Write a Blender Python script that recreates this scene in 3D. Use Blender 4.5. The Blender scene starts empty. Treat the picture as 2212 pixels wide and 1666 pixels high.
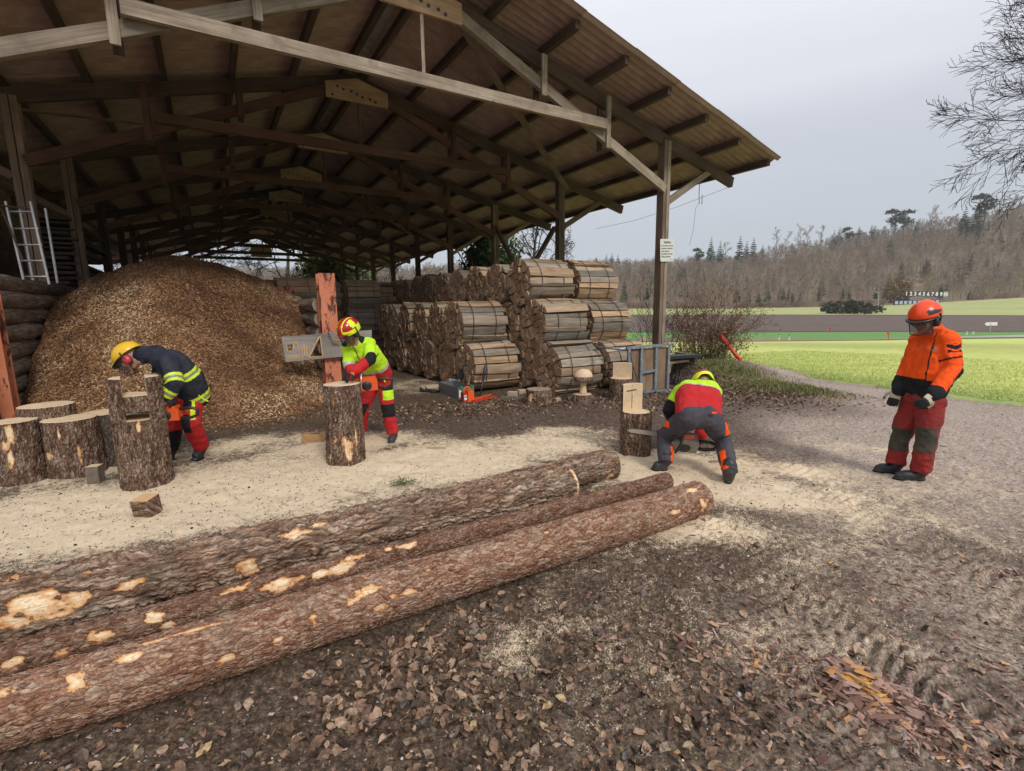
import bpy, bmesh, math, random
import numpy as np
from mathutils import Vector, Matrix
random.seed(7); RNG = np.random.default_rng(7)
scene = bpy.context.scene
COL = scene.collection
# ------------------------------------------------------------------ camera
CAM_F, CAM_PITCH, CAM_ROLL, CAM_H = 1051.3, .1587, -.0141, 1.72
_c, _s = math.cos(CAM_PITCH), math.sin(CAM_PITCH)
_R0 = np.array([1, 0, 0.]); _U0 = np.array([0, _s, _c]); FW = np.array([0, _c, -_s])
CR = _R0*math.cos(CAM_ROLL)+_U0*math.sin(CAM_ROLL)
CU = -_R0*math.sin(CAM_ROLL)+_U0*math.cos(CAM_ROLL)
cam_data = bpy.data.cameras.new("camera")
cam = bpy.data.objects.new("camera", cam_data); COL.objects.link(cam)
cam.matrix_world = Matrix(((CR[0], CU[0], -FW[0], 0), (CR[1], CU[1], -FW[1], 0), (CR[2], CU[2], -FW[2], CAM_H), (0, 0, 0, 1)))
cam_data.sensor_fit = 'HORIZONTAL'; cam_data.sensor_width = 36
cam_data.lens = 36*CAM_F/2212; cam_data.clip_start = .05; cam_data.clip_end = 6000
scene.camera = cam
scene.view_settings.view_transform = 'Standard'; scene.view_settings.look = 'None'
scene.view_settings.gamma = 1; scene.view_settings.use_curve_mapping = False
scene.view_settings.exposure = 0.45
scene.cycles.max_bounces = 6; scene.cycles.diffuse_bounces = 4; scene.cycles.transparent_max_bounces = 16
scene.cycles.use_denoising = True; scene.cycles.volume_bounces = 1; scene.cycles.volume_step_rate = 4
# ------------------------------------------------------------------ world: overcast sky
world = bpy.data.worlds.new("World"); scene.world = world; world.use_nodes = True
wn = world.node_tree; wn.nodes.clear()
def _wn(t, **k):
    n = wn.nodes.new(t)
    for a, b in k.items(): setattr(n, a, b)
    return n
SUN_EL, SUN_ROT = math.radians(42), math.radians(150)
sky = _wn('ShaderNodeTexSky', sky_type='NISHITA', sun_disc=False, sun_elevation=SUN_EL, sun_rotation=SUN_ROT, air_density=1.0, dust_density=2.0)
hs = _wn('ShaderNodeHueSaturation'); hs.inputs['Saturation'].default_value = .25
wn.links.new(sky.outputs[0], hs.inputs['Color'])
tc = _wn('ShaderNodeTexCoord'); sep = _wn('ShaderNodeSeparateXYZ'); wn.links.new(tc.outputs['Generated'], sep.inputs[0])
mp = _wn('ShaderNodeMapping'); mp.inputs['Scale'].default_value = (1.2, 1.2, 7.0); wn.links.new(tc.outputs['Generated'], mp.inputs[0])
nz = _wn('ShaderNodeTexNoise'); nz.inputs['Scale'].default_value = 1.6; nz.inputs['Detail'].default_value = 5; nz.inputs['Roughness'].default_value = .5
wn.links.new(mp.outputs[0], nz.inputs['Vector'])
ma = _wn('ShaderNodeMath', operation='MULTIPLY_ADD'); ma.inputs[1].default_value = .16; wn.links.new(nz.outputs[0], ma.inputs[0]); wn.links.new(sep.outputs['Z'], ma.inputs[2])
rp = _wn('ShaderNodeValToRGB'); wn.links.new(ma.outputs[0], rp.inputs[0])
el = rp.color_ramp.elements
el[0].position = .06; el[0].color = (.50, .545, .60, 1)
el[1].position = .62; el[1].color = (.87, .89, .96, 1)
for p_, c_ in ((.20, (.49, .535, .60, 1)), (.34, (.57, .60, .68, 1)), (.46, (.72, .745, .82, 1))):
    x_ = el.new(p_); x_.color = c_
ml = _wn('ShaderNodeVectorMath', operation='SCALE'); ml.inputs['Scale'].default_value = 8.0
wn.links.new(rp.outputs[0], ml.inputs[0])
mx = _wn('ShaderNodeMix', data_type='RGBA'); mx.inputs[0].default_value = .93
wn.links.new(hs.outputs[0], mx.inputs[6]); wn.links.new(ml.outputs[0], mx.inputs[7])
bg = _wn('ShaderNodeBackground'); bg.inputs['Strength'].default_value = .1
wn.links.new(mx.outputs[2], bg.inputs[0])
wo = _wn('ShaderNodeOutputWorld'); wn.links.new(bg.outputs[0], wo.inputs[0])
# ------------------------------------------------------------------ sun (overcast, very soft)
sd = bpy.data.lights.new("sun", 'SUN'); sd.energy = 1.5; sd.angle = math.radians(12); sd.color = (1, .965, .91)
sun = bpy.data.objects.new("sun", sd); COL.objects.link(sun)
# direction the light comes from
_az = SUN_ROT
_sv = Vector((math.sin(_az)*math.cos(SUN_EL), math.cos(_az)*math.cos(SUN_EL), math.sin(SUN_EL)))
sun.rotation_euler = _sv.to_track_quat('Z', 'Y').to_euler()
# ------------------------------------------------------------------ geometry helpers of the place
CPOS = np.array([0, 0, CAM_H])
def ray(px, py): return CR*(px-1106)/CAM_F+CU*(833-py)/CAM_F+FW
def G(px, py, z=0):
    q = ray(px, py); return CPOS+q*(z-CAM_H)/q[2]
def At(px, py, Y):
    q = ray(px, py); return CPOS+q*Y/q[1]
SHA = .5501; BAY = 4.2
SD = np.array([-math.sin(SHA), math.cos(SHA)]); SE = np.array([math.cos(SHA), math.sin(SHA)])
P0 = np.array([3.7364, 12.5666])
def SH(t, s, z=0.):
    q = P0+SE*t+SD*s; return Vector((q[0], q[1], z))
E3 = Vector((SE[0], SE[1], 0)); D3 = Vector((SD[0], SD[1], 0)); Z3 = Vector((0, 0, 1))
# ------------------------------------------------------------------ numpy noise
def _h(ix, iy, iz, seed):
    with np.errstate(over='ignore'):
        n = (ix.astype(np.int64)*374761393+iy.astype(np.int64)*668265263+iz.astype(np.int64)*2147483647+seed*1274126177) & 0xffffffff
        n = ((n ^ (n >> 13))*1274126177) & 0xffffffff
        n = ((n ^ (n >> 16))*2246822519) & 0xffffffff
        n = n ^ (n >> 15)
    return (n & 0xffffff)/float(0xffffff)
def vnoise(P, seed=0):
    P = np.asarray(P, float); i = np.floor(P).astype(np.int64); f = P-i; f = f*f*(3-2*f); r = 0
    for dx in (0, 1):
        for dy in (0, 1):
            for dz in (0, 1):
                w = (f[:, 0] if dx else 1-f[:, 0])*(f[:, 1] if dy else 1-f[:, 1])*(f[:, 2] if dz else 1-f[:, 2])
                r = r+w*_h(i[:, 0]+dx, i[:, 1]+dy, i[:, 2]+dz, seed)
    return r
def fbm(P, o=4, seed=0, g=.5):
    P = np.asarray(P, float); a = 1; t = 0; r = 0
    for k in range(o):
        r = r+a*vnoise(P*(2**k)+k*17.3, seed+k); t += a; a *= g
    return r/t
def worley(P, seed=0):
    P = np.asarray(P, float); i = np.floor(P).astype(np.int64); n = len(P)
    f1 = np.full(n, 9.); f2 = np.full(n, 9.); idv = np.zeros(n)
    for dx in (-1, 0, 1):
        for dy in (-1, 0, 1):
            for dz in (-1, 0, 1):
                a, b, c = i[:, 0]+dx, i[:, 1]+dy, i[:, 2]+dz
                q = np.stack([a+_h(a, b, c, seed), b+_h(a, b, c, seed+1), c+_h(a, b, c, seed+2)], 1)
                dd = np.sqrt(((q-P)**2).sum(1)); m = dd < f1
                f2 = np.where(m, f1, np.minimum(f2, dd)); idv = np.where(m, _h(a, b, c, seed+3), idv); f1 = np.where(m, dd, f1)
    return f1, f2, idv
def sst(a, b, x):
    t = np.clip((x-a)/(b-a), 0, 1); return t*t*(3-2*t)
# ------------------------------------------------------------------ object helpers
ORG = {}
def worg(o): return ORG.get(o.name, Vector((0, 0, 0)))
def link(o, parent=None, org=None):
    COL.objects.link(o)
    if parent is not None: o.parent = parent
    ORG[o.name] = org if org is not None else (worg(parent) if parent is not None else Vector((0, 0, 0)))
    return o
def thing(name, label, cat, loc=(0, 0, 0), group=None):
    o = bpy.data.objects.new(name, None); o.location = loc; o.empty_display_size = .2
    link(o, None, Vector(loc)); o['label'] = label; o['category'] = cat
    if group: o['group'] = group
    return o
def tag(o, label=None, cat=None, group=None, kind=None):
    if label: o['label'] = label
    if cat: o['category'] = cat
    if group: o['group'] = group
    if kind: o['kind'] = kind
    return o
def np_mesh(name, V, Fq, mats=(), mi=None, smooth=False, attrs=None, uv=None):
    """V (N,3); Fq (M,k) int array of equal-size faces, or a list of arrays"""
    if not isinstance(Fq, list): Fq = [Fq]
    Fq = [np.asarray(f, np.int32) for f in Fq if len(f)]
    me = bpy.data.meshes.new(name); V = np.asarray(V, np.float32)
    me.vertices.add(len(V)); me.vertices.foreach_set('co', V.ravel())
    idx = np.concatenate([f.ravel() for f in Fq]); tot = np.concatenate([np.full(len(f), f.shape[1], np.int32) for f in Fq])
    st = np.concatenate([[0], np.cumsum(tot)[:-1]]).astype(np.int32)
    me.loops.add(len(idx)); me.loops.foreach_set('vertex_index', idx.astype(np.int32))
    me.polygons.add(len(tot)); me.polygons.foreach_set('loop_start', st); me.polygons.foreach_set('loop_total', tot)
    if mi is not None: me.polygons.foreach_set('material_index', np.asarray(mi, np.int32))
    me.polygons.foreach_set('use_smooth', np.full(len(tot), smooth, bool))
    for m in mats: me.materials.append(m)
    if attrs:
        for k, v in attrs.items():
            v = np.asarray(v, np.float32)
            a = me.attributes.new(k, 'FLOAT', 'POINT'); a.data.foreach_set('value', v)
    if uv is not None:
        u = me.uv_layers.new(name='UVMap'); u.data.foreach_set('uv', np.asarray(uv, np.float32)[idx].ravel())
    me.update(calc_edges=True); me.validate()
    return me
def np_obj(name, me, parent=None, loc=None):
    o = bpy.data.objects.new(name, me)
    if loc is not None: o.location = loc
    return link(o, parent)
class MB:
    """collects shapes; build() links them as ONE mesh object"""
    def __init__(s): s.v = []; s.f = []; s.uv = []; s.m = []
    def add(s, vs, fs, uvs=None, m=0):
        b = len(s.v); s.v += [tuple(x) for x in vs]
        s.uv += list(uvs) if uvs is not None else [(x[0], x[1]) for x in vs]
        for f in fs: s.f.append(tuple(b+i for i in f)); s.m.append(m)
    def beam(s, p0, p1, w, h, up=Z3, m=0, taper=1., seg=1):
        """bar from p0 to p1; w across, h along 'up'"""
        p0 = Vector(p0); p1 = Vector(p1); d = (p1-p0); L = d.length; d.normalize(); up = Vector(up)
        x = d.cross(up)
        if x.length < 1e-4: x = d.cross(Vector((1, 0, 0)))
        x.normalize(); y = x.cross(d).normalized(); o = random.uniform(0, 9); vs = []; uv = []; fs = []
        cs = [(-1, -1), (1, -1), (1, 1), (-1, 1)]
        # four sides with own vertices so that uv stays metric
        for k in range(4):
            a, b = cs[k], cs[(k+1) % 4]; sz = w if k in (0, 2) else h; b0 = len(vs)
            for i in range(seg+1):
                q = p0+d*(L*i/seg); tt = 1+(taper-1)*i/seg
                for c_, vv in ((a, 0), (b, sz)):
                    vs.append(q+x*(c_[0]*w/2*tt)+y*(c_[1]*h/2*tt)); uv.append((o+L*i/seg, o+k*.37+vv))
            for i in range(seg): j = b0+2*i; fs.append((j, j+1, j+3, j+2))
        for q, tt, fl in ((p0, 1, 1), (p1, taper, 0)):
            b0 = len(vs)
            for c_ in cs: vs.append(q+x*(c_[0]*w/2*tt)+y*(c_[1]*h/2*tt)); uv.append((o+c_[0]*.03, o+c_[1]*.03))
            fs.append((b0+3, b0+2, b0+1, b0) if not fl else (b0, b0+1, b0+2, b0+3))
        fs = [f[::-1] for f in fs]
        s.add(vs, fs, uv, m); return s
    def box(s, c, dx, dy, dz, ax=None, m=0):
        ax = ax or (Vector((1, 0, 0)), Vector((0, 1, 0)), Vector((0, 0, 1))); c = Vector(c)
        return s.beam(c-ax[0]*dx/2, c+ax[0]*dx/2, dy, dz, ax[2], m)
    def tube(s, pts, rad, n=8, m=0, caps=True, round_=False):
        pts = [Vector(p) for p in pts]
        if not hasattr(rad, '__len__'): rad = [rad]*len(pts)
        rad = list(rad)
        if round_:
            a = (pts[0]-pts[1]).normalized(); b = (pts[-1]-pts[-2]).normalized(); r0, r1 = rad[0], rad[-1]
            pre = [(pts[0]+a*r0*math.sin(q), r0*math.cos(q)) for q in (1.45, 1.05, .55)]; post = [(pts[-1]+b*r1*math.sin(q), r1*math.cos(q)) for q in (.55, 1.05, 1.45)]
            pts = [p for p, _ in pre]+pts+[p for p, _ in post]; rad = [q for _, q in pre]+rad+[q for _, q in post]
        vs = []; uv = []; fs = []; L = 0; ref = None
        for i, p in enumerate(pts):
            t = (pts[min(i+1, len(pts)-1)]-pts[max(i-1, 0)])
            if t.length < 1e-9: t = Vector((0, 0, 1))
            t.normalize()
            if i: L += (p-pts[i-1]).length
            if ref is None: ref = t.orthogonal().normalized()
            x = (ref-t*ref.dot(t))
            x = x.normalized() if x.length > 1e-5 else t.orthogonal().normalized()
            ref = x; y = t.cross(x)
            for k in range(n):
                a = 2*math.pi*k/n; vs.append(p+(x*math.cos(a)+y*math.sin(a))*rad[i]); uv.append((L, rad[i]*a))
        for i in range(len(pts)-1):
            for k in range(n):
                fs.append((i*n+k, i*n+(k+1) % n, (i+1)*n+(k+1) % n, (i+1)*n+k))
        if caps: fs.append(tuple(range(n))[::-1]); fs.append(tuple((len(pts)-1)*n+k for k in range(n)))
        s.add(vs, fs, uv, m); return s
    def ell(s, c, rx, ry, rz, M=None, nu=16, nv=10, m=0):
        c = Vector(c); vs = []; fs = []
        for i in range(nv+1):
            a = math.pi*i/nv
            for k in range(nu):
                b = 2*math.pi*k/nu; q = Vector((rx*math.sin(a)*math.cos(b), ry*math.sin(a)*math.sin(b), rz*math.cos(a)))
                vs.append(c+(M @ q if M else q))
        for i in range(nv):
            for k in range(nu): fs.append((i*nu+k, (i+1)*nu+k, (i+1)*nu+(k+1) % nu, i*nu+(k+1) % nu))
        s.add(vs, fs, None, m); return s
    def prism(s, poly, z0, z1, M=None, m=0, mt=None):
        n = len(poly); vs = [Vector((x, y, z0)) for x, y in poly]+[Vector((x, y, z1)) for x, y in poly]
        if M is not None: vs = [M @ v for v in vs]
        ar = sum(poly[i][0]*poly[(i+1) % n][1]-poly[(i+1) % n][0]*poly[i][1] for i in range(n))
        fs = [(i, (i+1) % n, n+(i+1) % n, n+i) for i in range(n)]
        cp = [tuple(range(n))[::-1], tuple(range(n, 2*n))]
        if ar < 0: fs = [f[::-1] for f in fs]; cp = [f[::-1] for f in cp]
        uv = [(x, z0) for x, y in poly]+[(x, z1) for x, y in poly]
        s.add(vs, fs, uv, m); b = len(s.v)-2*n
        for f in cp: s.f.append(tuple(b+i for i in f)); s.m.append(m if mt is None else mt)
        return s
    def build(s, name, mat, parent=None, smooth=False, bevel=0, org=None):
        o0 = worg(parent) if parent is not None else (Vector(org) if org is not None else Vector((0, 0, 0)))
        me = bpy.data.meshes.new(name)
        me.from_pydata([(x-o0[0], y-o0[1], z-o0[2]) for x, y, z in s.v], [], s.f)
        for q in (mat if isinstance(mat, (list, tuple)) else [mat]): me.materials.append(q)
        me.polygons.foreach_set('material_index', s.m); me.polygons.foreach_set('use_smooth', [smooth]*len(s.f))
        u = me.uv_layers.new(name='UVMap'); li = np.empty(len(me.loops), np.int32); me.loops.foreach_get('vertex_index', li)
        u.data.foreach_set('uv', np.array(s.uv, np.float32)[li].ravel()); me.update()
        o = bpy.data.objects.new(name, me)
        if parent is None and org is not None: o.location = org
        link(o, parent, o0)
        if bevel:
            b = o.modifiers.new('bevel', 'BEVEL'); b.width = bevel; b.segments = 2; b.limit_method = 'ANGLE'
        return o
def copy_thing(o, loc=None, rz=None, parent=None, label=None, cat=None):
    c = o.copy(); COL.objects.link(c); c.parent = parent
    if loc is not None: c.location = loc
    if rz is not None: c.rotation_euler = rz if hasattr(rz, '__len__') else (0, 0, rz)
    if label: c['label'] = label
    ORG[c.name] = Vector(c.location)
    for ch in o.children: copy_thing(ch, None, None, c)
    return c
def frame(x, up=Z3):
    """matrix columns: x forward, y left, z up-ish"""
    x = Vector(x).normalized(); y = Vector(up).cross(x)
    if y.length < 1e-4: y = Vector((0, 1, 0))
    y.normalize(); z = x.cross(y)
    return Matrix(((x.x, y.x, z.x), (x.y, y.y, z.y), (x.z, y.z, z.z)))
# ------------------------------------------------------------------ materials
class NT:
    def __init__(s, name, rough=.8, spec=.3):
        s.m = bpy.data.materials.new(name); s.m.use_nodes = True; s.t = s.m.node_tree; s.t.nodes.clear()
        s.out = s.n('ShaderNodeOutputMaterial'); s.b = s.n('ShaderNodeBsdfPrincipled'); s.l(s.b.outputs[0], s.out.inputs[0])
        s.b.inputs['Roughness'].default_value = rough; s.b.inputs['Specular IOR Level'].default_value = spec
    def n(s, t, **k):
        x = s.t.nodes.new(t)
        for a, b in k.items(): setattr(x, a, b)
        return x
    def l(s, a, b): s.t.links.new(a, b)
    def co(s, kind='Object', scale=(1, 1, 1), loc=(0, 0, 0), rot=(0, 0, 0)):
        t = s.n('ShaderNodeTexCoord'); m = s.n('ShaderNodeMapping'); m.inputs['Scale'].default_value = scale
        m.inputs['Location'].default_value = loc; m.inputs['Rotation'].default_value = rot
        s.l(t.outputs[kind], m.inputs[0]); return m.outputs[0]
    def noise(s, v, sc=5, det=5, ro=.55, dist=0):
        x = s.n('ShaderNodeTexNoise'); s.l(v, x.inputs['Vector'])
        x.inputs['Scale'].default_value = sc; x.inputs['Detail'].default_value = det; x.inputs['Roughness'].default_value = ro; x.inputs['Distortion'].default_value = dist
        return x.outputs['Fac']
    def vor(s, v, sc=5, feat='F1', out='Distance', rnd=1):
        x = s.n('ShaderNodeTexVoronoi', feature=feat); s.l(v, x.inputs['Vector']); x.inputs['Scale'].default_value = sc; x.inputs['Randomness'].default_value = rnd
        return x.outputs[out]
    def ramp(s, f, stops, interp='LINEAR'):
        x = s.n('ShaderNodeValToRGB'); x.color_ramp.interpolation = interp; e = x.color_ramp.elements
        e[0].position, e[0].color = stops[0][0], s.c(stops[0][1]); e[1].position, e[1].color = stops[-1][0], s.c(stops[-1][1])
        for p, c in stops[1:-1]: y = e.new(p); y.color = s.c(c)
        s.l(f, x.inputs[0]); return x.outputs[0]
    @staticmethod
    def c(c): return (c, c, c, 1) if not hasattr(c, '__len__') else (*c[:3], 1)
    def val(s, x, inp):
        if hasattr(x, 'is_output') or hasattr(x, 'links'): s.l(x, inp)
        elif hasattr(x, '__len__'): inp.default_value = s.c(x)
        elif inp.type == 'RGBA': inp.default_value = s.c(x)
        else: inp.default_value = x
    def mix(s, f, a, b, mode='MIX'):
        x = s.n('ShaderNodeMix', data_type='RGBA', blend_type=mode); s.val(f, x.inputs[0]); s.val(a, x.inputs[6]); s.val(b, x.inputs[7]); return x.outputs[2]
    def math(s, op, a, b=0, clamp=False):
        x = s.n('ShaderNodeMath', operation=op, use_clamp=clamp); s.val(a, x.inputs[0]); s.val(b, x.inputs[1]); return x.outputs[0]
    def attr(s, n): x = s.n('ShaderNodeAttribute'); x.attribute_name = n; return x.outputs['Fac']
    def rnd(s): return s.n('ShaderNodeObjectInfo').outputs['Random']
    def bump(s, h, st=.4, dist=.01):
        x = s.n('ShaderNodeBump'); x.inputs['Strength'].default_value = st; x.inputs['Distance'].default_value = dist
        s.l(h, x.inputs['Height']); s.l(x.outputs[0], s.b.inputs['Normal'])
    def col(s, c): s.val(c, s.b.inputs['Base Color'])
    def rough(s, c): s.val(c, s.b.inputs['Roughness'])
def plain(name, c, rough=.7, spec=.3, var=.25, sc=6, bump=.15, metal=0, bs=60, dirt=None, dsc=3, damt=.45):
    t = NT(name, rough, spec); v = t.co('Object')
    a = tuple(x*(1-var) for x in c); b = tuple(min(1, x*(1+var)) for x in c)
    col = t.ramp(t.noise(v, sc, 5), [(.3, a), (.7, b)])
    if dirt: col = t.mix(t.math('MULTIPLY', t.ramp(t.noise(v, dsc, 6, .65), [(.5, 0), (.68, 1)]), damt), col, dirt)
    t.col(col); t.b.inputs['Metallic'].default_value = metal
    if bump: t.bump(t.noise(v, bs, 4), bump, .004)
    return t.m
def woodmat(name, stops, su=1.2, sv=26, rough=.8, bump=.35, blot=None, rv=.25, knots=True):
    """uses metric uv: u along the grain"""
    t = NT(name, rough, .2); v = t.co('UV', (su, sv, 1)); r = t.rnd()
    o = t.n('ShaderNodeVectorMath', operation='ADD'); cx = t.n('ShaderNodeCombineXYZ'); t.l(t.math('MULTIPLY', r, 40), cx.inputs[0]); t.l(t.math('MULTIPLY', r, 23), cx.inputs[1])
    t.l(v, o.inputs[0]); t.l(cx.outputs[0], o.inputs[1]); v = o.outputs[0]
    g = t.noise(v, 1.0, 6, .6, .6)
    col = t.ramp(g, stops)
    u = t.co('UV', (1, 1, 1)); b = t.noise(u, 1.3, 4)
    col = t.mix(t.ramp(b, [(.35, .0), (.7, .55)]), col, tuple(x*.55 for x in stops[0][1]))
    if blot: col = t.mix(t.ramp(t.noise(u, 3.1, 5, .6), [(.52, 0), (.66, .8)]), col, blot)
    if knots:
        k = t.vor(t.co('UV', (1.6, 5, 1)), 1.0)
        col = t.mix(t.ramp(k, [(.03, .75), (.075, 0)]), col, tuple(x*.35 for x in stops[0][1]))
    h = t.n('ShaderNodeHueSaturation'); t.l(col, h.inputs['Color']); t.l(t.math('MULTIPLY_ADD', r, 2*rv), h.inputs['Value'])
    h.inputs['Value'].links[0].from_node.inputs[2].default_value = 1-rv
    t.col(h.outputs[0]); t.bump(g, bump, .004); return t.m
M = {}
M['timber'] = woodmat('timber', [(.25, (.13, .086, .058)), (.55, (.235, .168, .122)), (.8, (.33, .255, .195))])
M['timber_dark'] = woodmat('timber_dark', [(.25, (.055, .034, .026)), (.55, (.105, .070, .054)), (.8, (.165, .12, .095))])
M['timber_light'] = woodmat('timber_light', [(.25, (.17, .125, .09)), (.5, (.34, .275, .21)), (.8, (.48, .405, .32))], 1.0, 30, bump=.6, blot=(.19, .15, .115))
M['timber_red'] = woodmat('timber_red', [(.25, (.085, .04, .026)), (.6, (.15, .08, .055)), (.8, (.2, .12, .085))])
M['gusset'] = woodmat('gusset', [(.25, (.34, .20, .12)), (.55, (.50, .33, .21)), (.8, (.60, .44, .31))])
M['steel_dark'] = plain('steel_dark', (.035, .035, .035), .5, .5)
M['galv'] = plain('galvanised', (.27, .31, .35), .5, .5, .3, 14, .1, metal=.6, dirt=(.16, .17, .18), dsc=6)
M['alu'] = plain('aluminium', (.5, .5, .5), .4, .5, .15, metal=.7)
M['black'] = plain('black_rubber', (.018, .018, .02), .6, .4)
M['strap'] = plain('strap', (.012, .013, .015), .45, .5)
# ================================================================== TERRAIN
def _ctrl(px, rows):
    return np.array([[Y, At(px, y, Y)[2]] for Y, y in rows])
_far = {.0: _ctrl(1106, [(55, 741), (66, 732), (82, 719), (165, 682), (250, 668), (300, 650), (520, 598)]),
        .43: _ctrl(1560, [(55, 740), (66, 731), (82, 719), (165, 681), (250, 668), (300, 655), (520, 582)]),
        .73: _ctrl(1850, [(55, 738), (66, 729), (82, 718), (165, 682), (250, 663), (300, 645), (520, 522)]),
        1.04: _ctrl(2212, [(55, 733), (66, 724), (82, 718), (165, 683), (250, 644), (300, 628), (520, 462)]),
        2.4: _ctrl(2212, [(55, 733), (66, 724), (82, 718), (165, 683), (250, 644), (300, 628), (520, 430)])}
_us = np.array(sorted(_far)); _Ys = np.array([-60, 14, 55, 66, 82, 165, 250, 300, 520, 900])
_tab = np.array([[0, 0]+[z for _, z in _far[u]]+[_far[u][-1][1]+10] for u in _us])
def zfar(X, Y):
    X = np.asarray(X, float); Y = np.asarray(Y, float); u = np.clip(X/np.maximum(Y, 8), 0, 2.39)
    iu = np.clip(np.searchsorted(_us, u)-1, 0, len(_us)-2); fu = np.clip((u-_us[iu])/(_us[iu+1]-_us[iu]), 0, 1)
    iy = np.clip(np.searchsorted(_Ys, Y)-1, 0, len(_Ys)-2); fy = np.clip((Y-_Ys[iy])/(_Ys[iy+1]-_Ys[iy]), 0, 1); fy = np.where(iy == 1, fy**1.35, fy)
    T = _tab
    return (T[iu, iy]*(1-fu)+T[iu+1, iy]*fu)*(1-fy)+(T[iu, iy+1]*(1-fu)+T[iu+1, iy+1]*fu)*fy
# grassy mound beside the last post
_md = [(*G(1540, 812)[:2], 1.1, .24), (*G(1660, 850)[:2], 1.0, .16), (*G(1470, 820)[:2], .9, .14), (*G(1600, 805)[:2], 1.0, .2)]
def mound(X, Y):
    z = 0
    for a, b, r, h in _md: z = z+h*np.exp(-(((X-a)**2+(Y-b)**2)/(r*r)))
    return z
def zyard(X, Y):
    P = np.stack([X, Y, 0*X], 1)
    return .05*(fbm(P*.7, 3, 3)-.5)+mound(X, Y)
def ground_z(x, y): return float(zyard(np.array([x]), np.array([y]))[0])
def blobs(X, Y, L, k=1.0):
    m = 0*X
    for (px, py, rx, ry, w, rot) in L:
        c = G(px, py); a = math.radians(rot); dx = X-c[0]; dy = Y-c[1]
        u = (dx*math.cos(a)+dy*math.sin(a))/rx; v = (-dx*math.sin(a)+dy*math.cos(a))/ry
        m = np.maximum(m, w*np.clip(1.35-np.sqrt(u*u+v*v), 0, 1))
    return np.clip(m, 0, 1)
DUST = [(1600, 1130, 2.3, 1.4, .44, 0), (1900, 1040, 2.4, 1.4, .28, 0), (1500, 1330, 1.6, .9, .24, 0), (1250, 1250, 1.2, .6, .22, 20), (150, 1120, 2.0, 1.0, 1, 25), (560, 1050, 2.0, 1.1, 1, 25), (900, 1010, 1.7, .9, 1, 20), (1180, 960, 1.1, .8, .85, 20), (1380, 1010, .9, .7, .9, 0),
        (1520, 1010, 1.0, .7, .95, 20), (1600, 1060, 1.1, .7, .8, -20), (1560, 1150, .75, .4, .75, -15), (1700, 1010, .9, .45, .6, -10), (60, 1010, 1.5, 1.0, .9, 20),
        (760, 960, 1.3, .6, .8, 20), (900, 830, 1.3, 1.6, .5, 120), (560, 960, 1.2, .6, .6, 20), (1330, 1170, 1.2, .3, .42, 25), (1800, 1120, .7, .5, .45, 0), (1700, 1200, .9, .4, .3, 0), (1800, 970, 1.6, .7, .3, 0)]
MULCH = [(1080, 905, 2.0, .75, 1, 20), (1400, 890, 2.2, 1.0, 1, 15), (1650, 870, 1.6, .8, 1, -40), (900, 945, .8, .4, .8, 20), (520, 950, .8, .35, .5, 20), (1720, 850, 1.2, .5, 1, -40)]
LEAFY = [(700, 1560, 1.5, .6, 1, 10), (1050, 1500, 1.0, .7, 1, 20), (300, 1640, 1, .5, 1, 10), (1500, 1640, 1.0, .4, .7, 0), (900, 1400, .9, .5, .7, 25)]
TRACK = G(1500, 1180), G(1500, 1500)
def ground_masks(X, Y):
    P = np.stack([X, Y, 0*X], 1)
    n = fbm(P*1.3, 4, 11); n2 = fbm(P*5, 4, 12)
    dust = blobs(X, Y, DUST); dust = np.clip(dust*1.15-.1+(n-.5)*.7+(n2-.5)*.5*(dust > .02), 0, 1)*(dust > .01)
    mul = blobs(X, Y, MULCH); mul = np.clip(mul+(n-.5)*.8*(mul > .01), 0, 1)
    # soft dark soil under the foot of the picture, harder gravelly surface to the right
    q = (X*.55-Y*.25)+.6*(n-.5)
    soil = 1-sst(-.35, .75, q)
    return dust, mul, soil, n, n2
# fan shaped fine ground patch
rows = [.9]
while rows[-1] < 15.5: rows.append(rows[-1]*1.0068+.0015)
rows = np.array(rows); cols = np.linspace(-1.32, 1.35, 620)
GX = (cols[None, :]*(rows[:, None]+.6)).ravel(); GY = np.repeat(rows, len(cols))
P = np.stack([GX, GY, 0*GX], 1)
dust, mul, soil, n1_, n2_ = ground_masks(GX, GY)
GZ = zyard(GX, GY)
near = 1-sst(5, 12, GY)
GZ += near*(.045*(fbm(P*5, 3, 21)-.5)+.034*(fbm(P*20, 3, 22)-.5)*(1-.5*dust)+.010*(fbm(P*70, 2, 23)-.5)*(1-.6*dust))
# clods and crumbs of soil
f1, f2, idv = worley(P*np.array([16, 16, 1])+.3*fbm(P*9, 2, 5)[:, None], 3)
GZ += near*.022*np.clip(.5-f1, 0, 1)*(idv > .5)*(1-dust)
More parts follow.
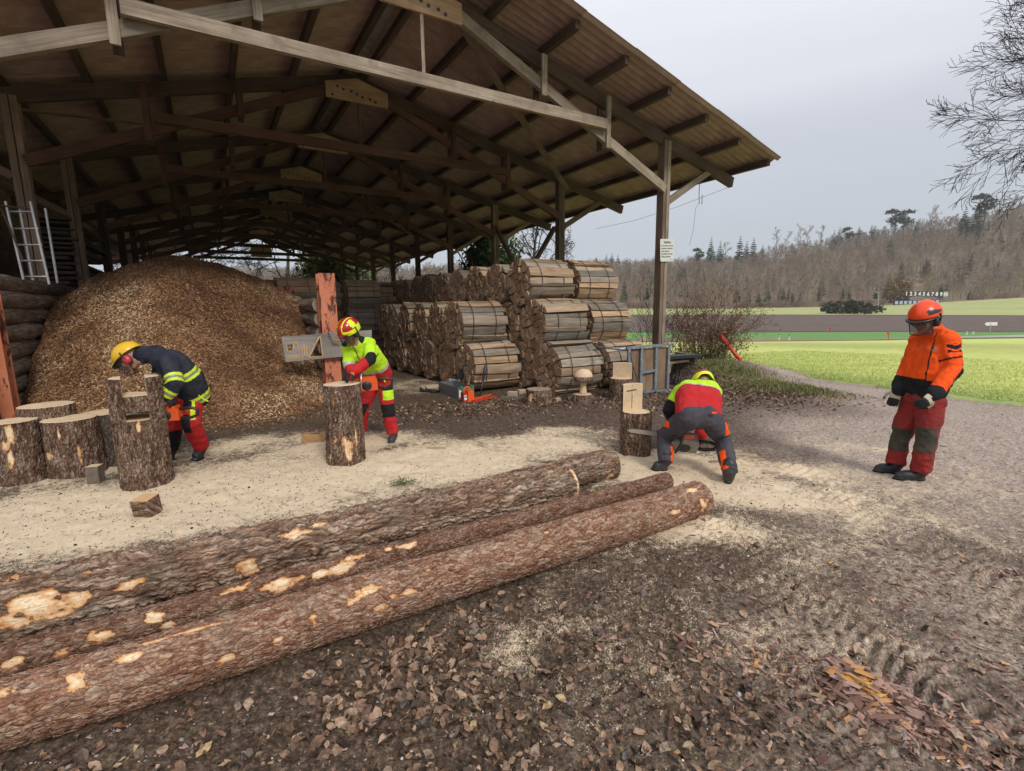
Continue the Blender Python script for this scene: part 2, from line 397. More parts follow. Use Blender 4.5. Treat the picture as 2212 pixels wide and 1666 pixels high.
# arched tyre lugs pressed across the yard
def lugs(cx, cy, ang, wid, ln, sp, amp):
    a = math.radians(ang); dx = GX-cx; dy = GY-cy; u = dx*math.cos(a)+dy*math.sin(a); v = -dx*math.sin(a)+dy*math.cos(a)
    w = np.exp(-(np.abs(v)/wid)**4)*np.exp(-(np.abs(u)/ln)**6)
    ph = (u+.55*np.abs(v)**1.4/wid**.4+.03*(n1_-.5)*6)/sp
    return 3.4*amp*w*(np.sin(2*math.pi*ph)-.35*sst(.6, 1, np.sin(2*math.pi*ph)))*(.45+n2_)
for px, py, ang, wid, ln, sp, amp in [(1400, 1300, 78, .26, 1.3, .085, .0075), (1150, 1400, 62, .24, .8, .08, .007), (1840, 1320, 100, .28, 1.3, .085, .0065), (1640, 1230, 84, .26, 1.5, .085, .006), (2080, 1500, 112, .24, .9, .085, .006), (2000, 1150, 88, .3, 1.8, .10, .006)]:
    c_ = G(px, py); GZ += lugs(c_[0], c_[1], ang, wid, ln, sp, amp)
nr, nc = len(rows), len(cols)
pale = blobs(GX, GY, [(2150, 1000, 2.6, 1.8, 1, -55), (1850, 850, 2.4, 1.1, 1, -60), (1700, 812, 1.5, .5, 1, -60), (2300, 960, 3, 3, 1, 0)]); pale = np.clip(pale*1.3+(n1_-.5)*.9*(pale > 0), 0, 1)
ii = (np.arange(nr-1)[:, None]*nc+np.arange(nc-1)[None, :]).ravel()
FQ = np.stack([ii, ii+1, ii+nc+1, ii+nc], 1)
# materials
t = NT('yard_ground', .85, .25); v = t.co('Object')
a_d, a_m, a_s = t.attr('dust'), t.attr('mulch'), t.attr('soil')
nA = t.noise(v, 9, 8, .65); nB = t.noise(v, 48, 6, .7); nC = t.noise(v, 170, 4, .7)
nB2 = t.math('ADD', t.math('MULTIPLY', nB, .62), t.math('MULTIPLY', t.noise(t.co('Object', (1, 1.5, 1)), 17, 6, .72), .38)); grav = t.ramp(nB2, [(.36, (.060, .040, .029)), (.45, (.20, .145, .108)), (.53, (.37, .285, .22)), (.64, (.66, .56, .46))])
speck = t.ramp(t.vor(v, 95, 'F1'), [(.10, 1), (.22, 0)])
grav = t.mix(t.math('MULTIPLY', t.ramp(t.noise(v, 1.7, 7, .7), [(.46, 0), (.62, .62)]), t.math('SUBTRACT', 1, t.attr('pale'), True)), grav, (.085, .056, .040)); grav = t.mix(t.math('MULTIPLY', t.attr('pale'), .6), grav, t.ramp(nB2, [(.37, (.22, .165, .13)), (.5, (.50, .40, .335)), (.63, (.76, .66, .57))]))
grav = t.mix(t.math('MULTIPLY', speck, t.ramp(nC, [(.5, 0), (.62, .75)])), grav, (.62, .55, .44))
soilc = t.ramp(nB2, [(.36, (.018, .012, .008)), (.5, (.095, .063, .042)), (.64, (.27, .195, .13))])
soilc = t.mix(t.math('MULTIPLY', t.ramp(t.vor(v, 120), [(.08, 1), (.2, 0)]), t.ramp(nC, [(.52, 0), (.62, .8)])), soilc, (.45, .34, .2))
c0 = t.mix(a_s, grav, soilc)
mulc = t.ramp(nB2, [(.36, (.025, .016, .012)), (.5, (.11, .074, .056)), (.64, (.30, .215, .155))])
c0 = t.mix(t.math('MULTIPLY', a_m, .85), c0, mulc)
dustc = t.ramp(t.math('ADD', t.math('MULTIPLY', nC, .6), t.math('MULTIPLY', nA, .4)), [(.3, (.52, .38, .24)), (.5, (.78, .62, .425)), (.7, (.88, .765, .57))])
nD = t.noise(v, 120, 3, .8); grain = t.math('ADD', t.math('MULTIPLY', t.math('SUBTRACT', nD, .5), 3.4), t.math('MULTIPLY', t.math('SUBTRACT', t.noise(v, 18, 5, .7), .5), 2.6))
dm = t.math('ADD', t.math('SUBTRACT', t.math('MULTIPLY', a_d, 2.1), .55), grain); dm = t.math('MULTIPLY', dm, 1.5, True)
dm = t.math('MULTIPLY', dm, t.math('MULTIPLY', a_d, 9, True))
# sparse sawdust flecks far beyond the heaps
c0 = t.mix(dm, c0, dustc)
t.col(c0); t.rough(t.mix(dm, t.ramp(nA, [(.35, .55), (.6, .9)]), .95))
t.bump(t.math('ADD', t.math('MULTIPLY', nB, .7), t.math('MULTIPLY', nC, .5)), .7, .026)
M['yard'] = t.m
me = np_mesh('ground', np.stack([GX, GY, GZ], 1), FQ, [M['yard']], smooth=True, attrs={'dust': dust, 'mulch': mul, 'soil': soil, 'pale': pale})
ground = np_obj('ground', me); ground['kind'] = 'structure'; ground['label'] = 'churned yard ground with sawdust, gravel and dark soil'
# coarse earth under and around everything, out to the horizon
def ring_sheet(name, us, Ys, zoff, mat, keep=None, smooth=True):
    X = (us[None, :]*Ys[:, None]).ravel(); Y = np.repeat(Ys, len(us)); n_, m_ = len(Ys), len(us)
    Z = zfar(X, Y)+zoff; i = (np.arange(n_-1)[:, None]*m_+np.arange(m_-1)[None, :]).ravel()
    F = np.stack([i, i+1, i+m_+1, i+m_], 1)
    if keep is not None:
        cx = X[F].mean(1); cy = Y[F].mean(1); F = F[keep(cx, cy)]
    o = np_obj(name, np_mesh(name, np.stack([X, Y, Z], 1), F, [mat], smooth=smooth)); o['kind'] = 'structure'; return o
t = NT('earth', .9, .2); v = t.co('Object'); t.col(t.ramp(t.noise(v, 1.5, 8, .7), [(.3, (.09, .07, .052)), (.7, (.26, .205, .16))])); t.bump(t.noise(v, 12, 6, .7), .5, .05); M['earth'] = t.m
gx = np.concatenate([-np.geomspace(1400, 20, 24), np.linspace(-18, 18, 37), np.geomspace(20, 1400, 24)])
gy = np.concatenate([-np.geomspace(400, 20, 8), np.linspace(-15, 16, 32), np.geomspace(17, 54, 14), [56, 66, 82, 100, 130, 165, 200, 250, 275, 300, 350, 400, 450, 520, 600, 700]])
X, Y = [q.ravel() for q in np.meshgrid(gx, gy)]
infine = (Y > 1.5) & (Y < 14.5) & (np.abs(X) < 1.25*(Y+.6))
Z = zfar(X, Y)-np.where(Y < 17, .075, .15)+mound(X, Y)*.8
i = (np.arange(len(gy)-1)[:, None]*len(gx)+np.arange(len(gx)-1)[None, :]).ravel()
o = np_obj('earth', np_mesh('earth', np.stack([X, Y, Z], 1), np.stack([i, i+1, i+len(gx)+1, i+len(gx)], 1), [M['earth']], smooth=True)); o['kind'] = 'structure'
# ---- fields
def fieldmat(name, stops, sc, stretch=(1, 1, 1), bump=.5, bd=.05, big=None, bsc=.05):
    t = NT(name, .9, .15); v = t.co('Object', stretch); n = t.noise(v, sc, 7, .7)
    c = t.ramp(n, stops)
    if big: c = t.mix(t.ramp(t.noise(t.co('Object', (1, 3, 1)), bsc, 5, .6), [(.4, 0), (.62, .75)]), c, big)
    if name == 'young_crop': c = t.mix(t.attr('edge'), c, t.ramp(n, [(.3, (.19, .27, .08)), (.7, (.42, .50, .18))]))
    t.col(c); t.bump(n, bump, bd); return t.m
M['wheat'] = fieldmat('young_crop', [(.3, (.33, .42, .11)), (.5, (.53, .59, .17)), (.7, (.74, .74, .29))], 5, (.5, 1, 1), .6, .05, (.60, .60, .19), .12)
M['grassfield'] = fieldmat('grass_field', [(.3, (.10, .22, .06)), (.7, (.18, .32, .095))], 2.5, (.5, 1, 1), .2)
M['plough'] = fieldmat('ploughed', [(.3, (.07, .046, .038)), (.5, (.135, .097, .08)), (.75, (.235, .18, .15))], 1.6, (.35, 1.4, 1), .6, .15, (.13, .105, .095), .03)
M['brownstrip'] = fieldmat('brown_strip', [(.3, (.17, .11, .07)), (.7, (.36, .26, .18))], 2.5, (.5, 1, 1))
M['meadow'] = fieldmat('meadow', [(.3, (.23, .31, .09)), (.7, (.40, .46, .17))], .8, (.2, 1, 1), .2, .05, (.46, .38, .22), .02)
M['forestfloor'] = fieldmat('forest_floor', [(.3, (.16, .105, .072)), (.7, (.32, .22, .155))], .35, (1, 1, 1), .5, .5, (.13, .12, .06), .02)
M['roadm'] = fieldmat('gravel_road', [(.3, (.30, .27, .235)), (.7, (.48, .44, .39))], 3)
_fa = G(2212, 880)[:2]; _fb = G(1640, 806)[:2]; _fd = (_fb-_fa)/np.linalg.norm(_fb-_fa); _fn = np.array([_fd[1], -_fd[0]])
aa = np.concatenate([np.linspace(0, 6, 75), np.geomspace(6.1, 260, 70)]); bb = np.concatenate([-np.geomspace(80, 7, 12), np.linspace(-6.5, 22, 190), np.geomspace(22.5, 130, 60)])
A_, B_ = [q.ravel() for q in np.meshgrid(aa, bb)]
wig = .12*(fbm(np.stack([B_*1.2, 0*B_, 0*B_], 1), 4, 31)-.5)*2*np.exp(-A_)
X = _fa[0]+_fn[0]*(A_+wig)+_fd[0]*B_; Y = _fa[1]+_fn[1]*(A_+wig)+_fd[1]*B_
Z = zfar(X, Y)+.035+np.where(Y < 22, .05*(fbm(np.stack([X*3, Y*3, 0*X], 1), 3, 8)-.45), 0)-.05*np.exp(-A_*7)
i = (np.arange(len(bb)-1)[:, None]*len(aa)+np.arange(len(aa)-1)[None, :]).ravel(); F = np.stack([i, i+1, i+len(aa)+1, i+len(aa)], 1)
F = F[(Y[F].max(1) < 60) & (Y[F].min(1) > -40)]
o = np_obj('crop_field', np_mesh('crop_field', np.stack([X, Y, Z], 1), F, [M['wheat']], smooth=True, attrs={'edge': 1-sst(.2, 2.2, A_+.8*(fbm(np.stack([B_, A_, 0*A_], 1), 3, 6)-.5))})); o['kind'] = 'structure'
crop_edge = (_fa, _fd, _fn)
uu = np.linspace(-.9, 1.95, 110)
ring_sheet('grass_field', uu, np.array([55, 60, 66, 72, 78, 82.]), .06, M['grassfield'])
ring_sheet('ploughed_field', uu, np.array([81.9, 90, 100, 120, 140, 165.]), .12, M['plough'])
ring_sheet('meadow', uu, np.array([164.8, 185, 205, 225, 250, 260.]), .18, M['meadow'])
hs_o = ring_sheet('hillside', np.linspace(-.9, 1.95, 80), np.concatenate([np.linspace(250, 300, 8), np.linspace(310, 520, 20), [600, 700, 900]]), .24, M['forestfloor'])
# brown strip tapering to the right; pale road at the far right; pale line in the ploughed land
def strip(name, pts_lo, pts_hi, Yl, off, mat):
    """pts: list of (px, Y_low, Y_high)"""
    V = []; 
    for (px, ya, yb) in pts_lo:
        u = ray(px, 720); u = u[0]/u[1]
        for k in range(5):
            Yk = ya+(yb-ya)*k/4; V.append((u*Yk, Yk, float(zfar(u*Yk, Yk))+off))
    F = [(5*i+k, 5*i+5+k, 5*i+6+k, 5*i+1+k) for i in range(len(pts_lo)-1) for k in range(4)]
    o = np_obj(name, np_mesh(name, V, np.array(F), [mat])); o['kind'] = 'structure'; return o
strip('bare_soil_strip', [(px, 55.2, 55.5+max(0, 11*(1-(px-1400)/560.))) for px in range(1380, 1960, 20)], None, 0, .11, M['brownstrip'])
strip('far_road', [(px, 57+.3*(1-(px-1850)/500)*3, 57.5+max(.5, (px-1850)/500*9)) for px in range(1840, 2700, 20)], None, 0, .13, M['roadm'])
strip('track_verge', [(px, 164.4, 165.6) for px in range(1300, 2600, 20)], None, 0, .25, M['meadow'])
bpy.data.objects['track_verge'].name = 'grass_verge'
# ------------------------------------------------------------------ scattering
def scatter(name, protos, pos, rot, sc, mat, kind='stuff', rnd=None, parent=None, smooth=False):
    """protos: list of (V (n,3), F (m,3|4)); pos (N,3), rot (N,3,3), sc (N,) or (N,3)"""
    N = len(pos); pk = RNG.integers(0, len(protos), N); VV = []; FF = []; RR = []; base = 0
    rnd = RNG.random(N) if rnd is None else rnd
    for j, (V, F) in enumerate(protos):
        s = np.where(pk == j)[0]
        if not len(s): continue
        V = np.asarray(V, float); F = np.asarray(F)
        S_ = sc[s] if sc.ndim > 1 else np.repeat(sc[s][:, None], 3, 1)
        W = np.einsum('nij,nkj->nki', rot[s], V[None]*S_[:, None, :])+pos[s][:, None, :]
        VV.append(W.reshape(-1, 3)); FF.append((F[None]+(base+np.arange(len(s))*len(V))[:, None, None]).reshape(-1, F.shape[1])); RR.append(np.repeat(rnd[s], len(V))); base += len(s)*len(V)
    me = np_mesh(name, np.concatenate(VV), FF, [mat], smooth=smooth, attrs={'rnd': np.concatenate(RR)})
    o = np_obj(name, me, parent)
    if kind: o['kind'] = kind
    return o
def rotm(N, tilt=.3, yaw=None):
    y = RNG.random(N)*2*math.pi if yaw is None else yaw
    a = RNG.normal(0, tilt, N); b = RNG.normal(0, tilt, N)
    cy, sy = np.cos(y), np.sin(y); ca, sa = np.cos(a), np.sin(a); cb, sb = np.cos(b), np.sin(b); o = np.zeros(N); l = np.ones(N)
    Rz = np.stack([cy, -sy, o, sy, cy, o, o, o, l], 1).reshape(N, 3, 3); Rx = np.stack([l, o, o, o, ca, -sa, o, sa, ca], 1).reshape(N, 3, 3); Ry = np.stack([cb, o, sb, o, l, o, -sb, o, cb], 1).reshape(N, 3, 3)
    return Rx @ Ry @ Rz
def leaf_proto(seed, lobes=True):
    r = np.random.default_rng(seed); n = 11; V = []; 
    mid = [(x, 0, .10*math.sin(x*2.2+r.random())) for x in np.linspace(-.5, .5, 5)]
    for sgn in (1, -1):
        for k, x in enumerate(np.linspace(-.5, .5, 5)):
            w = .30*math.cos(x*2.9)**.7 if abs(x) < .49 else .02
            if lobes and k % 2: w *= .72+.2*r.random()
            V.append((x+r.normal(0, .03), sgn*w, mid[k][2]+(.16+.14*r.random())*w*2*(1 if r.random() < .8 else -.6)+r.normal(0, .02)))
    V = mid+V; F = []
    for b in (5, 10):
        for k in range(4): F.append((k, k+1, b+k+1, b+k) if b == 5 else (k+1, k, b+k, b+k+1))
    return np.array(V), np.array(F)
def chip_proto(seed):
    r = np.random.default_rng(seed); V = np.array([(-.5, -.22, 0), (.5, -.2, 0), (.46, .2, .03), (-.45, .24, 0), (-.35, -.1, .09), (.36, -.08, .1), (.3, .12, .1), (-.33, .13, .08)])+r.normal(0, .05, (8, 3))*np.array([1, 1, .5])
    return V, np.array([(4, 5, 6, 7), (0, 1, 5, 4), (1, 2, 6, 5), (2, 3, 7, 6), (3, 0, 4, 7)])
def peb_proto(seed):
    r = np.random.default_rng(seed); V = []
    for z, rr in ((-.25, .3), (0, .5), (.22, .34)):
        for k in range(6):
            a = k*math.pi/3; V.append((rr*math.cos(a)*1.1, rr*math.sin(a)*.85, z))
    V.append((0, 0, .32)); V = np.array(V)+r.normal(0, .035, (19, 3)); F = []
    for l in (0, 6):
        for k in range(6): F.append((l+k, l+(k+1) % 6, l+6+(k+1) % 6, l+6+k))
    for k in (0, 2, 4): F.append((12+k, 12+k+1, 12+(k+2) % 6, 18))
    return V, np.array(F)
LEAVES = [leaf_proto(i, i % 2 == 0) for i in range(8)]; CHIPS = [chip_proto(i) for i in range(6)]; PEBS = [peb_proto(i) for i in range(4)]
# height lookup on the fine ground
def gz(x, y):
    x = np.asarray(x, float); y = np.asarray(y, float)
    r = np.clip(np.searchsorted(rows, y)-1, 0, nr-2); fr = np.clip((y-rows[r])/(rows[r+1]-rows[r]), 0, 1)
    u = np.clip((x/(y+.6)-cols[0])/(cols[1]-cols[0]), 0, nc-1.001); c = u.astype(int); fc = u-c; Zg = GZ.reshape(nr, nc)
    return (Zg[r, c]*(1-fc)+Zg[r, c+1]*fc)*(1-fr)+(Zg[r+1, c]*(1-fc)+Zg[r+1, c+1]*fc)*fr
def at_ground(px, py):
    g = G(px, py); return Vector((g[0], g[1], float(gz(g[0], g[1]))))
def rndmat(name, stops, rough=.75, spec=.3, nsc=40, bump=.2, trans=0):
    t = NT(name, rough, spec); c = t.ramp(t.attr('rnd'), stops); v = t.co('Object')
    n = t.noise(v, nsc, 4); h = t.n('ShaderNodeHueSaturation'); t.l(c, h.inputs['Color']); t.l(t.ramp(n, [(.3, .62), (.7, 1.3)]), h.inputs['Value']); t.col(h.outputs[0])
    if bump: t.bump(n, bump, .003)
    return t.m
M['leaf'] = rndmat('fallen_leaf', [(0, (.040, .024, .015)), (.3, (.105, .058, .033)), (.6, (.235, .135, .082)), (.85, (.40, .27, .175)), (.93, (.11, .095, .085)), (1, (.48, .33, .16))], .5, .45, 60)
M['flake'] = rndmat('bark_flake', [(0, (.10, .05, .035)), (.35, (.24, .135, .10)), (.8, (.46, .31, .25)), (.93, (.52, .24, .07)), (1, (.62, .36, .13))], .75, .3, 60)
M['pebble'] = rndmat('pebble', [(0, (.13, .12, .115)), (.5, (.25, .24, .23)), (1, (.48, .46, .43))], .6, .4, 30)
M['chip'] = rndmat('wood_chip', [(0, (.070, .032, .018)), (.3, (.175, .085, .040)), (.65, (.30, .16, .078)), (.9, (.43, .26, .135)), (1, (.58, .41, .24))], .8, .2, 30)
M['crumb'] = rndmat('sawdust_crumb', [(0, (.46, .31, .18)), (.5, (.70, .53, .36)), (1, (.84, .71, .53))], .9, .15, 30)
M['crumb_dark'] = rndmat('soil_crumb', [(0, (.015, .011, .008)), (.6, (.06, .043, .032)), (1, (.14, .1, .075))], .9, .15, 30)
def place(N, blobsL, dens=None, ymin=1.1):
    """random positions on the yard drawn from picture-anchored world ellipses"""
    out = []
    for (px, py, rx, ry, w, rot) in blobsL:
        n = max(1, int(N*w)); c = G(px, py); a = math.radians(rot); u = RNG.normal(0, .55, n)*rx; v = RNG.normal(0, .55, n)*ry
        out.append(np.stack([c[0]+u*math.cos(a)-v*math.sin(a), c[1]+u*math.sin(a)+v*math.cos(a)], 1))
    q = np.concatenate(out); q = q[(q[:, 1] > ymin) & (q[:, 1] < 14) & (np.abs(q[:, 0]) < 1.2*(q[:, 1]+.6))]
    return q
def on_logs(q, m=.0):
    """true where a point lies under the foreground logs"""
    r = np.zeros(len(q), bool)
    for (a, b, rr) in LOG_AX:
        a = np.array(a[:2]); b = np.array(b[:2]); d = b-a; L = np.linalg.norm(d); d /= L
        t_ = (q-a) @ d; p_ = np.abs((q-a) @ np.array([-d[1], d[0]])); r |= (t_ > -.05) & (t_ < L+.02) & (p_ < rr*.75+m)
    return r
# ================================================================== LOGS AND STUMPS
def barkmat(name, cols, crack, lichen=None, hz=1., fu=13, fv=42, wv=.05, ek=1.):
    t = NT(name, .85, .25); v = t.co('Object'); k = t.attr('plate'); cr = t.attr('crack'); pa = t.attr('patch')
    n = t.noise(v, 7*hz, 7, .68); n2 = t.noise(v, 60*hz, 5, .7)
    uvn = t.n('ShaderNodeTexCoord').outputs['UV']; dn = t.n('ShaderNodeTexNoise'); t.l(v, dn.inputs['Vector']); dn.inputs['Scale'].default_value = 16; dn.inputs['Detail'].default_value = 5
    ds = t.n('ShaderNodeVectorMath', operation='SCALE'); ds.inputs['Scale'].default_value = wv; t.l(dn.outputs['Color'], ds.inputs[0]); ad = t.n('ShaderNodeVectorMath', operation='ADD'); t.l(uvn, ad.inputs[0]); t.l(ds.outputs[0], ad.inputs[1])
    def vv(su, sv): m = t.n('ShaderNodeMapping'); m.inputs['Scale'].default_value = (su, sv, 1); t.l(ad.outputs[0], m.inputs[0]); return m.outputs[0]
    A = vv(fu*hz, fv*hz); B = vv(fu*2.7*hz, fv*2.3*hz); sc = t.n('ShaderNodeSeparateColor'); t.l(t.vor(A, 1, 'F1', 'Color'), sc.inputs[0]); sb = t.n('ShaderNodeSeparateColor'); t.l(t.vor(B, 1, 'F1', 'Color'), sb.inputs[0])
    eA = t.vor(A, 1, 'DISTANCE_TO_EDGE'); eB = t.vor(B, 1, 'DISTANCE_TO_EDGE')
    f = t.math('ADD', t.math('MULTIPLY', sc.outputs[0], .30), t.math('ADD', t.math('MULTIPLY', sb.outputs[0], .22), t.math('ADD', t.math('MULTIPLY', n, .40), t.math('MULTIPLY', n2, .22))))
    c = t.ramp(f, [(.34, cols[0]), (.48, cols[1]), (.62, cols[2]), (.78, cols[3])])
    if lichen: c = t.mix(t.ramp(t.noise(v, 5, 6, .6), [(.50, 0), (.68, .55)]), c, lichen)
    c = t.mix(t.ramp(eA, [(.0, .72*ek), (.09, 0)]), c, crack); c = t.mix(t.ramp(eB, [(.0, .42*ek), (.09, 0)]), c, crack); c = t.mix(t.math('MULTIPLY', cr, .5), c, crack)
    st = t.noise(t.co('UV', (9, 60, 1)), 1, 5, .65, .6)
    pc = t.ramp(t.math('ADD', t.math('MULTIPLY', pa, .62), t.math('MULTIPLY', t.math('ADD', st, n), .32)), [(.34, (.15, .055, .028)), (.46, (.50, .20, .065)), (.62, (.68, .42, .21)), (.82, (.80, .64, .43))])
    pc = t.mix(t.ramp(st, [(.52, 0), (.64, .6)]), pc, (.42, .18, .07)); pc = t.mix(t.ramp(n2, [(.56, 0), (.66, .7)]), pc, (.20, .085, .045))
    m = t.math('MULTIPLY', t.math('SUBTRACT', t.math('ADD', pa, t.math('MULTIPLY', t.math('SUBTRACT', n2, .5), .9)), .20), 9, True); m = t.math('MULTIPLY', m, t.math('MULTIPLY', pa, 12, True))
    c = t.mix(m, c, pc); t.col(c)
    hb = t.math('ADD', t.math('ADD', t.math('MULTIPLY', t.ramp(eA, [(0, 0), (.2, 1)]), .9), t.math('MULTIPLY', sc.outputs[1], .6)), t.math('ADD', t.math('MULTIPLY', t.ramp(eB, [(0, 0), (.25, 1)]), .4), n2)); hb = t.mix(m, hb, t.math('MULTIPLY', st, .5)); t.bump(hb, .8, .008); return t.m
M['bark_red'] = barkmat('pine_bark_red', [(.16, .066, .038), (.35, .170, .100), (.50, .295, .19), (.64, .475, .35)], (.085, .036, .022), fu=20, fv=52, wv=.035, ek=.75, lichen=(.40, .29, .21))
M['bark_thin'] = barkmat('pine_bark_thin', [(.12, .050, .029), (.25, .12, .070), (.36, .21, .135), (.47, .34, .245)], (.05, .022, .015), fu=24, fv=60, wv=.03, ek=.8)
M['bark_grey'] = barkmat('pine_bark_grey', [(.14, .070, .042), (.31, .175, .110), (.46, .305, .205), (.60, .46, .345)], (.028, .018, .014), lichen=(.30, .25, .19), fu=5, fv=34, wv=.06)
M['bark_brown'] = barkmat('pine_bark_brown', [(.085, .046, .030), (.20, .115, .074), (.32, .205, .142), (.48, .36, .27)], (.024, .014, .010), fu=10, fv=36)
M['bark_dull'] = barkmat('debarked_grey', [(.07, .055, .042), (.12, .092, .070), (.17, .135, .105), (.235, .19, .155)], (.022, .016, .012))
def cutmat(name, c1, c2, c3):
    t = NT(name, .75, .2); uv = t.co('UV'); ln = t.n('ShaderNodeVectorMath', operation='LENGTH'); t.l(uv, ln.inputs[0])
    v = t.co('Object'); n = t.noise(v, 6, 5); w = t.math('ADD', t.math('MULTIPLY', ln.outputs['Value'], 420), t.math('MULTIPLY', n, 9))
    ring = t.math('SINE', w); c = t.ramp(t.math('MULTIPLY_ADD', ring, .5), [(0, c1), (1, c2)])
    for l in t.t.links:
        pass
    c = t.mix(t.ramp(n, [(.4, 0), (.68, .8)]), c, c3)
    sp = t.ramp(t.noise(v, 90, 4), [(.35, .4), (.55, 0)]); c = t.mix(sp, c, tuple(x*.62 for x in c1))
    t.col(c); t.bump(t.noise(v, 60, 4), .35, .003); return t.m
M['cut'] = cutmat('fresh_cut', (.60, .42, .25), (.72, .54, .35), (.78, .62, .44))
M['cut_orange'] = cutmat('orange_cut', (.50, .27, .11), (.62, .38, .19), (.68, .48, .28))
M['cut_dull'] = cutmat('dull_cut', (.30, .21, .14), (.38, .28, .19), (.44, .34, .25))
def bark_log(name, p0, p1, r0, r1, mat, capmat, cell=(.10, .035), depth=.008, res=.009, patches=(), flare=0, keep=None, wob=.02, parent=None, seed=1, label=None, cat=None, org=True, tilt0=None, noise_r=.015, curve=0):
    p0 = Vector(p0); p1 = Vector(p1); ax = (p1-p0); L = ax.length; ax.normalize()
    x = ax.orthogonal().normalized() if abs(ax.z) > .9 else Vector((0, 0, 1)).cross(ax).normalized(); x = (x-ax*x.dot(ax)).normalized(); y = ax.cross(x)
    nu = max(8, int(L/res)); nt = max(16, int(2*math.pi*max(r0, r1)/res)); U, TH = np.meshgrid(np.linspace(0, L, nu+1), np.arange(nt)*2*math.pi/nt, indexing='ij')
    U = U.ravel(); TH = TH.ravel(); R = r0+(r1-r0)*U/L
    C3 = np.stack([U, R*np.cos(TH), R*np.sin(TH)], 1)+seed*7.7
    wrp = (fbm(C3*8, 4, seed+40)-.5)*.11; wr2 = (fbm(C3*8+31, 4, seed+41)-.5)*.22
    Q = np.stack([(C3[:, 0]+wr2)/cell[0], (C3[:, 1]+wrp)/cell[1], (C3[:, 2]+wrp)/cell[1]], 1)
    f1, f2, pid = worley(Q, seed); crack = 1-sst(.0, .20, f2-f1)
    g1, g2, gid = worley(Q*2.3+5, seed+90); crack = np.maximum(crack, .55*(1-sst(.0, .16, g2-g1))); pid = .6*pid+.4*gid
    big = fbm(C3*2.3, 3, seed+9); fine = fbm(C3*55, 2, seed+5)
    disp = depth*(pid*.55+.45*(1-crack)-.6)-depth*.55*crack+(big-.5)*noise_r*2+(fine-.5)*depth*.7
    # overlapping flake edges
    disp += depth*.45*np.clip((Q[:, 0]-np.floor(Q[:, 0]))-.5, -.5, .5)
    patch = np.zeros(len(U))
    for (pu, pth, lu, lt) in patches:
        dth = np.abs((TH-pth+math.pi) % (2*math.pi)-math.pi)*R; w = (fbm(C3*np.array([11, 20, 20])+pu*3, 5, seed+70, .62)-.5)*2.9
        q = (.92-np.sqrt(((U-pu)/lu)**2+(dth/lt)**2)*.9+w)*.9; patch = np.maximum(patch, np.clip(q, 0, 1))
    pm = sst(.12, .32, patch); disp = disp*(1-pm)+pm*(-depth*1.1-.002+(fine-.5)*.003)
    R2 = R+disp+flare*np.exp(-U/.12)*(.6+.8*vnoise(np.stack([TH*2, 0*TH, 0*TH], 1), seed+3))
    bend = curve*np.sin(math.pi*U/L)+wob*(vnoise(np.stack([U*.9, 0*U, 0*U], 1), seed+2)-.5)
    V = np.outer(U, ax)+np.outer(R2*np.cos(TH)+bend, x)+np.outer(R2*np.sin(TH), y)
    i = np.arange(nu)[:, None]*nt; k = np.arange(nt)[None, :]; F = np.stack([(i+k).ravel(), (i+(k+1) % nt).ravel(), (i+nt+(k+1) % nt).ravel(), (i+nt+k).ravel()], 1)
    if keep is not None:
        cu = U[F].mean(1); q = V[F].mean(1); m_ = keep(cu, q[:, 0], q[:, 1], q[:, 2]); F = F[m_]
    uv = np.stack([U, TH*R], 1); mi = np.zeros(len(F), int)
    tris = []; capV = []; capuv = []; b = len(V); Fl = [F]; mis = [mi]
    if keep is None or capmat is not None and keep is None:
        for end in (0, 1):
            ring = np.arange(nt)+(0 if end == 0 else nu*nt); rv = V[ring]; c_ = rv.mean(0); b0 = b+len(capV)*1
            nrm = -np.array(ax) if end == 0 else np.array(ax); vv = []; uu = []
            for kf, fr in enumerate((1., .93, .6, .3)):
                q = c_+(rv-c_)*fr+nrm*(0 if kf == 0 else .004)+np.outer((RNG.random(nt)-.5)*.004, nrm); vv.append(q); uu.append(np.stack([(q-c_) @ np.array(x), (q-c_) @ np.array(y)], 1)*(1 if kf else 1))
            vv.append(c_[None]+nrm*.004); uu.append(np.zeros((1, 2))); vv = np.concatenate(vv); uu = np.concatenate(uu)
            for a_ in range(3):
                k1 = np.arange(nt); k2 = (k1+1) % nt; q = np.stack([b+a_*nt+k1, b+a_*nt+k2, b+(a_+1)*nt+k2, b+(a_+1)*nt+k1], 1)
                Fl.append(q if end else q[:, ::-1]); mis.append(np.full(nt, 1))
            q = np.stack([b+3*nt+k1, b+3*nt+k2, np.full(nt, b+4*nt)], 1); tris.append(q if end else q[:, ::-1])
            V = np.concatenate([V, vv]); uv = np.concatenate([uv, uu]); b = len(V)
            for nm in range(1): crack = np.concatenate([crack, np.zeros(len(vv))]); pid = np.concatenate([pid, np.zeros(len(vv))]); patch = np.concatenate([patch, np.zeros(len(vv))])
    FF = Fl+tris; MI = np.concatenate(mis+[np.full(len(q), 1) for q in tris])
    FQ_ = [np.concatenate(Fl)]+([np.concatenate(tris)] if tris else [])
    me = np_mesh(name, V, FQ_, [mat]+([capmat] if capmat else []), mi=MI, smooth=True, attrs={'crack': crack, 'plate': pid, 'patch': patch}, uv=uv)
    if capmat is not None: pass
    off = worg(parent) if parent is not None else Vector((0, 0, 0))
    o = np_obj(name, me, parent, p0-off)
    if parent is None: ORG[o.name] = p0
    if label: tag(o, label, cat)
    return o
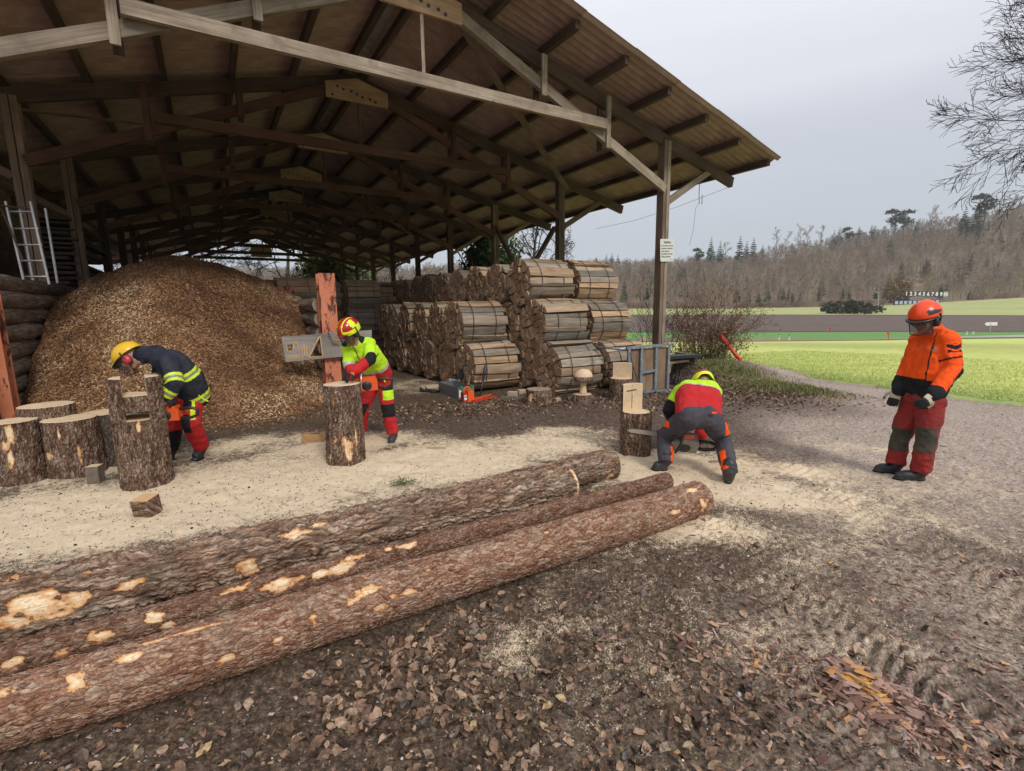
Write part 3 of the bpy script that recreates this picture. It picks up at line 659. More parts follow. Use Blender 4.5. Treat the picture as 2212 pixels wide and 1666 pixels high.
def cyl_uv(px, py, p0, p1, r0, r1):
    """picture point -> (distance along the log, angle) on its near side"""
    p0 = np.array(p0); p1 = np.array(p1); ax = p1-p0; L = np.linalg.norm(ax); ax /= L; q = ray(px, py); r = (r0+r1)/2
    for _ in range(4):
        dp = CPOS-p0; A = q-ax*(q @ ax); B = dp-ax*(dp @ ax); a, b, c = A @ A, 2*A @ B, B @ B-r*r; D = b*b-4*a*c
        k = (-b-math.sqrt(max(D, 0)))/(2*a); X = CPOS+q*k-p0; u = X @ ax; r = r0+(r1-r0)*min(max(u/L, 0), 1)
    axv = Vector(ax); x = axv.orthogonal().normalized() if abs(axv.z) > .9 else Vector((0, 0, 1)).cross(axv).normalized(); x = (x-axv*x.dot(axv)).normalized(); y = axv.cross(x)
    w = Vector(X); return u, math.atan2(w.dot(y), w.dot(x)) % (2*math.pi)
def ext(a, b, k):  # extend a away from b
    a = np.array(a, float); b = np.array(b, float); d = (a-b)/np.linalg.norm(a-b); return a+d*k
def lay(pl, pr, rl, rr, el, er=0):
    a = G(*pl, rl); b = G(*pr, rr); a2 = ext(a, b, el); b2 = ext(b, a, er); a2[2] = rl-.02; b2[2] = rr-.02; return a2, b2, rl, rr
L1 = lay((0, 1537), (1512, 1072), .147, .142, 1.0); L2 = lay((0, 1426), (1440, 1034), .092, .082, 1.0)
L3 = lay((0, 1316), (1228, 1040), .205, .172, 1.1); L4 = lay((975, 1072), (1322, 998), .105, .158, .05)
LOG_AX = [(L1[0], L1[1], .15), (L2[0], L2[1], .1), (L3[0], L3[1], .2), (L4[0], L4[1], .16)]
def pts(Lg, L):
    out = []
    for (px, py, lu, lt) in L:
        u, th = cyl_uv(px, py, *Lg); out.append((u, th, lu*.88, lt*.85))
    return out
P1 = pts(L1, [(377, 1371, .22, .022), (275, 1423, .07, .04), (162, 1472, .06, .07), (539, 1300, .17, .03), (676, 1268, .08, .03), (794, 1280, .11, .05), (878, 1282, .13, .035), (828, 1312, .05, .05), (679, 1339, .04, .06), (490, 1427, .09, .03), (8, 1501, .06, .07), (926, 1231, .05, .03), (1020, 1173, .10, .03), (1454, 1104, .13, .045), (1498, 1057, .08, .04), (1523, 1088, .07, .08), (600, 1385, .05, .02), (790, 1248, .04, .03), (1180, 1150, .05, .02), (250, 1372, .05, .02)])
P2 = pts(L2, [(515, 1271, .07, .045), (613, 1256, .17, .05), (735, 1226, .1, .05), (762, 1204, .13, .03), (333, 1334, .05, .05), (211, 1378, .06, .045), (137, 1413, .07, .03), (882, 1177, .11, .035), (365, 1351, .05, .03), (690, 1240, .06, .04), (840, 1185, .04, .03), (1204, 1090, .03, .06), (30, 1432, .05, .03)])
P3 = pts(L3, [(60, 1310, .19, .075), (140, 1300, .14, .07), (30, 1345, .06, .05), (277, 1261, .08, .055), (417, 1153, .07, .05), (640, 1150, .1, .05), (690, 1130, .1, .035), (539, 1227, .06, .075), (500, 1135, .07, .03), (720, 1098, .08, .02), (20, 1245, .09, .04), (1175, 1005, .05, .03), (200, 1230, .05, .03)])
_l3 = float(np.linalg.norm(np.array(L3[1])-np.array(L3[0]))); P3 += [(_l3, 0., .055, 5.), (0., 0., .01, .01)]
P4 = pts(L4, [(1203, 988, .07, .06), (1190, 1000, .08, .04), (1322, 1030, .06, .05), (1245, 1035, .04, .03)])
lg = [bark_log('pine_log', *L1, M['bark_red'], M['cut_orange'], (.075, .026), .0065, .0075, P1, seed=11, label='long reddish pine log nearest to the viewer, reaching furthest right, with peeled orange spots', cat='log', wob=.03),
      bark_log('pine_log', *L2, M['bark_thin'], M['cut_orange'], (.07, .022), .006, .0075, P2, seed=23, label='thinnest pine log, squeezed between the nearest log and the thick rough one', cat='log', wob=.03),
      bark_log('pine_log', *L3, M['bark_grey'], M['cut_orange'], (.22, .050), .021, .009, P3, seed=31, label='thickest pine log, deeply furrowed, with a large peeled patch at its left end', cat='log', wob=.02, noise_r=.02),
      bark_log('pine_log', *L4, M['bark_grey'], M['cut_orange'], (.10, .033), .011, .009, P4, seed=43, label='short-looking pine log behind the thick one, its end pointing at the carved stump chair', cat='log')]
for o in lg: o['group'] = 'felled pine logs lying across the yard'
# ---------------- upright stumps
def stump(px, py, r, h, label, mat='bark_brown', cap='cut', cell=(.09, .032), depth=.009, patches=(), flare=0, seed=1, cat='stump', group=None, lean=(0, 0), name='log_stump', res=.009):
    g = at_ground(px, py); p0 = Vector((g[0], g[1]+r*.9, g[2]-.02)); p1 = p0+Vector((lean[0], lean[1], h+.02))
    pp = []
    for (qx, qy, lu, lt) in patches:
        u, th = cyl_uv(qx, qy, p0, p1, r, r); pp.append((u, th, lu, lt))
    o = bark_log(name, p0, p1, r+.01, r-.005, M[mat], M[cap], cell, depth, res, pp, flare=flare, seed=seed, label=label, cat=cat, wob=.01, noise_r=.012)
    if group: o['group'] = group
    return o
GS = 'upright log sections standing at the left of the yard'
stump(12, 1052, .200, .64, 'upright log section at the left edge, pale peeled streaks down its bark', patches=[(20, 940, .12, .06), (25, 1000, .15, .025), (10, 965, .08, .05)], seed=51, group=GS)
stump(82, 1028, .245, .74, 'tallest and widest upright log section, behind the others at the left', patches=[(118, 960, .08, .04)], seed=52, group=GS)
stump(131, 1036, .240, .60, 'upright log section with cracked pale top in front of the tall wide one', patches=[(172, 980, .14, .03), (105, 985, .06, .06), (126, 940, .12, .012)], seed=53, group=GS)
stump(208, 1010, .225, .60, 'greyish upright log section just left of the carved throne stump', mat='bark_dull', patches=[(195, 915, .05, .02), (230, 990, .05, .02)], seed=54, group=GS)
stump(738, 1005, .205, .89, 'upright pine stump the woman is sawing into, orange peeled patches near its foot', mat='bark_brown', patches=[(723, 955, .09, .05), (752, 962, .09, .07), (757, 985, .05, .06), (770, 935, .12, .02), (715, 985, .04, .03), (718, 860, .2, .012)], seed=55, cell=(.10, .036), depth=.013, name='work_stump')
stump(1165, 874, .225, .25, 'low pine stump block with a dull cut top in front of the wood bundles', cap='cut_dull', patches=[(1145, 855, .09, .07)], seed=56, cell=(.16, .04), depth=.02, flare=.03)
stump(1478, 836, .235, .64, 'leaning ragged stump behind the plywood frame, black plank lying over it', mat='bark_dull', cap='cut_dull', seed=57, cell=(.15, .03), depth=.03, flare=.07, lean=(.1, .02))
# ---------------- carved pieces: bark skin plus cut wood faces
def carved(px, py, r, h, name, label, keep, solids, mat, seed, cat='stump', patches=()):
    """keep(u,x,y): which bark is left; solids: (polygon in plan, z0, z1, top material)"""
    g = at_ground(px, py); p0 = Vector((g[0], g[1]+r*.9, g[2]-.02)); root = thing(name, label, cat, p0)
    pp = []
    for (qx, qy, lu, lt) in patches:
        u, th = cyl_uv(qx, qy, p0, p0+Vector((0, 0, h)), r, r); pp.append((u, th, lu, lt))
    bark_log('bark', p0, p0+Vector((0, 0, h)), r+.004, r, M[mat], None, (.09, .034), .010, .008, pp, keep=lambda u, x, y, z: keep(u, x, y), seed=seed, parent=root, wob=0, noise_r=.008)
    mb = MB()
    for poly, z0, z1 in solids:
        mb.prism([(p0[0]+x, p0[1]+y) for x, y in poly], p0[2]+z0, p0[2]+z1, m=0)
    mb.uv = [(v[0]-p0[0]+.02, v[1]-p0[1]) for v in mb.v]
    mb.build('carved_wood', M['cut'], root)
    return root
def circ(r, n=48): return [(r*math.cos(2*math.pi*k/n), r*math.sin(2*math.pi*k/n)) for k in range(n)]
def clip(poly, nx, ny, c):
    """keep the part where nx*x+ny*y <= c"""
    out = []
    for i in range(len(poly)):
        a, b = poly[i], poly[(i+1) % len(poly)]; da = nx*a[0]+ny*a[1]-c; db = nx*b[0]+ny*b[1]-c
        if da <= 0: out.append(a)
        if da*db < 0: k = da/(da-db); out.append((a[0]+(b[0]-a[0])*k, a[1]+(b[1]-a[1])*k))
    return out
# throne with two arm posts, seat block and a slot beneath
r = .222; ri = r-.022; an = math.radians(38); nx, ny = math.cos(an), math.sin(an); c = circ(ri)
wl, wr = -.105, .085; top, seat, s1, s0 = 1.12, .95, .80, .715
solids = [(c, 0, s0), (clip(c, nx, ny, wl), s0, top), (clip(c, -nx, -ny, -wr), s0, top-.005), (clip(clip(clip(c, nx, ny, wr), -nx, -ny, -wl), 0, 1, .12), s1, seat)]
def kp(u, x, y):
    q = nx*x+ny*y; mid = (q > wl) & (q < wr); return ~(mid & ((u > seat) | ((u > s0) & (u < s1)) | ((y > .12) & (u > s0))))
carved(288, 1060, r, top, 'carved_throne', 'tall stump being carved into a seat with two arm posts and a slot below', kp, solids, 'bark_brown', 61, patches=[(300, 925, .08, .03)])
# chair near the bent man
r = .178; ri = r-.02; c = circ(ri); nx, ny = .42, -.907; bk = -.055
kp2 = lambda u, x, y: ~((u > .52) & (nx*x+ny*y > bk)) & ~((u > .52) & (x > .10))
ch = carved(1379, 987, r, .83, 'stump_chair', 'pale stump chair nearest the bent man, its upright back cut with a cross-shaped kerf', kp2, [(c, 0, .52), (clip(clip(c, nx, ny, bk), 1, 0, .10), .52, .83)], 'bark_brown', 62, 'chair', patches=[(1404, 925, .10, .03), (1349, 900, .12, .012)])
g = Vector(ch.location); fx = Vector((.907, .42, 0)); fc = g+Vector((nx*bk, ny*bk, 0))+Vector((nx, ny, 0))*.002
mb = MB(); mb.beam(fc+Vector((0, 0, .755))-fx*.10, fc+Vector((0, 0, .765))+fx*.04, .004, .012); mb.beam(fc+Vector((0, 0, .55))-fx*.02, fc+Vector((0, 0, .70))-fx*.02, .004, .006, up=fx)
mb.build('kerf_marks', plain('kerf', (.12, .055, .02), .9), ch)
r = .215; c2 = circ(r-.02); nx2, ny2 = -.55, -.835; bk2 = -.05
kp3 = lambda u, x, y: ~((u > .41) & (nx2*x+ny2*y > bk2))
carved(1346, 866, r, .68, 'stump_chair', 'darker stump chair standing against the galvanised frame, back slab to the right', kp3, [(c2, 0, .41), (clip(c2, nx2, ny2, bk2), .41, .68)], 'bark_brown', 63, 'chair')
# mushroom
g = at_ground(1262, 872); g = Vector((g[0], g[1]+.15, g[2])); root = thing('carved_mushroom', 'chainsaw-carved wooden mushroom on a bark-edged base in front of the bundles', 'carving', g)
bark_log('base', g-Vector((0, 0, .02)), g+Vector((0, 0, .14)), .175, .16, M['bark_brown'], M['cut'], (.08, .03), .012, .01, [(.1, k*1.3, .09, .06) for k in range(3)], seed=64, parent=root)
mb = MB(); pr = [(.13, .075), (.2, .062), (.3, .056), (.38, .066), (.42, .08)]
mb.tube([g+Vector((0, 0, z)) for z, _ in pr], [q for _, q in pr], 14); mb.build('stem', M['cut'], root, smooth=True)
mb = MB(); pr = [(.40, .10), (.385, .168), (.42, .176), (.47, .172), (.53, .15), (.575, .11), (.595, .05), (.6, .01)]
mb.tube([g+Vector((.004*math.sin(z*40), 0, z)) for z, _ in pr], [q for _, q in pr], 20); mb.build('cap', M['cut'], root, smooth=True)
mb = MB(); mb.tube([g+Vector((0, 0, z)) for z in (.375, .39, .43, .47)], [.155, .178, .182, .175], 20, caps=False)
me = mb.build('bark_rim', M['bark_brown'], root, smooth=True)
# ---------------- loose blocks and offcuts
def block(px, py, dx, dy, dz, yaw, label, name='wood_block', top='cut', side='bark_brown', tiltv=(0, 0), cat='offcut', poly=None):
    g = at_ground(px, py); mb = MB(); pl = poly or [(-dx/2, -dy/2), (dx/2, -dy*.42), (dx*.46, dy/2), (-dx*.5, dy*.46)]
    Mx = Matrix.Translation(g+Vector((0, dy*.5, -.01))) @ Matrix.Rotation(math.radians(yaw), 4, 'Z') @ Matrix.Rotation(tiltv[0], 4, 'X') @ Matrix.Rotation(tiltv[1], 4, 'Y')
    mb.prism(pl, 0, dz, Mx, 1, 0); mb.uv = [(v[0]-g[0], v[1]-g[1]+v[2]) for v in mb.v]
    o = mb.build(name, [M[top], M[side]], None, bevel=.004, org=tuple(g)); tag(o, label, cat); return o
M['side_pale'] = plain('sawn_side', (.40, .30, .21), .8, .2, .25, 12, .3, dirt=(.22, .14, .08))
M['side_dark'] = plain('sawn_side_dark', (.16, .13, .10), .8, .2, .3, 15, .3)
block(200, 1050, .11, .11, .19, 8, 'small upright wood block with pale top, left of the throne stump foot', side='side_dark')
block(308, 1118, .15, .15, .17, -6, 'reddish-topped wood block lying in the sawdust in front of the throne stump', top='cut_orange', side='bark_brown', tiltv=(.12, 0))
block(675, 956, .27, .12, .15, -10, 'quarter-round slab wedge with bark lying between the throne and the sawn stump', name='bark_wedge', top='bark_brown', side='cut_orange', poly=[(-.13, -.05), (.13, -.05), (.14, .05), (-.12, .06)], tiltv=(.25, 0))
for k, (px, py, w, l, h, yw, lb) in enumerate([(1128, 850, .18, .12, .09, 20, 'pale split chunk resting on the offcut pile beside the low stump'), (1108, 856, .2, .1, .1, -15, 'pale split chunk at the left of the offcut pile beside the low stump'), (1150, 858, .1, .1, .12, 40, 'smallest pale chunk of the offcut pile, touching the low stump'),
        (1112, 862, .55, .07, .06, -14, 'grey-brown squared stake lying before the offcut pile'), (1205, 868, .12, .08, .06, 30, 'pale wedge chip on the ground between low stump and mushroom')]):
    block(px, py, w, l, h, yw, lb, top='cut' if k != 3 else 'side_dark', side='side_pale' if k != 3 else 'side_dark')
block(1255, 866, .5, .12, .08, 5, 'dark squared timber lying behind the carved mushroom', top='side_dark', side='side_dark')
for k, (px, py, w, l, yw, lb) in enumerate([(942, 972, .24, .06, -8, 'thin pale offcut lying in the sawdust right of the sawn stump'), (1515, 1128, .07, .03, 10, 'small dark red bark piece right of the nearest log end'), (1610, 985, .3, .09, -25, 'pale thin slab in the sawdust behind the bent man'),
        (1545, 1000, .12, .06, 10, 'flat brown chip between the bent man boots'), (1670, 1022, .16, .04, -10, 'flat pale offcut on the gravel right of the bent man'), (1440, 1017, .2, .1, -10, 'pale sliver lying beside the bent man left boot'), (905, 822, .42, .09, 10, 'grey plank piece lying inside the shed behind the woman')]):
    block(px, py, w, l, .025, yw, lb, top='side_pale' if k not in (1, 3) else 'bark_red', side='side_pale' if k not in (1,) else 'bark_red')
# ---------------- litter on the yard
q = place(1150, [(1060, 1560, 1.9, .7, 1, 8), (560, 1600, 1.0, .35, .5, 5), (1500, 1640, 1.3, .4, .45, 0), (2000, 1600, 1.0, .5, .12, 0), (1000, 1400, .8, .45, .45, 25)])
cl = fbm(np.stack([q[:, 0]*2.6, q[:, 1]*2.6, 0*q[:, 0]], 1), 3, 77); q = q[(cl+RNG.normal(0, .05, len(q))) > .49-.16*(RNG.random(len(q)) < .45)]; q = q[~on_logs(q, .03)]
def mkpos(q, lift): return np.stack([q[:, 0], q[:, 1], gz(q[:, 0], q[:, 1])+lift], 1)
nb = min(300, len(q)); order = np.argsort(q[:, 1]); q = q[order]
# the nearest leaves are pieces of their own, sharing mesh data
leafme = []
for j, (V, F) in enumerate(LEAVES):
    for c_ in range(3):
        leafme.append(np_mesh('leaf', V*.062, F, [M['leaf']], smooth=True, attrs={'rnd': np.full(len(V), (j*.37+c_*.41) % 1)}))
for i in range(nb):
    x_, y_ = q[i]; o = bpy.data.objects.new('leaf', leafme[random.randrange(len(leafme))]); s_ = random.uniform(.3, .98)
    o.location = (x_, y_, float(gz(x_, y_))+.010+.012*random.random()); o.rotation_euler = (random.gauss(0, .22), random.gauss(0, .22), random.uniform(0, 6.28)); o.scale = (s_, s_*random.uniform(.6, 1.1), s_*random.uniform(.3, 1.3)); link(o, ground)
q2 = q[nb:]
scatter('leaf_litter', LEAVES, mkpos(q2, .012), rotm(len(q2), .4), np.stack([RNG.uniform(.018, .068, len(q2))]*2+[RNG.uniform(.02, .07, len(q2))], 1), M['leaf'])
q = place(4200, [(1500, 860, 2.2, 1.2, .6, 10), (1620, 850, 1.1, .8, 1, -40), (1050, 880, 2, .7, .4, 20), (1480, 825, 1, .6, .5, 0)], ymin=5)
scatter('mound_leaves', LEAVES, mkpos(q, .012), rotm(len(q), .45), RNG.uniform(.03, .07, len(q)), M['leaf'])
# bark flakes: two drifts at the lower right, stragglers everywhere
FL = [chip_proto(20+i) for i in range(5)]
FL = [(np.c_[V[:, 0]*1.1+.05*np.sin(V[:, 1]*9), V[:, 1]*.9, V[:, 2]*.9+.12*V[:, 0]**2], F) for V, F in FL]
q = place(420, [(1870, 1500, .36, .16, 1, -28), (2080, 1600, .45, .2, .8, -30), (1660, 1410, .5, .16, .4, -20), (1500, 1230, 1.7, .8, .5, 0), (2000, 1300, 1.4, .8, .6, 0), (2150, 1240, .16, .07, .12, 0), (2150, 1480, .4, .3, .3, -30), (1500, 1500, 1.0, .5, .4, 0)])
q = q[~on_logs(q, .03)]; dc = G(1870, 1490); dd = np.hypot(q[:, 0]-dc[0], q[:, 1]-dc[1]); order = np.argsort(dd); q = q[order]
flme = [np_mesh('bark_flake', V*np.array([1, 1, .9]), F, [M['flake']], attrs={'rnd': np.full(len(V), (j*.31+c_*.27) % 1)}) for j, (V, F) in enumerate(FL) for c_ in range(3)]
orme = [np_mesh('bark_flake', V*np.array([1, .8, 1.2]), F, [M['flake']], attrs={'rnd': np.full(len(V), .93+.07*(j % 2))}) for j, (V, F) in enumerate(FL)]
for i in range(260):
    x_, y_ = q[i]; orng = (i < 34 and random.random() < .6); o = bpy.data.objects.new('bark_flake', random.choice(orme if orng else flme)); L_ = random.uniform(.05, .13)*(1.15 if orng else 1)
    o.location = (x_, y_, float(gz(x_, y_))+.008+.02*random.random()*(i < 90)); o.rotation_euler = (random.gauss(0, .22), random.gauss(0, .22), random.gauss(-.5, .9)); o.scale = (L_, L_*random.uniform(.35, .8), L_*.45); link(o, ground)
q3 = q[260:]; sc_ = RNG.uniform(.018, .06, len(q3))
scatter('bark_scraps', FL, mkpos(q3, .004), rotm(len(q3), .25), np.stack([sc_, sc_*RNG.uniform(.5, 1.2, len(sc_)), sc_*.5], 1), M['flake'], rnd=RNG.random(len(q3))**1.3*.92)
# small fragments, pebbles, sawdust crumbs, soil crumbs
def fan(N, y0, y1, pw=1.6, xs=1.2):
    y = y0+(y1-y0)*RNG.random(N)**pw; x = RNG.uniform(-xs, xs, N)*(y+.6); q = np.stack([x, y], 1); return q[~on_logs(q, .02)]
q = fan(7000, 1.2, 7); sc_ = RNG.uniform(.006, .026, len(q)); d_, m_, s_, _, _ = ground_masks(q[:, 0], q[:, 1]); k = RNG.random(len(q)) > d_*.8
scatter('bark_fragments', CHIPS, mkpos(q, .002)[k], rotm(k.sum(), .3), np.stack([sc_, sc_*RNG.uniform(.5, 1.4, len(sc_)), sc_*.45], 1)[k], M['flake'], rnd=RNG.random(k.sum())*.9)
q = fan(3500, 1.2, 9, 1.8); sc_ = RNG.lognormal(math.log(.008), .45, len(q)); scatter('gravel_pebbles', PEBS, mkpos(q, .001), rotm(len(q), .3), sc_, M['pebble'], smooth=True)
q = place(9, [(1430, 1325, .05, .05, 1, 0)]); big = [(1090, 1645), (1420, 1328), (1915, 1258), (1865, 1400), (1885, 1312), (1280, 1505), (2115, 1490), (1230, 1530), (1820, 1600)]
for (px, py) in big:
    g = at_ground(px, py); V, F = PEBS[random.randrange(4)]; me = np_mesh('pebble', V*np.array([.030, .022, .018]), F, [M['pebble']], smooth=True, attrs={'rnd': np.full(len(V), random.random()*.6)})
    o = np_obj('pebble', me, ground, g+Vector((0, 0, .004))); o.rotation_euler = (0, 0, random.random()*6)
q = fan(42000, 1.3, 10, 1.3); d_, m_, s_, n_, _ = ground_masks(q[:, 0], q[:, 1]); pr = np.clip(d_*1.1+.10*(1-s_)+.02, 0, 1)*(1-.8*m_); k = RNG.random(len(q)) < pr; q = q[k]
scatter('sawdust_crumbs', CHIPS, mkpos(q, .002), rotm(len(q), .5), RNG.uniform(.004, .013, len(q)), M['crumb'])
q = fan(16000, 1.2, 6, 1.8); d_, m_, s_, n_, _ = ground_masks(q[:, 0], q[:, 1]); k = RNG.random(len(q)) < np.clip(.25+s_+.0*d_-.7*d_, .03, 1); q = q[k]
scatter('soil_crumbs', PEBS, mkpos(q, .002), rotm(len(q), .6), RNG.lognormal(math.log(.006), .5, len(q)), M['crumb_dark'])
q = fan(20000, 2.6, 12, 1.0); d_, m_, s_, n_, _ = ground_masks(q[:, 0], q[:, 1]); k = (RNG.random(len(q)) < np.clip(.75-d_, .1, 1)) & (q[:, 0] > .2); q = q[k]; sc_ = RNG.lognormal(math.log(.017), .45, len(q))
scatter('yard_debris', CHIPS, mkpos(q, .003), rotm(len(q), .3), np.stack([sc_, sc_*RNG.uniform(.3, .9, len(q)), sc_*.4], 1), M['flake'], rnd=np.where(RNG.random(len(q)) < .45, RNG.random(len(q))*.15, RNG.uniform(.45, .9, len(q))))
q = fan(9000, 3., 11, 1.0); k = q[:, 0] > -.5; q = q[k]; scatter('pale_grit', CHIPS, mkpos(q, .003), rotm(len(q), .4), RNG.lognormal(math.log(.010), .35, len(q)), M['crumb'])
# dark bark bits in the sawdust
q = place(1150, [(500, 1080, 2.2, 1.2, 1, 20), (1200, 930, 1.6, .8, 1, 10), (1560, 1060, 1.2, .9, .4, 0)]); q = q[~on_logs(q)]; sc_ = RNG.uniform(.008, .035, len(q))
scatter('bark_bits', CHIPS, mkpos(q, .003), rotm(len(q), .3), np.stack([sc_, sc_*.5, sc_*.4], 1), M['flake'], rnd=RNG.random(len(q))*.3)
# grass tufts on the mound
V = []; F = []
GR = [(np.array([(-.02, 0, 0), (.02, 0, 0), (.015, .05, .6), (.0, .25, 1)]), np.array([(0, 1, 2, 3)]))]
q = place(9000, [(1560, 820, 1.0, .6, 1, -30), (1680, 852, .9, .5, .8, -35), (1480, 815, .8, .4, .4, 0)], ymin=6)
M['grass'] = rndmat('grass_blades', [(0, (.08, .11, .03)), (.5, (.18, .20, .06)), (1, (.38, .33, .16))], .7)
scatter('mound_grass', GR, mkpos(q, -.005)[::2], rotm(len(q), .45)[::2], RNG.uniform(.04, .13, len(q))[::2], M['grass'])
# crop blades along the near field edge
n_ = 70000; b_ = RNG.uniform(-3, 9, n_); a_ = RNG.random(n_)**2.2*7.5; X = _fa[0]+_fn[0]*a_+_fd[0]*b_; Y = _fa[1]+_fn[1]*a_+_fd[1]*b_; k = a_ > .05+.25*vnoise(np.stack([b_*2, 0*b_, 0*b_], 1), 5); X, Y = X[k], Y[k]
Z = zfar(X, Y)+.03+.05*(fbm(np.stack([X*3, Y*3, 0*X], 1), 3, 8)-.45)
M['crop'] = rndmat('crop_blades', [(0, (.25, .38, .10)), (.5, (.50, .57, .17)), (1, (.74, .73, .30))], .65)
scatter('crop_blades', GR, np.stack([X, Y, Z], 1), rotm(len(X), .5), np.stack([RNG.uniform(.08, .16, len(X)), RNG.uniform(.05, .10, len(X)), RNG.uniform(.03, .075, len(X))], 1), M['crop'])
# ================================================================== THE SHED
TC = -6.2
def zr(t): return 7.104-.249*abs(t-TC)          # underside of rafters
def zc(t): return 7.17-.4288*abs(t-TC)          # middle of lower chords
shed = thing('timber_shed', 'large open timber shed with a corrugated gable roof over wood chips and bundles', 'shed', SH(0, 0, 0))
TM, TL, TR = M['timber'], M['timber_light'], M['timber_red']
def bm(name, mat, t0, s0, z0, t1, s1, z1, w, h, up=Z3):
    mb = MB(); mb.beam(SH(t0, s0, z0), SH(t1, s1, z1), w, h, up); return mb.build(name, mat, shed, bevel=.006)
for n in range(9):
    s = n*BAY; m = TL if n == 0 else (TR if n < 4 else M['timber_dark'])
    for sg, tp in ((1, .08), (-1, 2*TC-.08)):
        for k, dt in enumerate((-.062, .062)):
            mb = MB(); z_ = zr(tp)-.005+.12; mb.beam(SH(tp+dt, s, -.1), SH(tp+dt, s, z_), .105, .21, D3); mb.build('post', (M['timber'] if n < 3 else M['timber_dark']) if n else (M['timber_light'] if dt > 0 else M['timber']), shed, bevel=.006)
    for sg in (1, -1):
        T_ = lambda t: TC+sg*(t-TC)
        # rafter, seated between the two post planks
        bm('rafter', M['timber_dark'], T_(TC+.02), s, zr(TC+.02)+.13, T_(2.75), s, zr(2.75)+.13, .115, .26)
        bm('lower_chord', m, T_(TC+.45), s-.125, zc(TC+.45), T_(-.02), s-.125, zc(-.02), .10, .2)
        for t, za, zb in ((-1.95, 6.36, 5.22), (-3.66, 6.85, 5.98)):
            za = zr(t)+.16; zb_ = zc(t)-.2
            for q, off in enumerate((-.205, .085)):
                bm('hanger', m if q == 0 else M['timber_dark'], T_(t), s+off, za, T_(t), s+off, zb_, .12, .045, D3)
        bm('knee_brace', TL if n == 0 else TM, T_(.2), s, 4.25, T_(1.75), s, zr(1.75)+.03, .10, .15)
    bm('tie_beam', m, -10.35, s-.26, 5.60, -2.05, s-.26, 5.60, .09, .2)
    bm('tie_rod', m, TC, s-.20, 6.8, TC, s-.20, 5.62, .05, .05)
    zb = 6.66
    pl = [(-.74, zb), (.74, zb), (.74, 7.0), (0, 7.2), (-.74, 7.0)] if n != 8 else [(-.45, 5.75), (.95, 5.75), (.95, 6.55), (-.45, 6.55)]
    mb = MB(); Mx = Matrix(((E3.x, 0, D3.x, SH(TC, s, 0).x), (E3.y, 0, D3.y, SH(TC, s, 0).y), (0, 1, 0, 0), (0, 0, 0, 1)))
    mb.prism(pl, -.25, -.20, Mx); mb.uv = [((v[0]*SE[0]+v[1]*SE[1])*1., v[2]) for v in mb.v]
    gb = mb.build('gusset_board', M['gusset'], shed, bevel=.004)
    mb = MB(); rr_ = random.Random(n)
    for k in range(8):
        x_ = -.6+1.2*((k*.37) % 1); z_ = zb+.07+.24*((k*.61) % 1)
        c_ = SH(TC+x_, s-.25, z_); mb = MB(); mb.tube([c_-D3*.012, c_+D3*.004], .032, 6)
        if n != 8: mb.build('bolt', M['steel_dark'], gb)
def VT(px, py, t):
    O = P0+SE*t; q = ray(px, py); k = (O @ SE)/(q[:2] @ SE); Pp = CPOS+q*k; return Vector(Pp)
# longitudinal braces and wind braces
for a, b in (((1198, 492), (1150, 575)), ((1069, 486), (1113, 575))):
    mb = MB(); mb.beam(VT(*a, .08), VT(*b, .08), .1, .14); mb.build('post_brace', TM, shed, bevel=.006)
for k, (ta, sa, tb, sb) in enumerate([(-5.4, .05, .3, 4.15), (-12.7, 4.3, -7.0, 8.3), (-.1, 16.8, -5, 12.7)]):
    bm('wind_brace', TM, ta, sa, zr(ta)-.02, tb, sb, zr(tb)-.04, .16, .03)
# purlins
PT = [2.62-1.235*k for k in range(7)]+[TC+.24]
for sg in (1, -1):
    for t in PT:
        z_ = zr(t)+.262+.075; pieces = [(-1.12, 8.4), (8.4, 21), (21, 34.7)]
        for a, b in pieces:
            bm('purlin', M['timber_dark'], TC+sg*(t-TC), a+.003, z_, TC+sg*(t-TC), b, z_, .11, .15, (E3*(-.249*sg)*-1+Z3).normalized() if False else Z3)
# corrugated sheets
t = NT('fibre_cement_sheet', .85, .2); v = t.co('Object'); r_ = t.rnd()
c_ = t.ramp(t.noise(v, 3, 6, .65), [(.3, (.27, .178, .15)), (.7, (.42, .30, .262))]); c_ = t.mix(t.ramp(t.noise(v, .8, 5), [(.5, 0), (.7, .5)]), c_, (.24, .22, .17))
h_ = t.n('ShaderNodeHueSaturation'); t.l(c_, h_.inputs['Color']); t.l(t.math('ADD', t.math('MULTIPLY', r_, .3), .85), h_.inputs['Value']); t.col(h_.outputs[0]); t.bump(t.noise(v, 60, 4), .3, .003); M['sheet'] = t.m
SW, SLn = .945, 1.345
def sheet_geo():
    nx_ = 5*8+2; xs = np.linspace(0, SW, nx_); zz = .027*np.cos(2*math.pi*xs/.177); V = []
    for y_ in (0, SLn):
        for o_ in (0, .007):
            V += [(x_, y_, z_+o_) for x_, z_ in zip(xs, zz)]
    n_ = nx_; F = []
    for k in range(n_-1):
        F += [(k, 2*n_+k, 2*n_+k+1, k+1), (n_+k, n_+k+1, 3*n_+k+1, 3*n_+k), (k, k+1, n_+k+1, n_+k), (2*n_+k, 3*n_+k, 3*n_+k+1, 2*n_+k+1)]
    return np.array(V), np.array(F)
SV, SF = sheet_geo(); shme = np_mesh('roof_sheet', SV, SF, [M['sheet']], smooth=False)
jobs = []
slope = math.atan(.249); cov = .91; ncol = int((34.9+1.32)/cov)+1
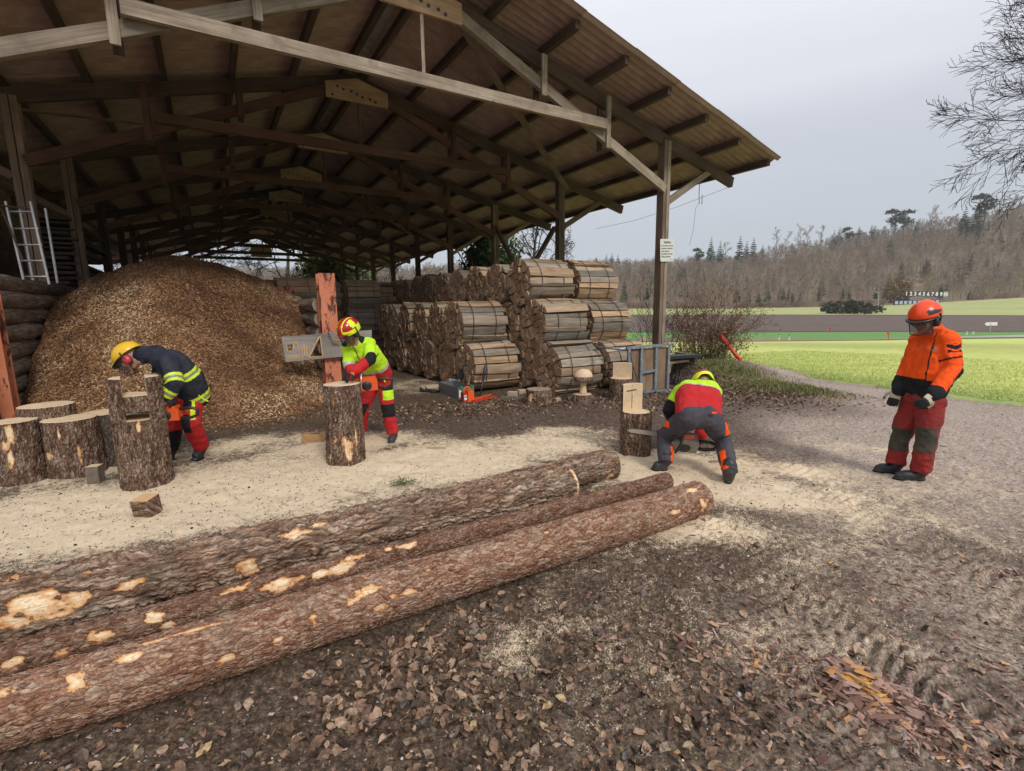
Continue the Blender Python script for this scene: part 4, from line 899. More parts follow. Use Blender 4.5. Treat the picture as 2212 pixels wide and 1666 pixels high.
for sg in (1, -1):
    for ci in range(ncol):
        for ri in range(7):
            t0 = 2.80-ri*1.262; s_ = -1.32+ci*cov
            t_w = TC+sg*(t0-TC); z_ = zr(t0)+.262+.15+.028+.004+ri*0+(.012 if ri % 2 else 0)+(.0065 if ci % 2 else 0)
            X_ = D3; Yv = (-E3*sg*math.cos(slope)+Z3*math.sin(slope)); Zv = X_.cross(Yv) if sg > 0 else Yv.cross(X_)
            jobs.append((s_+random.uniform(-.01, .01), sg, Matrix(((X_.x, Yv.x, Zv.x, 0), (X_.y, Yv.y, Zv.y, 0), (X_.z, Yv.z, Zv.z, 0), (0, 0, 0, 1))), SH(t_w, s_, z_)))
jobs.sort(key=lambda q: q[0]); So = worg(shed)
roofp = bpy.data.objects.new('roof', None); link(roofp, shed)
VV = []; FF = []
for i, (s_, sg, R_, loc) in enumerate(jobs):
    if i < 300:
        o = bpy.data.objects.new('roof_sheet', shme); link(o, roofp); o.matrix_local = Matrix.Translation(loc-So) @ R_
    else:
        A3 = np.array(R_)[:3, :3]; FF.append(SF+len(VV)*len(SV)); VV.append(SV @ A3.T+np.array(loc-So))
o = np_obj('far_roof_sheets', np_mesh('far_roof_sheets', np.concatenate(VV), np.concatenate(FF), [M['sheet']]), roofp); o['kind'] = 'stuff'
mb = MB()
for k in range(12):
    for sg in (1, -1):
        a, b = SH(TC, -1.3+k*3.02, 7.60), SH(TC+sg*.34, -1.3+k*3.02, 7.52)
        c1 = a+D3*3.04
        mb.beam((a+b)/2, (a+b)/2+D3*3.04, .36, .012, (Z3+E3*sg*.23).normalized())
mb.build('ridge_cap', plain('ridge_capping', (.42, .39, .34), .8), shed)
# sign on the nearest post
gs = [At(px, py, 12.35) for px, py in ((1418, 514), (1457, 517), (1453, 563.5), (1414, 562))]
c_ = Vector(sum(gs)/4); c_ = SH(.13, -.135, c_.z)
Rx = Matrix.Rotation(math.radians(-3.5), 4, D3)
sgn = thing('notice_sign', 'white prohibition notice headed Verbot on the nearest shed post', 'sign', c_)
W_, H_ = .50, .545
def rrect(w, h, r, n=5):
    out = []
    for cx, cy, a0 in ((w/2-r, h/2-r, 0), (-w/2+r, h/2-r, 90), (-w/2+r, -h/2+r, 180), (w/2-r, -h/2+r, 270)):
        for k in range(n+1): a = math.radians(a0+90*k/n); out.append((cx+r*math.cos(a), cy+r*math.sin(a)))
    return out
Mx = Matrix.Translation(c_) @ Rx @ Matrix(((E3.x, 0, -D3.x, 0), (E3.y, 0, -D3.y, 0), (0, 1, 0, 0), (0, 0, 0, 1)))
mb = MB(); mb.prism(rrect(W_, H_, .035), 0, .006, Mx); mb.build('plate', plain('sign_white', (.66, .67, .63), .5, .4, .06, 3, 0, dirt=(.35, .42, .22), dsc=2.2, damt=.35), sgn)
M['ink'] = plain('black_ink', (.02, .02, .02), .6, .3, .1, bump=0)
def text(body, size, M4, mat, parent, name='lettering', align='LEFT', off=0, space=1., ext_=0.0008):
    cu = bpy.data.curves.new(name, 'FONT'); cu.body = body; cu.size = size; cu.align_x = align; cu.extrude = ext_; cu.offset = off; cu.resolution_u = 3; cu.space_line = space
    o = bpy.data.objects.new(name, cu); COL.objects.link(o); dg = bpy.context.evaluated_depsgraph_get(); me = bpy.data.meshes.new_from_object(o.evaluated_get(dg)); bpy.data.objects.remove(o); bpy.data.curves.remove(cu)
    me.transform(M4); me.transform(Matrix.Translation(-worg(parent))); me.materials.clear(); me.materials.append(mat)
    return np_obj(name, me, parent)
text('Verbot', .088, Mx @ Matrix.Translation((0, .165, .0072)), M['ink'], sgn, 'heading', 'CENTER', .0022)
for k, ln in enumerate(['Das Betreten des Holz-', 'schopfes ist Unberech-', 'tigten verboten.', 'Bei Unf\u00e4llen wird jede', 'Haftung abgelehnt.']):
    text(ln, .045, Mx @ Matrix.Translation((-.215, .095-k*.066, .0072)), M['ink'], sgn, 'text_line', 'LEFT', .0008)
mb = MB(); mb.box(Mx @ Vector((.15, -.235, .0068)), .12, .0012, .007, (E3, D3, Z3)); mb.build('small_print', M['ink'], sgn)
mb = MB()
for x_ in (-.22, 0, .22): p_ = Mx @ Vector((x_, -.245, .006)); mb.tube([p_, p_-D3*.005], .006, 8)
mb.build('screw', M['steel_dark'], sgn)
# hooks and wires at the eave
hk = thing('wire_hook', 'bent wire hooks hanging under the near right eave', 'hook', SH(1.75, 0, 4.9))
mb = MB(); c0 = SH(1.55, .1, 4.62)
mb.tube([c0+Vector((0, 0, .75)), c0, c0+E3*.02-Z3*.25, c0+E3*.13-Z3*.25, c0+E3*.13-Z3*.02], .009, 5); mb.build('hook', M['steel_dark'], hk)
mb = MB(); a = SH(2.7, 0, 4.9); b = SH(1.6, 4.2, 4.3)
mb.tube([a, a*.66+b*.34-Z3*.10, a*.33+b*.67-Z3*.12, b], .005, 4); wpt = [c0-Z3*.25, Vector(At(1503, 450, 12.6)), Vector(At(1497, 500, 12.6)), Vector(At(1489, 530, 12.6))]; mb.tube(wpt, .0045, 4); mb.build('wire', M['steel_dark'], hk)
# ------------------------------------------------------------------ orange steel posts and log walls
t = NT('peeling_orange_paint', .55, .35); v = t.co('Object', (1, 1, .35)); n = t.noise(v, 9, 8, .7, .4); n2 = t.noise(t.co('Object'), 3, 3)
c = t.ramp(n2, [(.3, (.50, .155, .075)), (.7, (.62, .22, .115))]); c = t.mix(t.ramp(n, [(.535, 0), (.56, 1)]), c, (.10, .035, .024)); t.col(c); t.bump(n, .25, .01); M['orange_post'] = t.m
def hbeam(name, label, t, s, z0, z1, w=.29, dpt=.26, mat=None):
    r = thing(name, label, 'steel post', SH(t, s, z0))
    for nm, ds, ww, th in (('front_flange', -dpt/2, w, .022), ('rear_flange', dpt/2, w, .022)):
        mb = MB(); mb.beam(SH(t, s+ds, z0), SH(t, s+ds, z1), ww, th, D3); mb.build(nm, mat or M['orange_post'], r, bevel=.003)
    mb = MB(); mb.beam(SH(t, s-dpt/2+.012, z0), SH(t, s-dpt/2+.012+dpt-.024, z0), .016, .001) if False else mb.beam(SH(t, s, z0), SH(t, s, z1), .016, dpt-.024, D3); mb.build('web', mat or M['orange_post'], r)
    return r
tt_, zz_ = -7.83, 2.42
hbeam('steel_post', 'peeling orange steel post holding the log wall to the right of the chip pile', tt_, 1.05, 0, 2.40)
hbeam('steel_post', 'rusty steel post with an orange patch at the far end of the right log wall', -7.95, 5.75, 0, 2.36, w=.4)
hbeam('steel_post', 'big orange steel post at the left edge of the picture', -12.30, .52, 0, 2.15, w=.3)
def logwall(name, label, t, s0, s1, r, n, seed):
    w = thing(name, label, 'log wall', SH(t, s0, 0))
    for k in range(n):
        z_ = r+k*2*r*.985; a = SH(t+random.uniform(-.02, .02), s0+random.uniform(-.08, .08), z_); b = SH(t, s1+random.uniform(-.1, .1), z_+random.uniform(-.02, .02))
        bark_log('log', a, b, r*random.uniform(.98, 1.08), r*random.uniform(.95, 1.03), M['wall_log'], M['cut_dull'], (.5, .05), .006, .03, (), seed=seed+k, parent=w, wob=.06, noise_r=.022)
M['wall_log'] = barkmat('weathered_log', [(.15, .11, .08), (.24, .18, .135), (.31, .24, .185), (.40, .325, .26)], (.09, .06, .045), fu=1.5, fv=14)
logwall('log_wall', 'stacked round-log wall on the right of the chip pile, behind the orange post', -7.86, 1.36, 5.6, .142, 7, 80)
logwall('log_wall', 'stacked round-log wall at the left edge holding the chip pile', -12.42, -.8, 6.2, .132, 9, 90)
# ------------------------------------------------------------------ chip pile
tg = np.arange(-12.3, -6.2, .035); sg_ = np.arange(-.9, 9.5, .035); T_, S_ = [q.ravel() for q in np.meshgrid(tg, sg_)]
def pile_z(t, s):
    ds = np.where(s < 4.2, 4.2-s, np.where(s > 5.4, s-5.4, 0)); dt = np.where(t > -10.35, (t+10.35)*.72, -(t+10.35)*.95)
    P_ = np.stack([t, s, 0*t], 1); d_ = (ds**1.35+dt**1.35)**(1/1.35)
    z = 3.66-np.sqrt((.79*d_)**2+.62)+.34*(fbm(P_*.8, 3, 61)-.5)-.16*np.abs(2*fbm(P_*1.1+9, 3, 64)-1)**.7+.06+.10*(fbm(P_*3.5, 3, 62)-.5)+.25*np.exp(-(((s-.35)/.5)**2))*.45*(np.abs(t+9.9) < 3)
    z = np.where((t > -7.8) & (s > 1.0), np.minimum(z, .62-.5*(t+7.8)-.3*(s-1.0)), z)
    return z-.02
Zp = np.maximum(pile_z(T_, S_), -.08)
Zp += .02*(fbm(np.stack([T_*14, S_*14, 0*T_], 1), 2, 63)-.5)
X_ = P0[0]+SE[0]*T_+SD[0]*S_; Y_ = P0[1]+SE[1]*T_+SD[1]*S_; n_ = len(tg); i = (np.arange(len(sg_)-1)[:, None]*n_+np.arange(n_-1)[None, :]).ravel(); F = np.stack([i, i+1, i+n_+1, i+n_], 1); F = F[Zp[F].max(1) > -.03]
t = NT('chip_heap', .9, .15); v = t.co('Object'); ch_ = t.vor(v, 42, 'F1', 'Color'); sp_ = t.n('ShaderNodeSeparateColor'); t.l(ch_, sp_.inputs[0])
c = t.ramp(sp_.outputs[0], [(.1, (.07, .032, .016)), (.5, (.19, .095, .045)), (.85, (.33, .18, .09)), (1, (.46, .28, .15))]); c = t.mix(t.ramp(t.noise(v, 1.1, 5), [(.45, 0), (.65, .6)]), c, (.085, .045, .025)); t.col(c); t.bump(t.vor(v, 42), .8, .03); M['heap'] = t.m
o = np_obj('wood_chip_pile', np_mesh('wood_chip_pile', np.stack([X_, Y_, Zp], 1), F, [M['heap']], smooth=True)); tag(o, 'tall heap of brown wood chips under the shed roof between two log walls', 'wood chips', kind='stuff')
N = 52000; t_ = RNG.uniform(-12.2, -6.9, N); s_ = RNG.uniform(-.9, 6.5, N); z_ = pile_z(t_, s_); k = z_ > -.05; t_, s_, z_ = t_[k], s_[k], z_[k]
e_ = .02; gx_ = (pile_z(t_+e_, s_)-z_)/e_; gy_ = (pile_z(t_, s_+e_)-z_)/e_
nrm = np.stack([-(gx_*SE[0]+gy_*SD[0]), -(gx_*SE[1]+gy_*SD[1]), np.ones(len(t_))], 1); nrm /= np.linalg.norm(nrm, axis=1)[:, None]
a_ = np.cross(nrm, RNG.normal(size=nrm.shape)); a_ /= np.linalg.norm(a_, axis=1)[:, None]; b_ = np.cross(nrm, a_); B = np.stack([a_, b_, nrm], 2) @ rotm(len(t_), .35)
patchn = fbm(np.stack([t_*1.1, s_*1.1, z_], 1), 4, 67); rn = np.clip(RNG.random(len(t_))*.85+(patchn-.5)*2.8-.02, 0, 1); sc_ = RNG.uniform(.022, .062, len(t_))
scatter('loose_wood_chips', CHIPS, np.stack([P0[0]+SE[0]*t_+SD[0]*s_, P0[1]+SE[1]*t_+SD[1]*s_, np.maximum(z_, 0)+.006], 1), B, np.stack([sc_, sc_*.65, sc_*.5], 1), M['chip'], rnd=rn)
q = place(3200, [(420, 925, 2.2, .45, 1, 25), (640, 880, 1.0, .6, .5, 25), (180, 930, 1.0, .6, .4, 25)], ymin=5); sc_ = RNG.uniform(.02, .05, len(q))
scatter('spilt_wood_chips', CHIPS, mkpos(q, .006), rotm(len(q), .3), np.stack([sc_, sc_*.6, sc_*.5], 1), M['chip'])
# ------------------------------------------------------------------ firewood bundles
def wmat(name, stops, greyc):
    t = NT(name, .85, .15); r = t.rnd(); v = t.co('UV', (2.2, 26, 1)); o = t.n('ShaderNodeVectorMath', operation='ADD'); cx = t.n('ShaderNodeCombineXYZ'); t.l(t.math('MULTIPLY', r, 37), cx.inputs[1]); t.l(t.math('MULTIPLY', r, 51), cx.inputs[0]); t.l(v, o.inputs[0]); t.l(cx.outputs[0], o.inputs[1])
    g = t.noise(o.outputs[0], 1, 6, .65, .5); c = t.ramp(g, stops)
    c = t.mix(t.ramp(r, [(.68, 0), (.85, .8)]), c, t.ramp(g, [(.3, tuple(x*.55 for x in greyc)), (.7, greyc)]))
    h = t.n('ShaderNodeHueSaturation'); t.l(c, h.inputs['Color']); x_ = t.math('MULTIPLY', r, 7.31); x_ = t.math('FRACT', x_); t.l(t.math('ADD', t.math('MULTIPLY', x_, .6), .68), h.inputs['Value']); t.col(h.outputs[0]); t.bump(g, .5, .006); return t.m
M['split'] = wmat('split_wood', [(.25, (.24, .14, .078)), (.5, (.43, .285, .17)), (.75, (.62, .455, .295))], (.33, .285, .23))
M['splitbark'] = wmat('split_bark', [(.25, (.11, .085, .06)), (.5, (.24, .20, .15)), (.75, (.38, .34, .28))], (.30, .27, .22))
t = NT('split_end', .85, .15); r = t.rnd(); n = t.noise(t.co('Object'), 26, 4); c = t.ramp(n, [(.3, (.25, .15, .09)), (.7, (.46, .31, .20))]); h = t.n('ShaderNodeHueSaturation'); t.l(c, h.inputs['Color']); t.l(t.math('ADD', t.math('MULTIPLY', r, .65), .62), h.inputs['Value']); t.col(h.outputs[0]); t.bump(n, .3, .004); M['splitend'] = t.m
def cells(R, sp, seed):
    """round packing of wedge shaped cells"""
    r = random.Random(seed); P_ = []
    rows_ = int(R/sp/.87)+2
    for j in range(-rows_, rows_+1):
        for i in range(-rows_, rows_+1):
            x = (i+.5*(j % 2))*sp+r.gauss(0, sp*.24); y = j*sp*.87+r.gauss(0, sp*.24)
            if x*x+y*y < (R*.98)**2: P_.append((x, y))
    out = []; base = circ(R, 28)
    for a, (x, y) in enumerate(P_):
        poly = base
        for b, (u, v) in enumerate(P_):
            if a == b or (u-x)**2+(v-y)**2 > (sp*3)**2: continue
            nx_, ny_ = u-x, v-y; c = (u*u+v*v-x*x-y*y)/2
            poly = clip(poly, nx_, ny_, c)
            if len(poly) < 3: break
        if len(poly) < 3: continue
        cx_ = sum(p[0] for p in poly)/len(poly); cy_ = sum(p[1] for p in poly)/len(poly); k = 1-.0085/max(.02, sp*.5)
        poly = [(cx_+(p[0]-cx_)*k, cy_+(p[1]-cy_)*k) for p in poly]
        # thin out near-duplicate corners
        q = []
        for p in poly:
            if not q or (p[0]-q[-1][0])**2+(p[1]-q[-1][1])**2 > (.016)**2: q.append(p)
        if len(q) > 3: out.append((q, math.hypot(x, y) > R-sp*.75))
    return out
LB = 1.06
def log_mesh(poly, outer, seed, lod=0):
    """wedge along +x, centred"""
    r = random.Random(seed); n = len(poly); ns = 1 if lod else 4; L = LB*r.uniform(.95, 1.03); x0 = -LB/2+r.gauss(0, .015); lift = r.gauss(.004, .017) if outer else 0; lx, ly = (sum(p[0] for p in poly)/len(poly)/RB*lift, sum(p[1] for p in poly)/len(poly)/RB*lift); skx, sky = r.gauss(0, .008), r.gauss(0, .008); V = []; F = []; mi = []; uv = []
    bow = r.gauss(0, .012); wf = [1+r.gauss(0, .05) for _ in range(ns+1)]; cx_ = sum(p[0] for p in poly)/n; cy_ = sum(p[1] for p in poly)/n
    tw = r.gauss(0, .03); per = 0
    for k in range(ns+1):
        f = k/ns; o_ = bow*math.sin(math.pi*f); a = tw*(f-.5)
        for j, (y, z) in enumerate(poly):
            w = 1.0+(wf[k]-1)*(1 if outer else .4)+(r.gauss(0, .05) if outer and not lod else 0)
            yy = (y-cx_)*w; zz = (z-cy_)*w; V.append((x0+L*f, cx_+yy*math.cos(a)-zz*math.sin(a)+(o_ if outer else 0)*y/.5+lx+skx*(f-.5)*2, cy_+yy*math.sin(a)+zz*math.cos(a)+(o_ if outer else 0)*z/.5+ly+sky*(f-.5)*2)); uv.append((f*L+seed*.13, j*.05))
    barky = r.random() < (.42 if outer else .2); rad = [math.hypot(*p) for p in poly]; rm = max(rad)
    for k in range(ns):
        for j in range(n):
            j2 = (j+1) % n; F.append((k*n+j, (k+1)*n+j, (k+1)*n+j2, k*n+j2)); mi.append(2 if (barky and rad[j] > rm-.03 and rad[j2] > rm-.03) else 0)
    return V, F, mi, uv, n, ns
def log_me(poly, outer, seed, lod=0):
    V, F, mi, uv, n, ns = log_mesh(poly, outer, seed, lod); me = bpy.data.meshes.new('split_log'); F = F+[tuple(range(n)), tuple(ns*n+j for j in range(n))[::-1]]; mi = mi+[1, 1]
    me.from_pydata(V, [], F)
    for m in (M['split'], M['splitend'], M['splitbark']): me.materials.append(m)
    me.polygons.foreach_set('material_index', mi); u = me.uv_layers.new(name='UVMap'); li = np.empty(len(me.loops), np.int32); me.loops.foreach_get('vertex_index', li); u.data.foreach_set('uv', np.array(uv, np.float32)[li].ravel()); return me
RB = .50
def strap_me():
    mb = MB()
    for x_ in (-.27, .27):
        p_ = [Vector((x_+.02*math.sin(a*2), (RB+.012)*math.cos(a), (RB+.012)*math.sin(a))) for a in np.linspace(0, 2*math.pi, 33)]; mb.tube(p_, .007, 5, caps=False)
    me = bpy.data.meshes.new('strap'); me.from_pydata(mb.v, [], mb.f); me.materials.append(M['strap']); return me
ST1 = strap_me()
CELLS = [cells(RB, .134, 5), cells(RB, .142, 6), cells(RB, .127, 7)]
LOGM = [[log_me(p, o, 100*ci+k) for k, (p, o) in enumerate(C)] for ci, C in enumerate(CELLS)]
FARM = []
for ci, C in enumerate(CELLS):
    VV = []; FF = []; MI = []; UV = []
    for k, (p, o) in enumerate(C):
        V, F, mi, uv, n, ns = log_mesh(p, o, 100*ci+k, 1); b = len(VV); VV += V; UV += uv; F = F+[tuple(range(n)), tuple(ns*n+j for j in range(n))[::-1]]; mi = mi+[1, 1]; FF += [tuple(b+i for i in f) for f in F]; MI += mi
    me = bpy.data.meshes.new('wood_bundle'); me.from_pydata(VV, [], FF)
    for m in (M['split'], M['splitend'], M['splitbark']): me.materials.append(m)
    me.polygons.foreach_set('material_index', MI); u = me.uv_layers.new(name='UVMap'); li = np.empty(len(me.loops), np.int32); me.loops.foreach_get('vertex_index', li); u.data.foreach_set('uv', np.array(UV, np.float32)[li].ravel()); FARM.append(me)
BG = 'strapped firewood bundles stacked in the shed'; BASEROT = SHA
def bundle(t, s, z, label, near, rot=None, yaw=0):
    ci = random.randrange(3); a = rot if rot is not None else random.uniform(0, 6.28); loc = SH(t, s, z)
    if near:
        b = thing('wood_bundle', label, 'firewood bundle', loc, BG); b.rotation_euler = (a, 0, BASEROT+yaw); b.rotation_mode = 'XYZ'; b.scale = (1, random.uniform(.96, 1.04), random.uniform(.96, 1.04))
        for me in LOGM[ci]:
            o = bpy.data.objects.new('split_log', me); COL.objects.link(o); o.parent = b
        o = bpy.data.objects.new('strap', ST1); COL.objects.link(o); o.parent = b
    else:
        b = bpy.data.objects.new('wood_bundle', FARM[ci]); COL.objects.link(b); b.location = loc; b.rotation_euler = (a, 0, BASEROT+yaw); tag(b, label, 'firewood bundle', BG)
        o = bpy.data.objects.new('strap', ST1); COL.objects.link(o); o.parent = b
    return b
tA, tB, tC = -4.78, -3.60, -2.30
NEARL = {('A', 0, 0): 'front bottom bundle of the inner row, beside the axe handle and fuel can', ('A', 1, 0): 'front top bundle of the inner row, above the one by the axe', ('B', 0, 0): 'front bottom bundle of the middle row, right behind the carved mushroom',
         ('B', 1, 0): 'front bundle in the second tier of the middle row, mossy bark on it', ('B', 2, 0): 'front bundle in the top tier of the middle row', ('C', 0, 0): 'front bottom bundle of the outer row, mostly hidden behind the galvanised frame',
         ('C', 1, 0): 'front bundle in the second tier of the outer row, nearest the shed post', ('C', 2, 0): 'front bundle in the top tier of the outer row, highest at the right'}
ORD = ['first', 'second', 'third', 'fourth', 'fifth', 'sixth', 'seventh', 'eighth', 'ninth', 'tenth']
def rowlabel(row, tier, k, tiers):
    if (row, tier, k) in NEARL: return NEARL[(row, tier, k)]
    tn = {0: 'bottom', 1: 'second', 2: 'top'}[tier] if tiers == 3 else ('bottom', 'top')[tier]
    rn = {'A': 'inner', 'B': 'middle', 'C': 'outer'}[row]
    return 'firewood bundle %s behind the front one in the %s tier of the %s row' % (ORD[k-1], tn, rn) if k <= 10 else 'firewood bundle %s from the far end of the dark %s row, %s tier' % (['', 'last', 'second last', 'third last', 'fourth last', 'fifth last', 'sixth last', 'seventh last', 'eighth last', 'ninth last', 'tenth last', 'eleventh last', 'twelfth last'][{'B': 22, 'C': 20}[row]-k], rn, tn)
for row, tt, s0, tiers, cnt in (('A', tA, .38, 2, 6), ('B', tB, -.92, 3, 22), ('C', tC, -.88, 3, 20)):
    for tier in range(tiers):
        for k in range(cnt):
            near = k < (4 if row == 'A' else (3 if tier == 2 else (2 if tier else 1)))
            if row == 'C' and k > 3 and tier < 2: continue
            if row == 'B' and tier < 1 and k > 8: continue
            bundle(tt+random.uniform(-.04, .04), s0+k*1.015+tier*.5+random.uniform(-.02, .02), .50+tier*.865+(-.02*k*.1)+random.uniform(-.015, .015), rowlabel(row, tier, k, tiers), near, yaw=random.uniform(-.035, .035))
# bundles across the far aisle
for j, (t_, s_, n_) in enumerate([(-7.55, 6.6, 3), (-6.55, 8.3, 3), (-5.45, 7.6, 3), (-9.6, 12.0, 2), (-10.9, 12.0, 2), (-7.7, 7.8, 3), (-4.7, 8.5, 3)]):
    for tier in range(n_):
        bundle(t_, s_, .50+tier*.83, 'shaded firewood bundle of the far column %s, %s tier' % (['just right of the right log wall', 'second right of the log wall', 'closing the aisle end', 'seen over the chip pile shoulder', 'hidden behind the chip pile', 'behind the log wall end', 'joining the inner row end'][j], ['bottom', 'middle', 'top'][tier]), False)
# ================================================================== PLANTS
def segs_geo(segs, n=4):
    S_ = np.array(segs, float); a, b, r0, r1 = S_[:, :3], S_[:, 3:6], S_[:, 6], S_[:, 7]
    d = b-a; d /= np.maximum(np.linalg.norm(d, axis=1), 1e-6)[:, None]; h = np.where(np.abs(d[:, 2:3]) > .9, np.array([[1., 0, 0]]), np.array([[0, 0, 1.]]))
    x = np.cross(d, h); x /= np.linalg.norm(x, axis=1)[:, None]; y = np.cross(d, x); N = len(a); k = np.arange(n)*2*math.pi/n
    ring = x[:, None, :]*np.cos(k)[None, :, None]+y[:, None, :]*np.sin(k)[None, :, None]
    V = np.concatenate([a[:, None]+ring*r0[:, None, None], b[:, None]+ring*r1[:, None, None]], 1).reshape(-1, 3)
    f = np.array([(j, (j+1) % n, n+(j+1) % n, n+j) for j in range(n)]); F = (f[None]+(np.arange(N)*2*n)[:, None, None]).reshape(-1, 4)
    return V, F
def grow(p, d, L, r, depth, out, rg, ns=4, jit=.18, up=.05, spread=.75, kids=(3, 5), ratio=.62, tips=None, rmin=.004, start=.3):
    p = np.array(p, float); d = np.array(d, float); d /= np.linalg.norm(d); st = L/ns; pts_ = [p]; dirs = [d]
    for k in range(ns):
        d = d+rg.normal(0, jit, 3)+np.array([0, 0, up]); d /= np.linalg.norm(d); q = p+d*st
        ra = max(rmin, r*(1-.75*k/ns)); rb = max(rmin*.7, r*(1-.75*(k+1)/ns)); out.append((*p, *q, ra, rb)); p = q; pts_.append(p); dirs.append(d)
    if depth > 0:
        nk = rg.integers(kids[0], kids[1]+1)
        for j in range(nk):
            f = start+(1-start)*(j+rg.random())/nk; i = min(ns-1, int(f*ns)); q = pts_[i]+(pts_[i+1]-pts_[i])*(f*ns-i); dd = dirs[i]
            ax = np.cross(dd, rg.normal(size=3)); ax /= np.linalg.norm(ax); s = spread*rg.uniform(.6, 1.2); nd = dd*math.cos(s)+ax*math.sin(s)
            grow(q, nd, L*ratio*rg.uniform(.7, 1.15)*(1.15-.4*f), max(rmin, r*(1-.7*f)*.55), depth-1, out, rg, max(2, ns-1), jit, up, spread, kids, ratio, tips, rmin, .15)
    if tips is not None and depth <= 1: tips += [pts_[-1], pts_[len(pts_)//2]]
M['twig'] = plain('bare_twigs', (.045, .036, .032), .9, .1, .3, 2, 0)
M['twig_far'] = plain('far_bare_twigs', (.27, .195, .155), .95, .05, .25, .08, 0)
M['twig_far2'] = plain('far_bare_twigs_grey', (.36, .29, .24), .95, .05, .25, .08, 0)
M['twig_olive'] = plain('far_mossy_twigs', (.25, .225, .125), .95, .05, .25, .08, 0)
M['conifer'] = plain('conifer_needles', (.040, .060, .036), .9, .1, .4, .3, 0)
M['conifer_light'] = plain('young_conifer_needles', (.062, .10, .042), .9, .1, .4, .3, 0)
M['treebark'] = plain('tree_bark', (.11, .085, .068), .9, .1, .3, 4, .3, bs=20)
def bare_proto(seed, H=20, twigs=3, rm=.045, dense=(4, 6)):
    rg = np.random.default_rng(seed); out = []; p = np.array([0, 0, -.5]); d = np.array([0, 0, 1.]); n = 7
    for k in range(n):
        d = d+rg.normal(0, .05, 3)*np.array([1, 1, .2]); d /= np.linalg.norm(d); q = p+d*(H*.85/n); r = .26*(1-k/n)+.05; out.append((*p, *q, r, .26*(1-(k+1)/n)+.05))
        if k >= 2:
            for j in range(rg.integers(2, 4)):
                a = rg.random()*6.28; nd = np.array([math.cos(a), math.sin(a), rg.uniform(.5, 1.3)]); grow(p+(q-p)*rg.random(), nd, H*rg.uniform(.16, .26)*(1.15-.08*k), .10, 2, out, rg, 3, .2, .12, .7, dense, .55, None, rm)
        p = q
    return segs_geo(out, 3)
def conifer_geo(seed, H=22, w=.2, tiers=17, gap=0.):
    rg = np.random.default_rng(seed); V = []; F = []
    t = segs_geo([(0, 0, -.5, 0, 0, H*.5, .25, .16), (0, 0, H*.5, 0, 0, H, .16, .03)], 4); base = H*gap
    for k in range(tiers):
        f = k/(tiers-1); z = base+H*.06+(H*.94-base)*f**.9; R = H*w*(1-f)**.8*(.85+.3*rg.random())+.25; nb_ = 9 if f < .8 else 6
        for j in range(nb_):
            a = 6.28*j/nb_+rg.random()*.8; L = R*rg.uniform(.65, 1.15); c, s = math.cos(a), math.sin(a); wd = L*.26; dr = L*rg.uniform(.15, .4); b = len(V)
            V += [(0, 0, z+.15), (c*L*.55-s*wd, s*L*.55+c*wd, z-dr*.5-.15*L), (c*L*.55+s*wd, s*L*.55-c*wd, z-dr*.5-.15*L), (c*L, s*L, z-dr), (c*L*.5, s*L*.5, z+.12*L-dr*.3)]
            F += [(0+b, 1+b, 3+b, 4+b), (0+b, 4+b, 3+b, 2+b)]
    return t, (np.array(V), np.array(F))
def pine_geo(seed, H=22, base=.5):
    rg = np.random.default_rng(seed); seg_ = [(0, 0, -.5, .2, .1, H*.6, .28, .2), (.2, .1, H*.6, 0, 0, H*.95, .2, .05)]; V = []; F = []
    for k in range(15):
        f = rg.random(); z = H*(base+(.97-base)*f); R = H*.14*math.sin(math.pi*min(1, .25+.75*(1-f)))*rg.uniform(.4, 1.1)+.2; a = rg.random()*6.28; c = np.array([R*math.cos(a), R*math.sin(a), z]); seg_.append((0, 0, z-1.2, *c, .09, .04)); r = H*rg.uniform(.045, .085)
        for j in range(46):
            q = rg.normal(size=3)*np.array([1, 1, .55])*r*.62; d1, d2 = rg.normal(size=3)*r*.20, rg.normal(size=3)*r*.20; b = len(V); p = c+q; V += [p-d1, p+d2, p+d1, p-d2]; F.append((b, b+1, b+2, b+3))
    return segs_geo(seg_, 4), (np.array(V), np.array(F))
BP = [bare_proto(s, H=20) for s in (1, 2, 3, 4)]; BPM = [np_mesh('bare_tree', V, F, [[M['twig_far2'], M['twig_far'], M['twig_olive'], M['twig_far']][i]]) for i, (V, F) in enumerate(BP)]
CPM = []
for i, (w, g_, mt) in enumerate([(.17, .12, 'conifer'), (.2, .0, 'conifer'), (.24, .0, 'conifer_light'), (.20, .55, 'conifer')]):
    (tv, tf), (cv, cf) = conifer_geo(20+i, 22, w, 16, g_) if g_ < .5 else pine_geo(31); me = np_mesh('conifer', np.concatenate([cv, tv]), np.concatenate([cf, tf+len(cv)]), [M[mt], M['treebark']], mi=[0]*len(cf)+[1]*len(tf)); CPM.append(me)
def far_tree(px, py, Y, me, H0, label, name, cat, group, wid=1.):
    q = ray(px, py); q = q*Y/q[1]; X = q[0]; zt_ = CAM_H+q[2]; zb = float(zfar(X, Y))+.2; s = max(.15, (zt_-zb)/H0)
    o = bpy.data.objects.new(name, me); COL.objects.link(o); o.location = (X, Y, zb); o.scale = (s*wid, s*wid, s); o.rotation_euler = (0, 0, random.uniform(0, 6.28)); tag(o, label, cat, group); return o
GR1, GR2 = 'dark conifers standing out of the far wood', 'tall bare trees on the far ridge line'
protoB = []; protoC = []
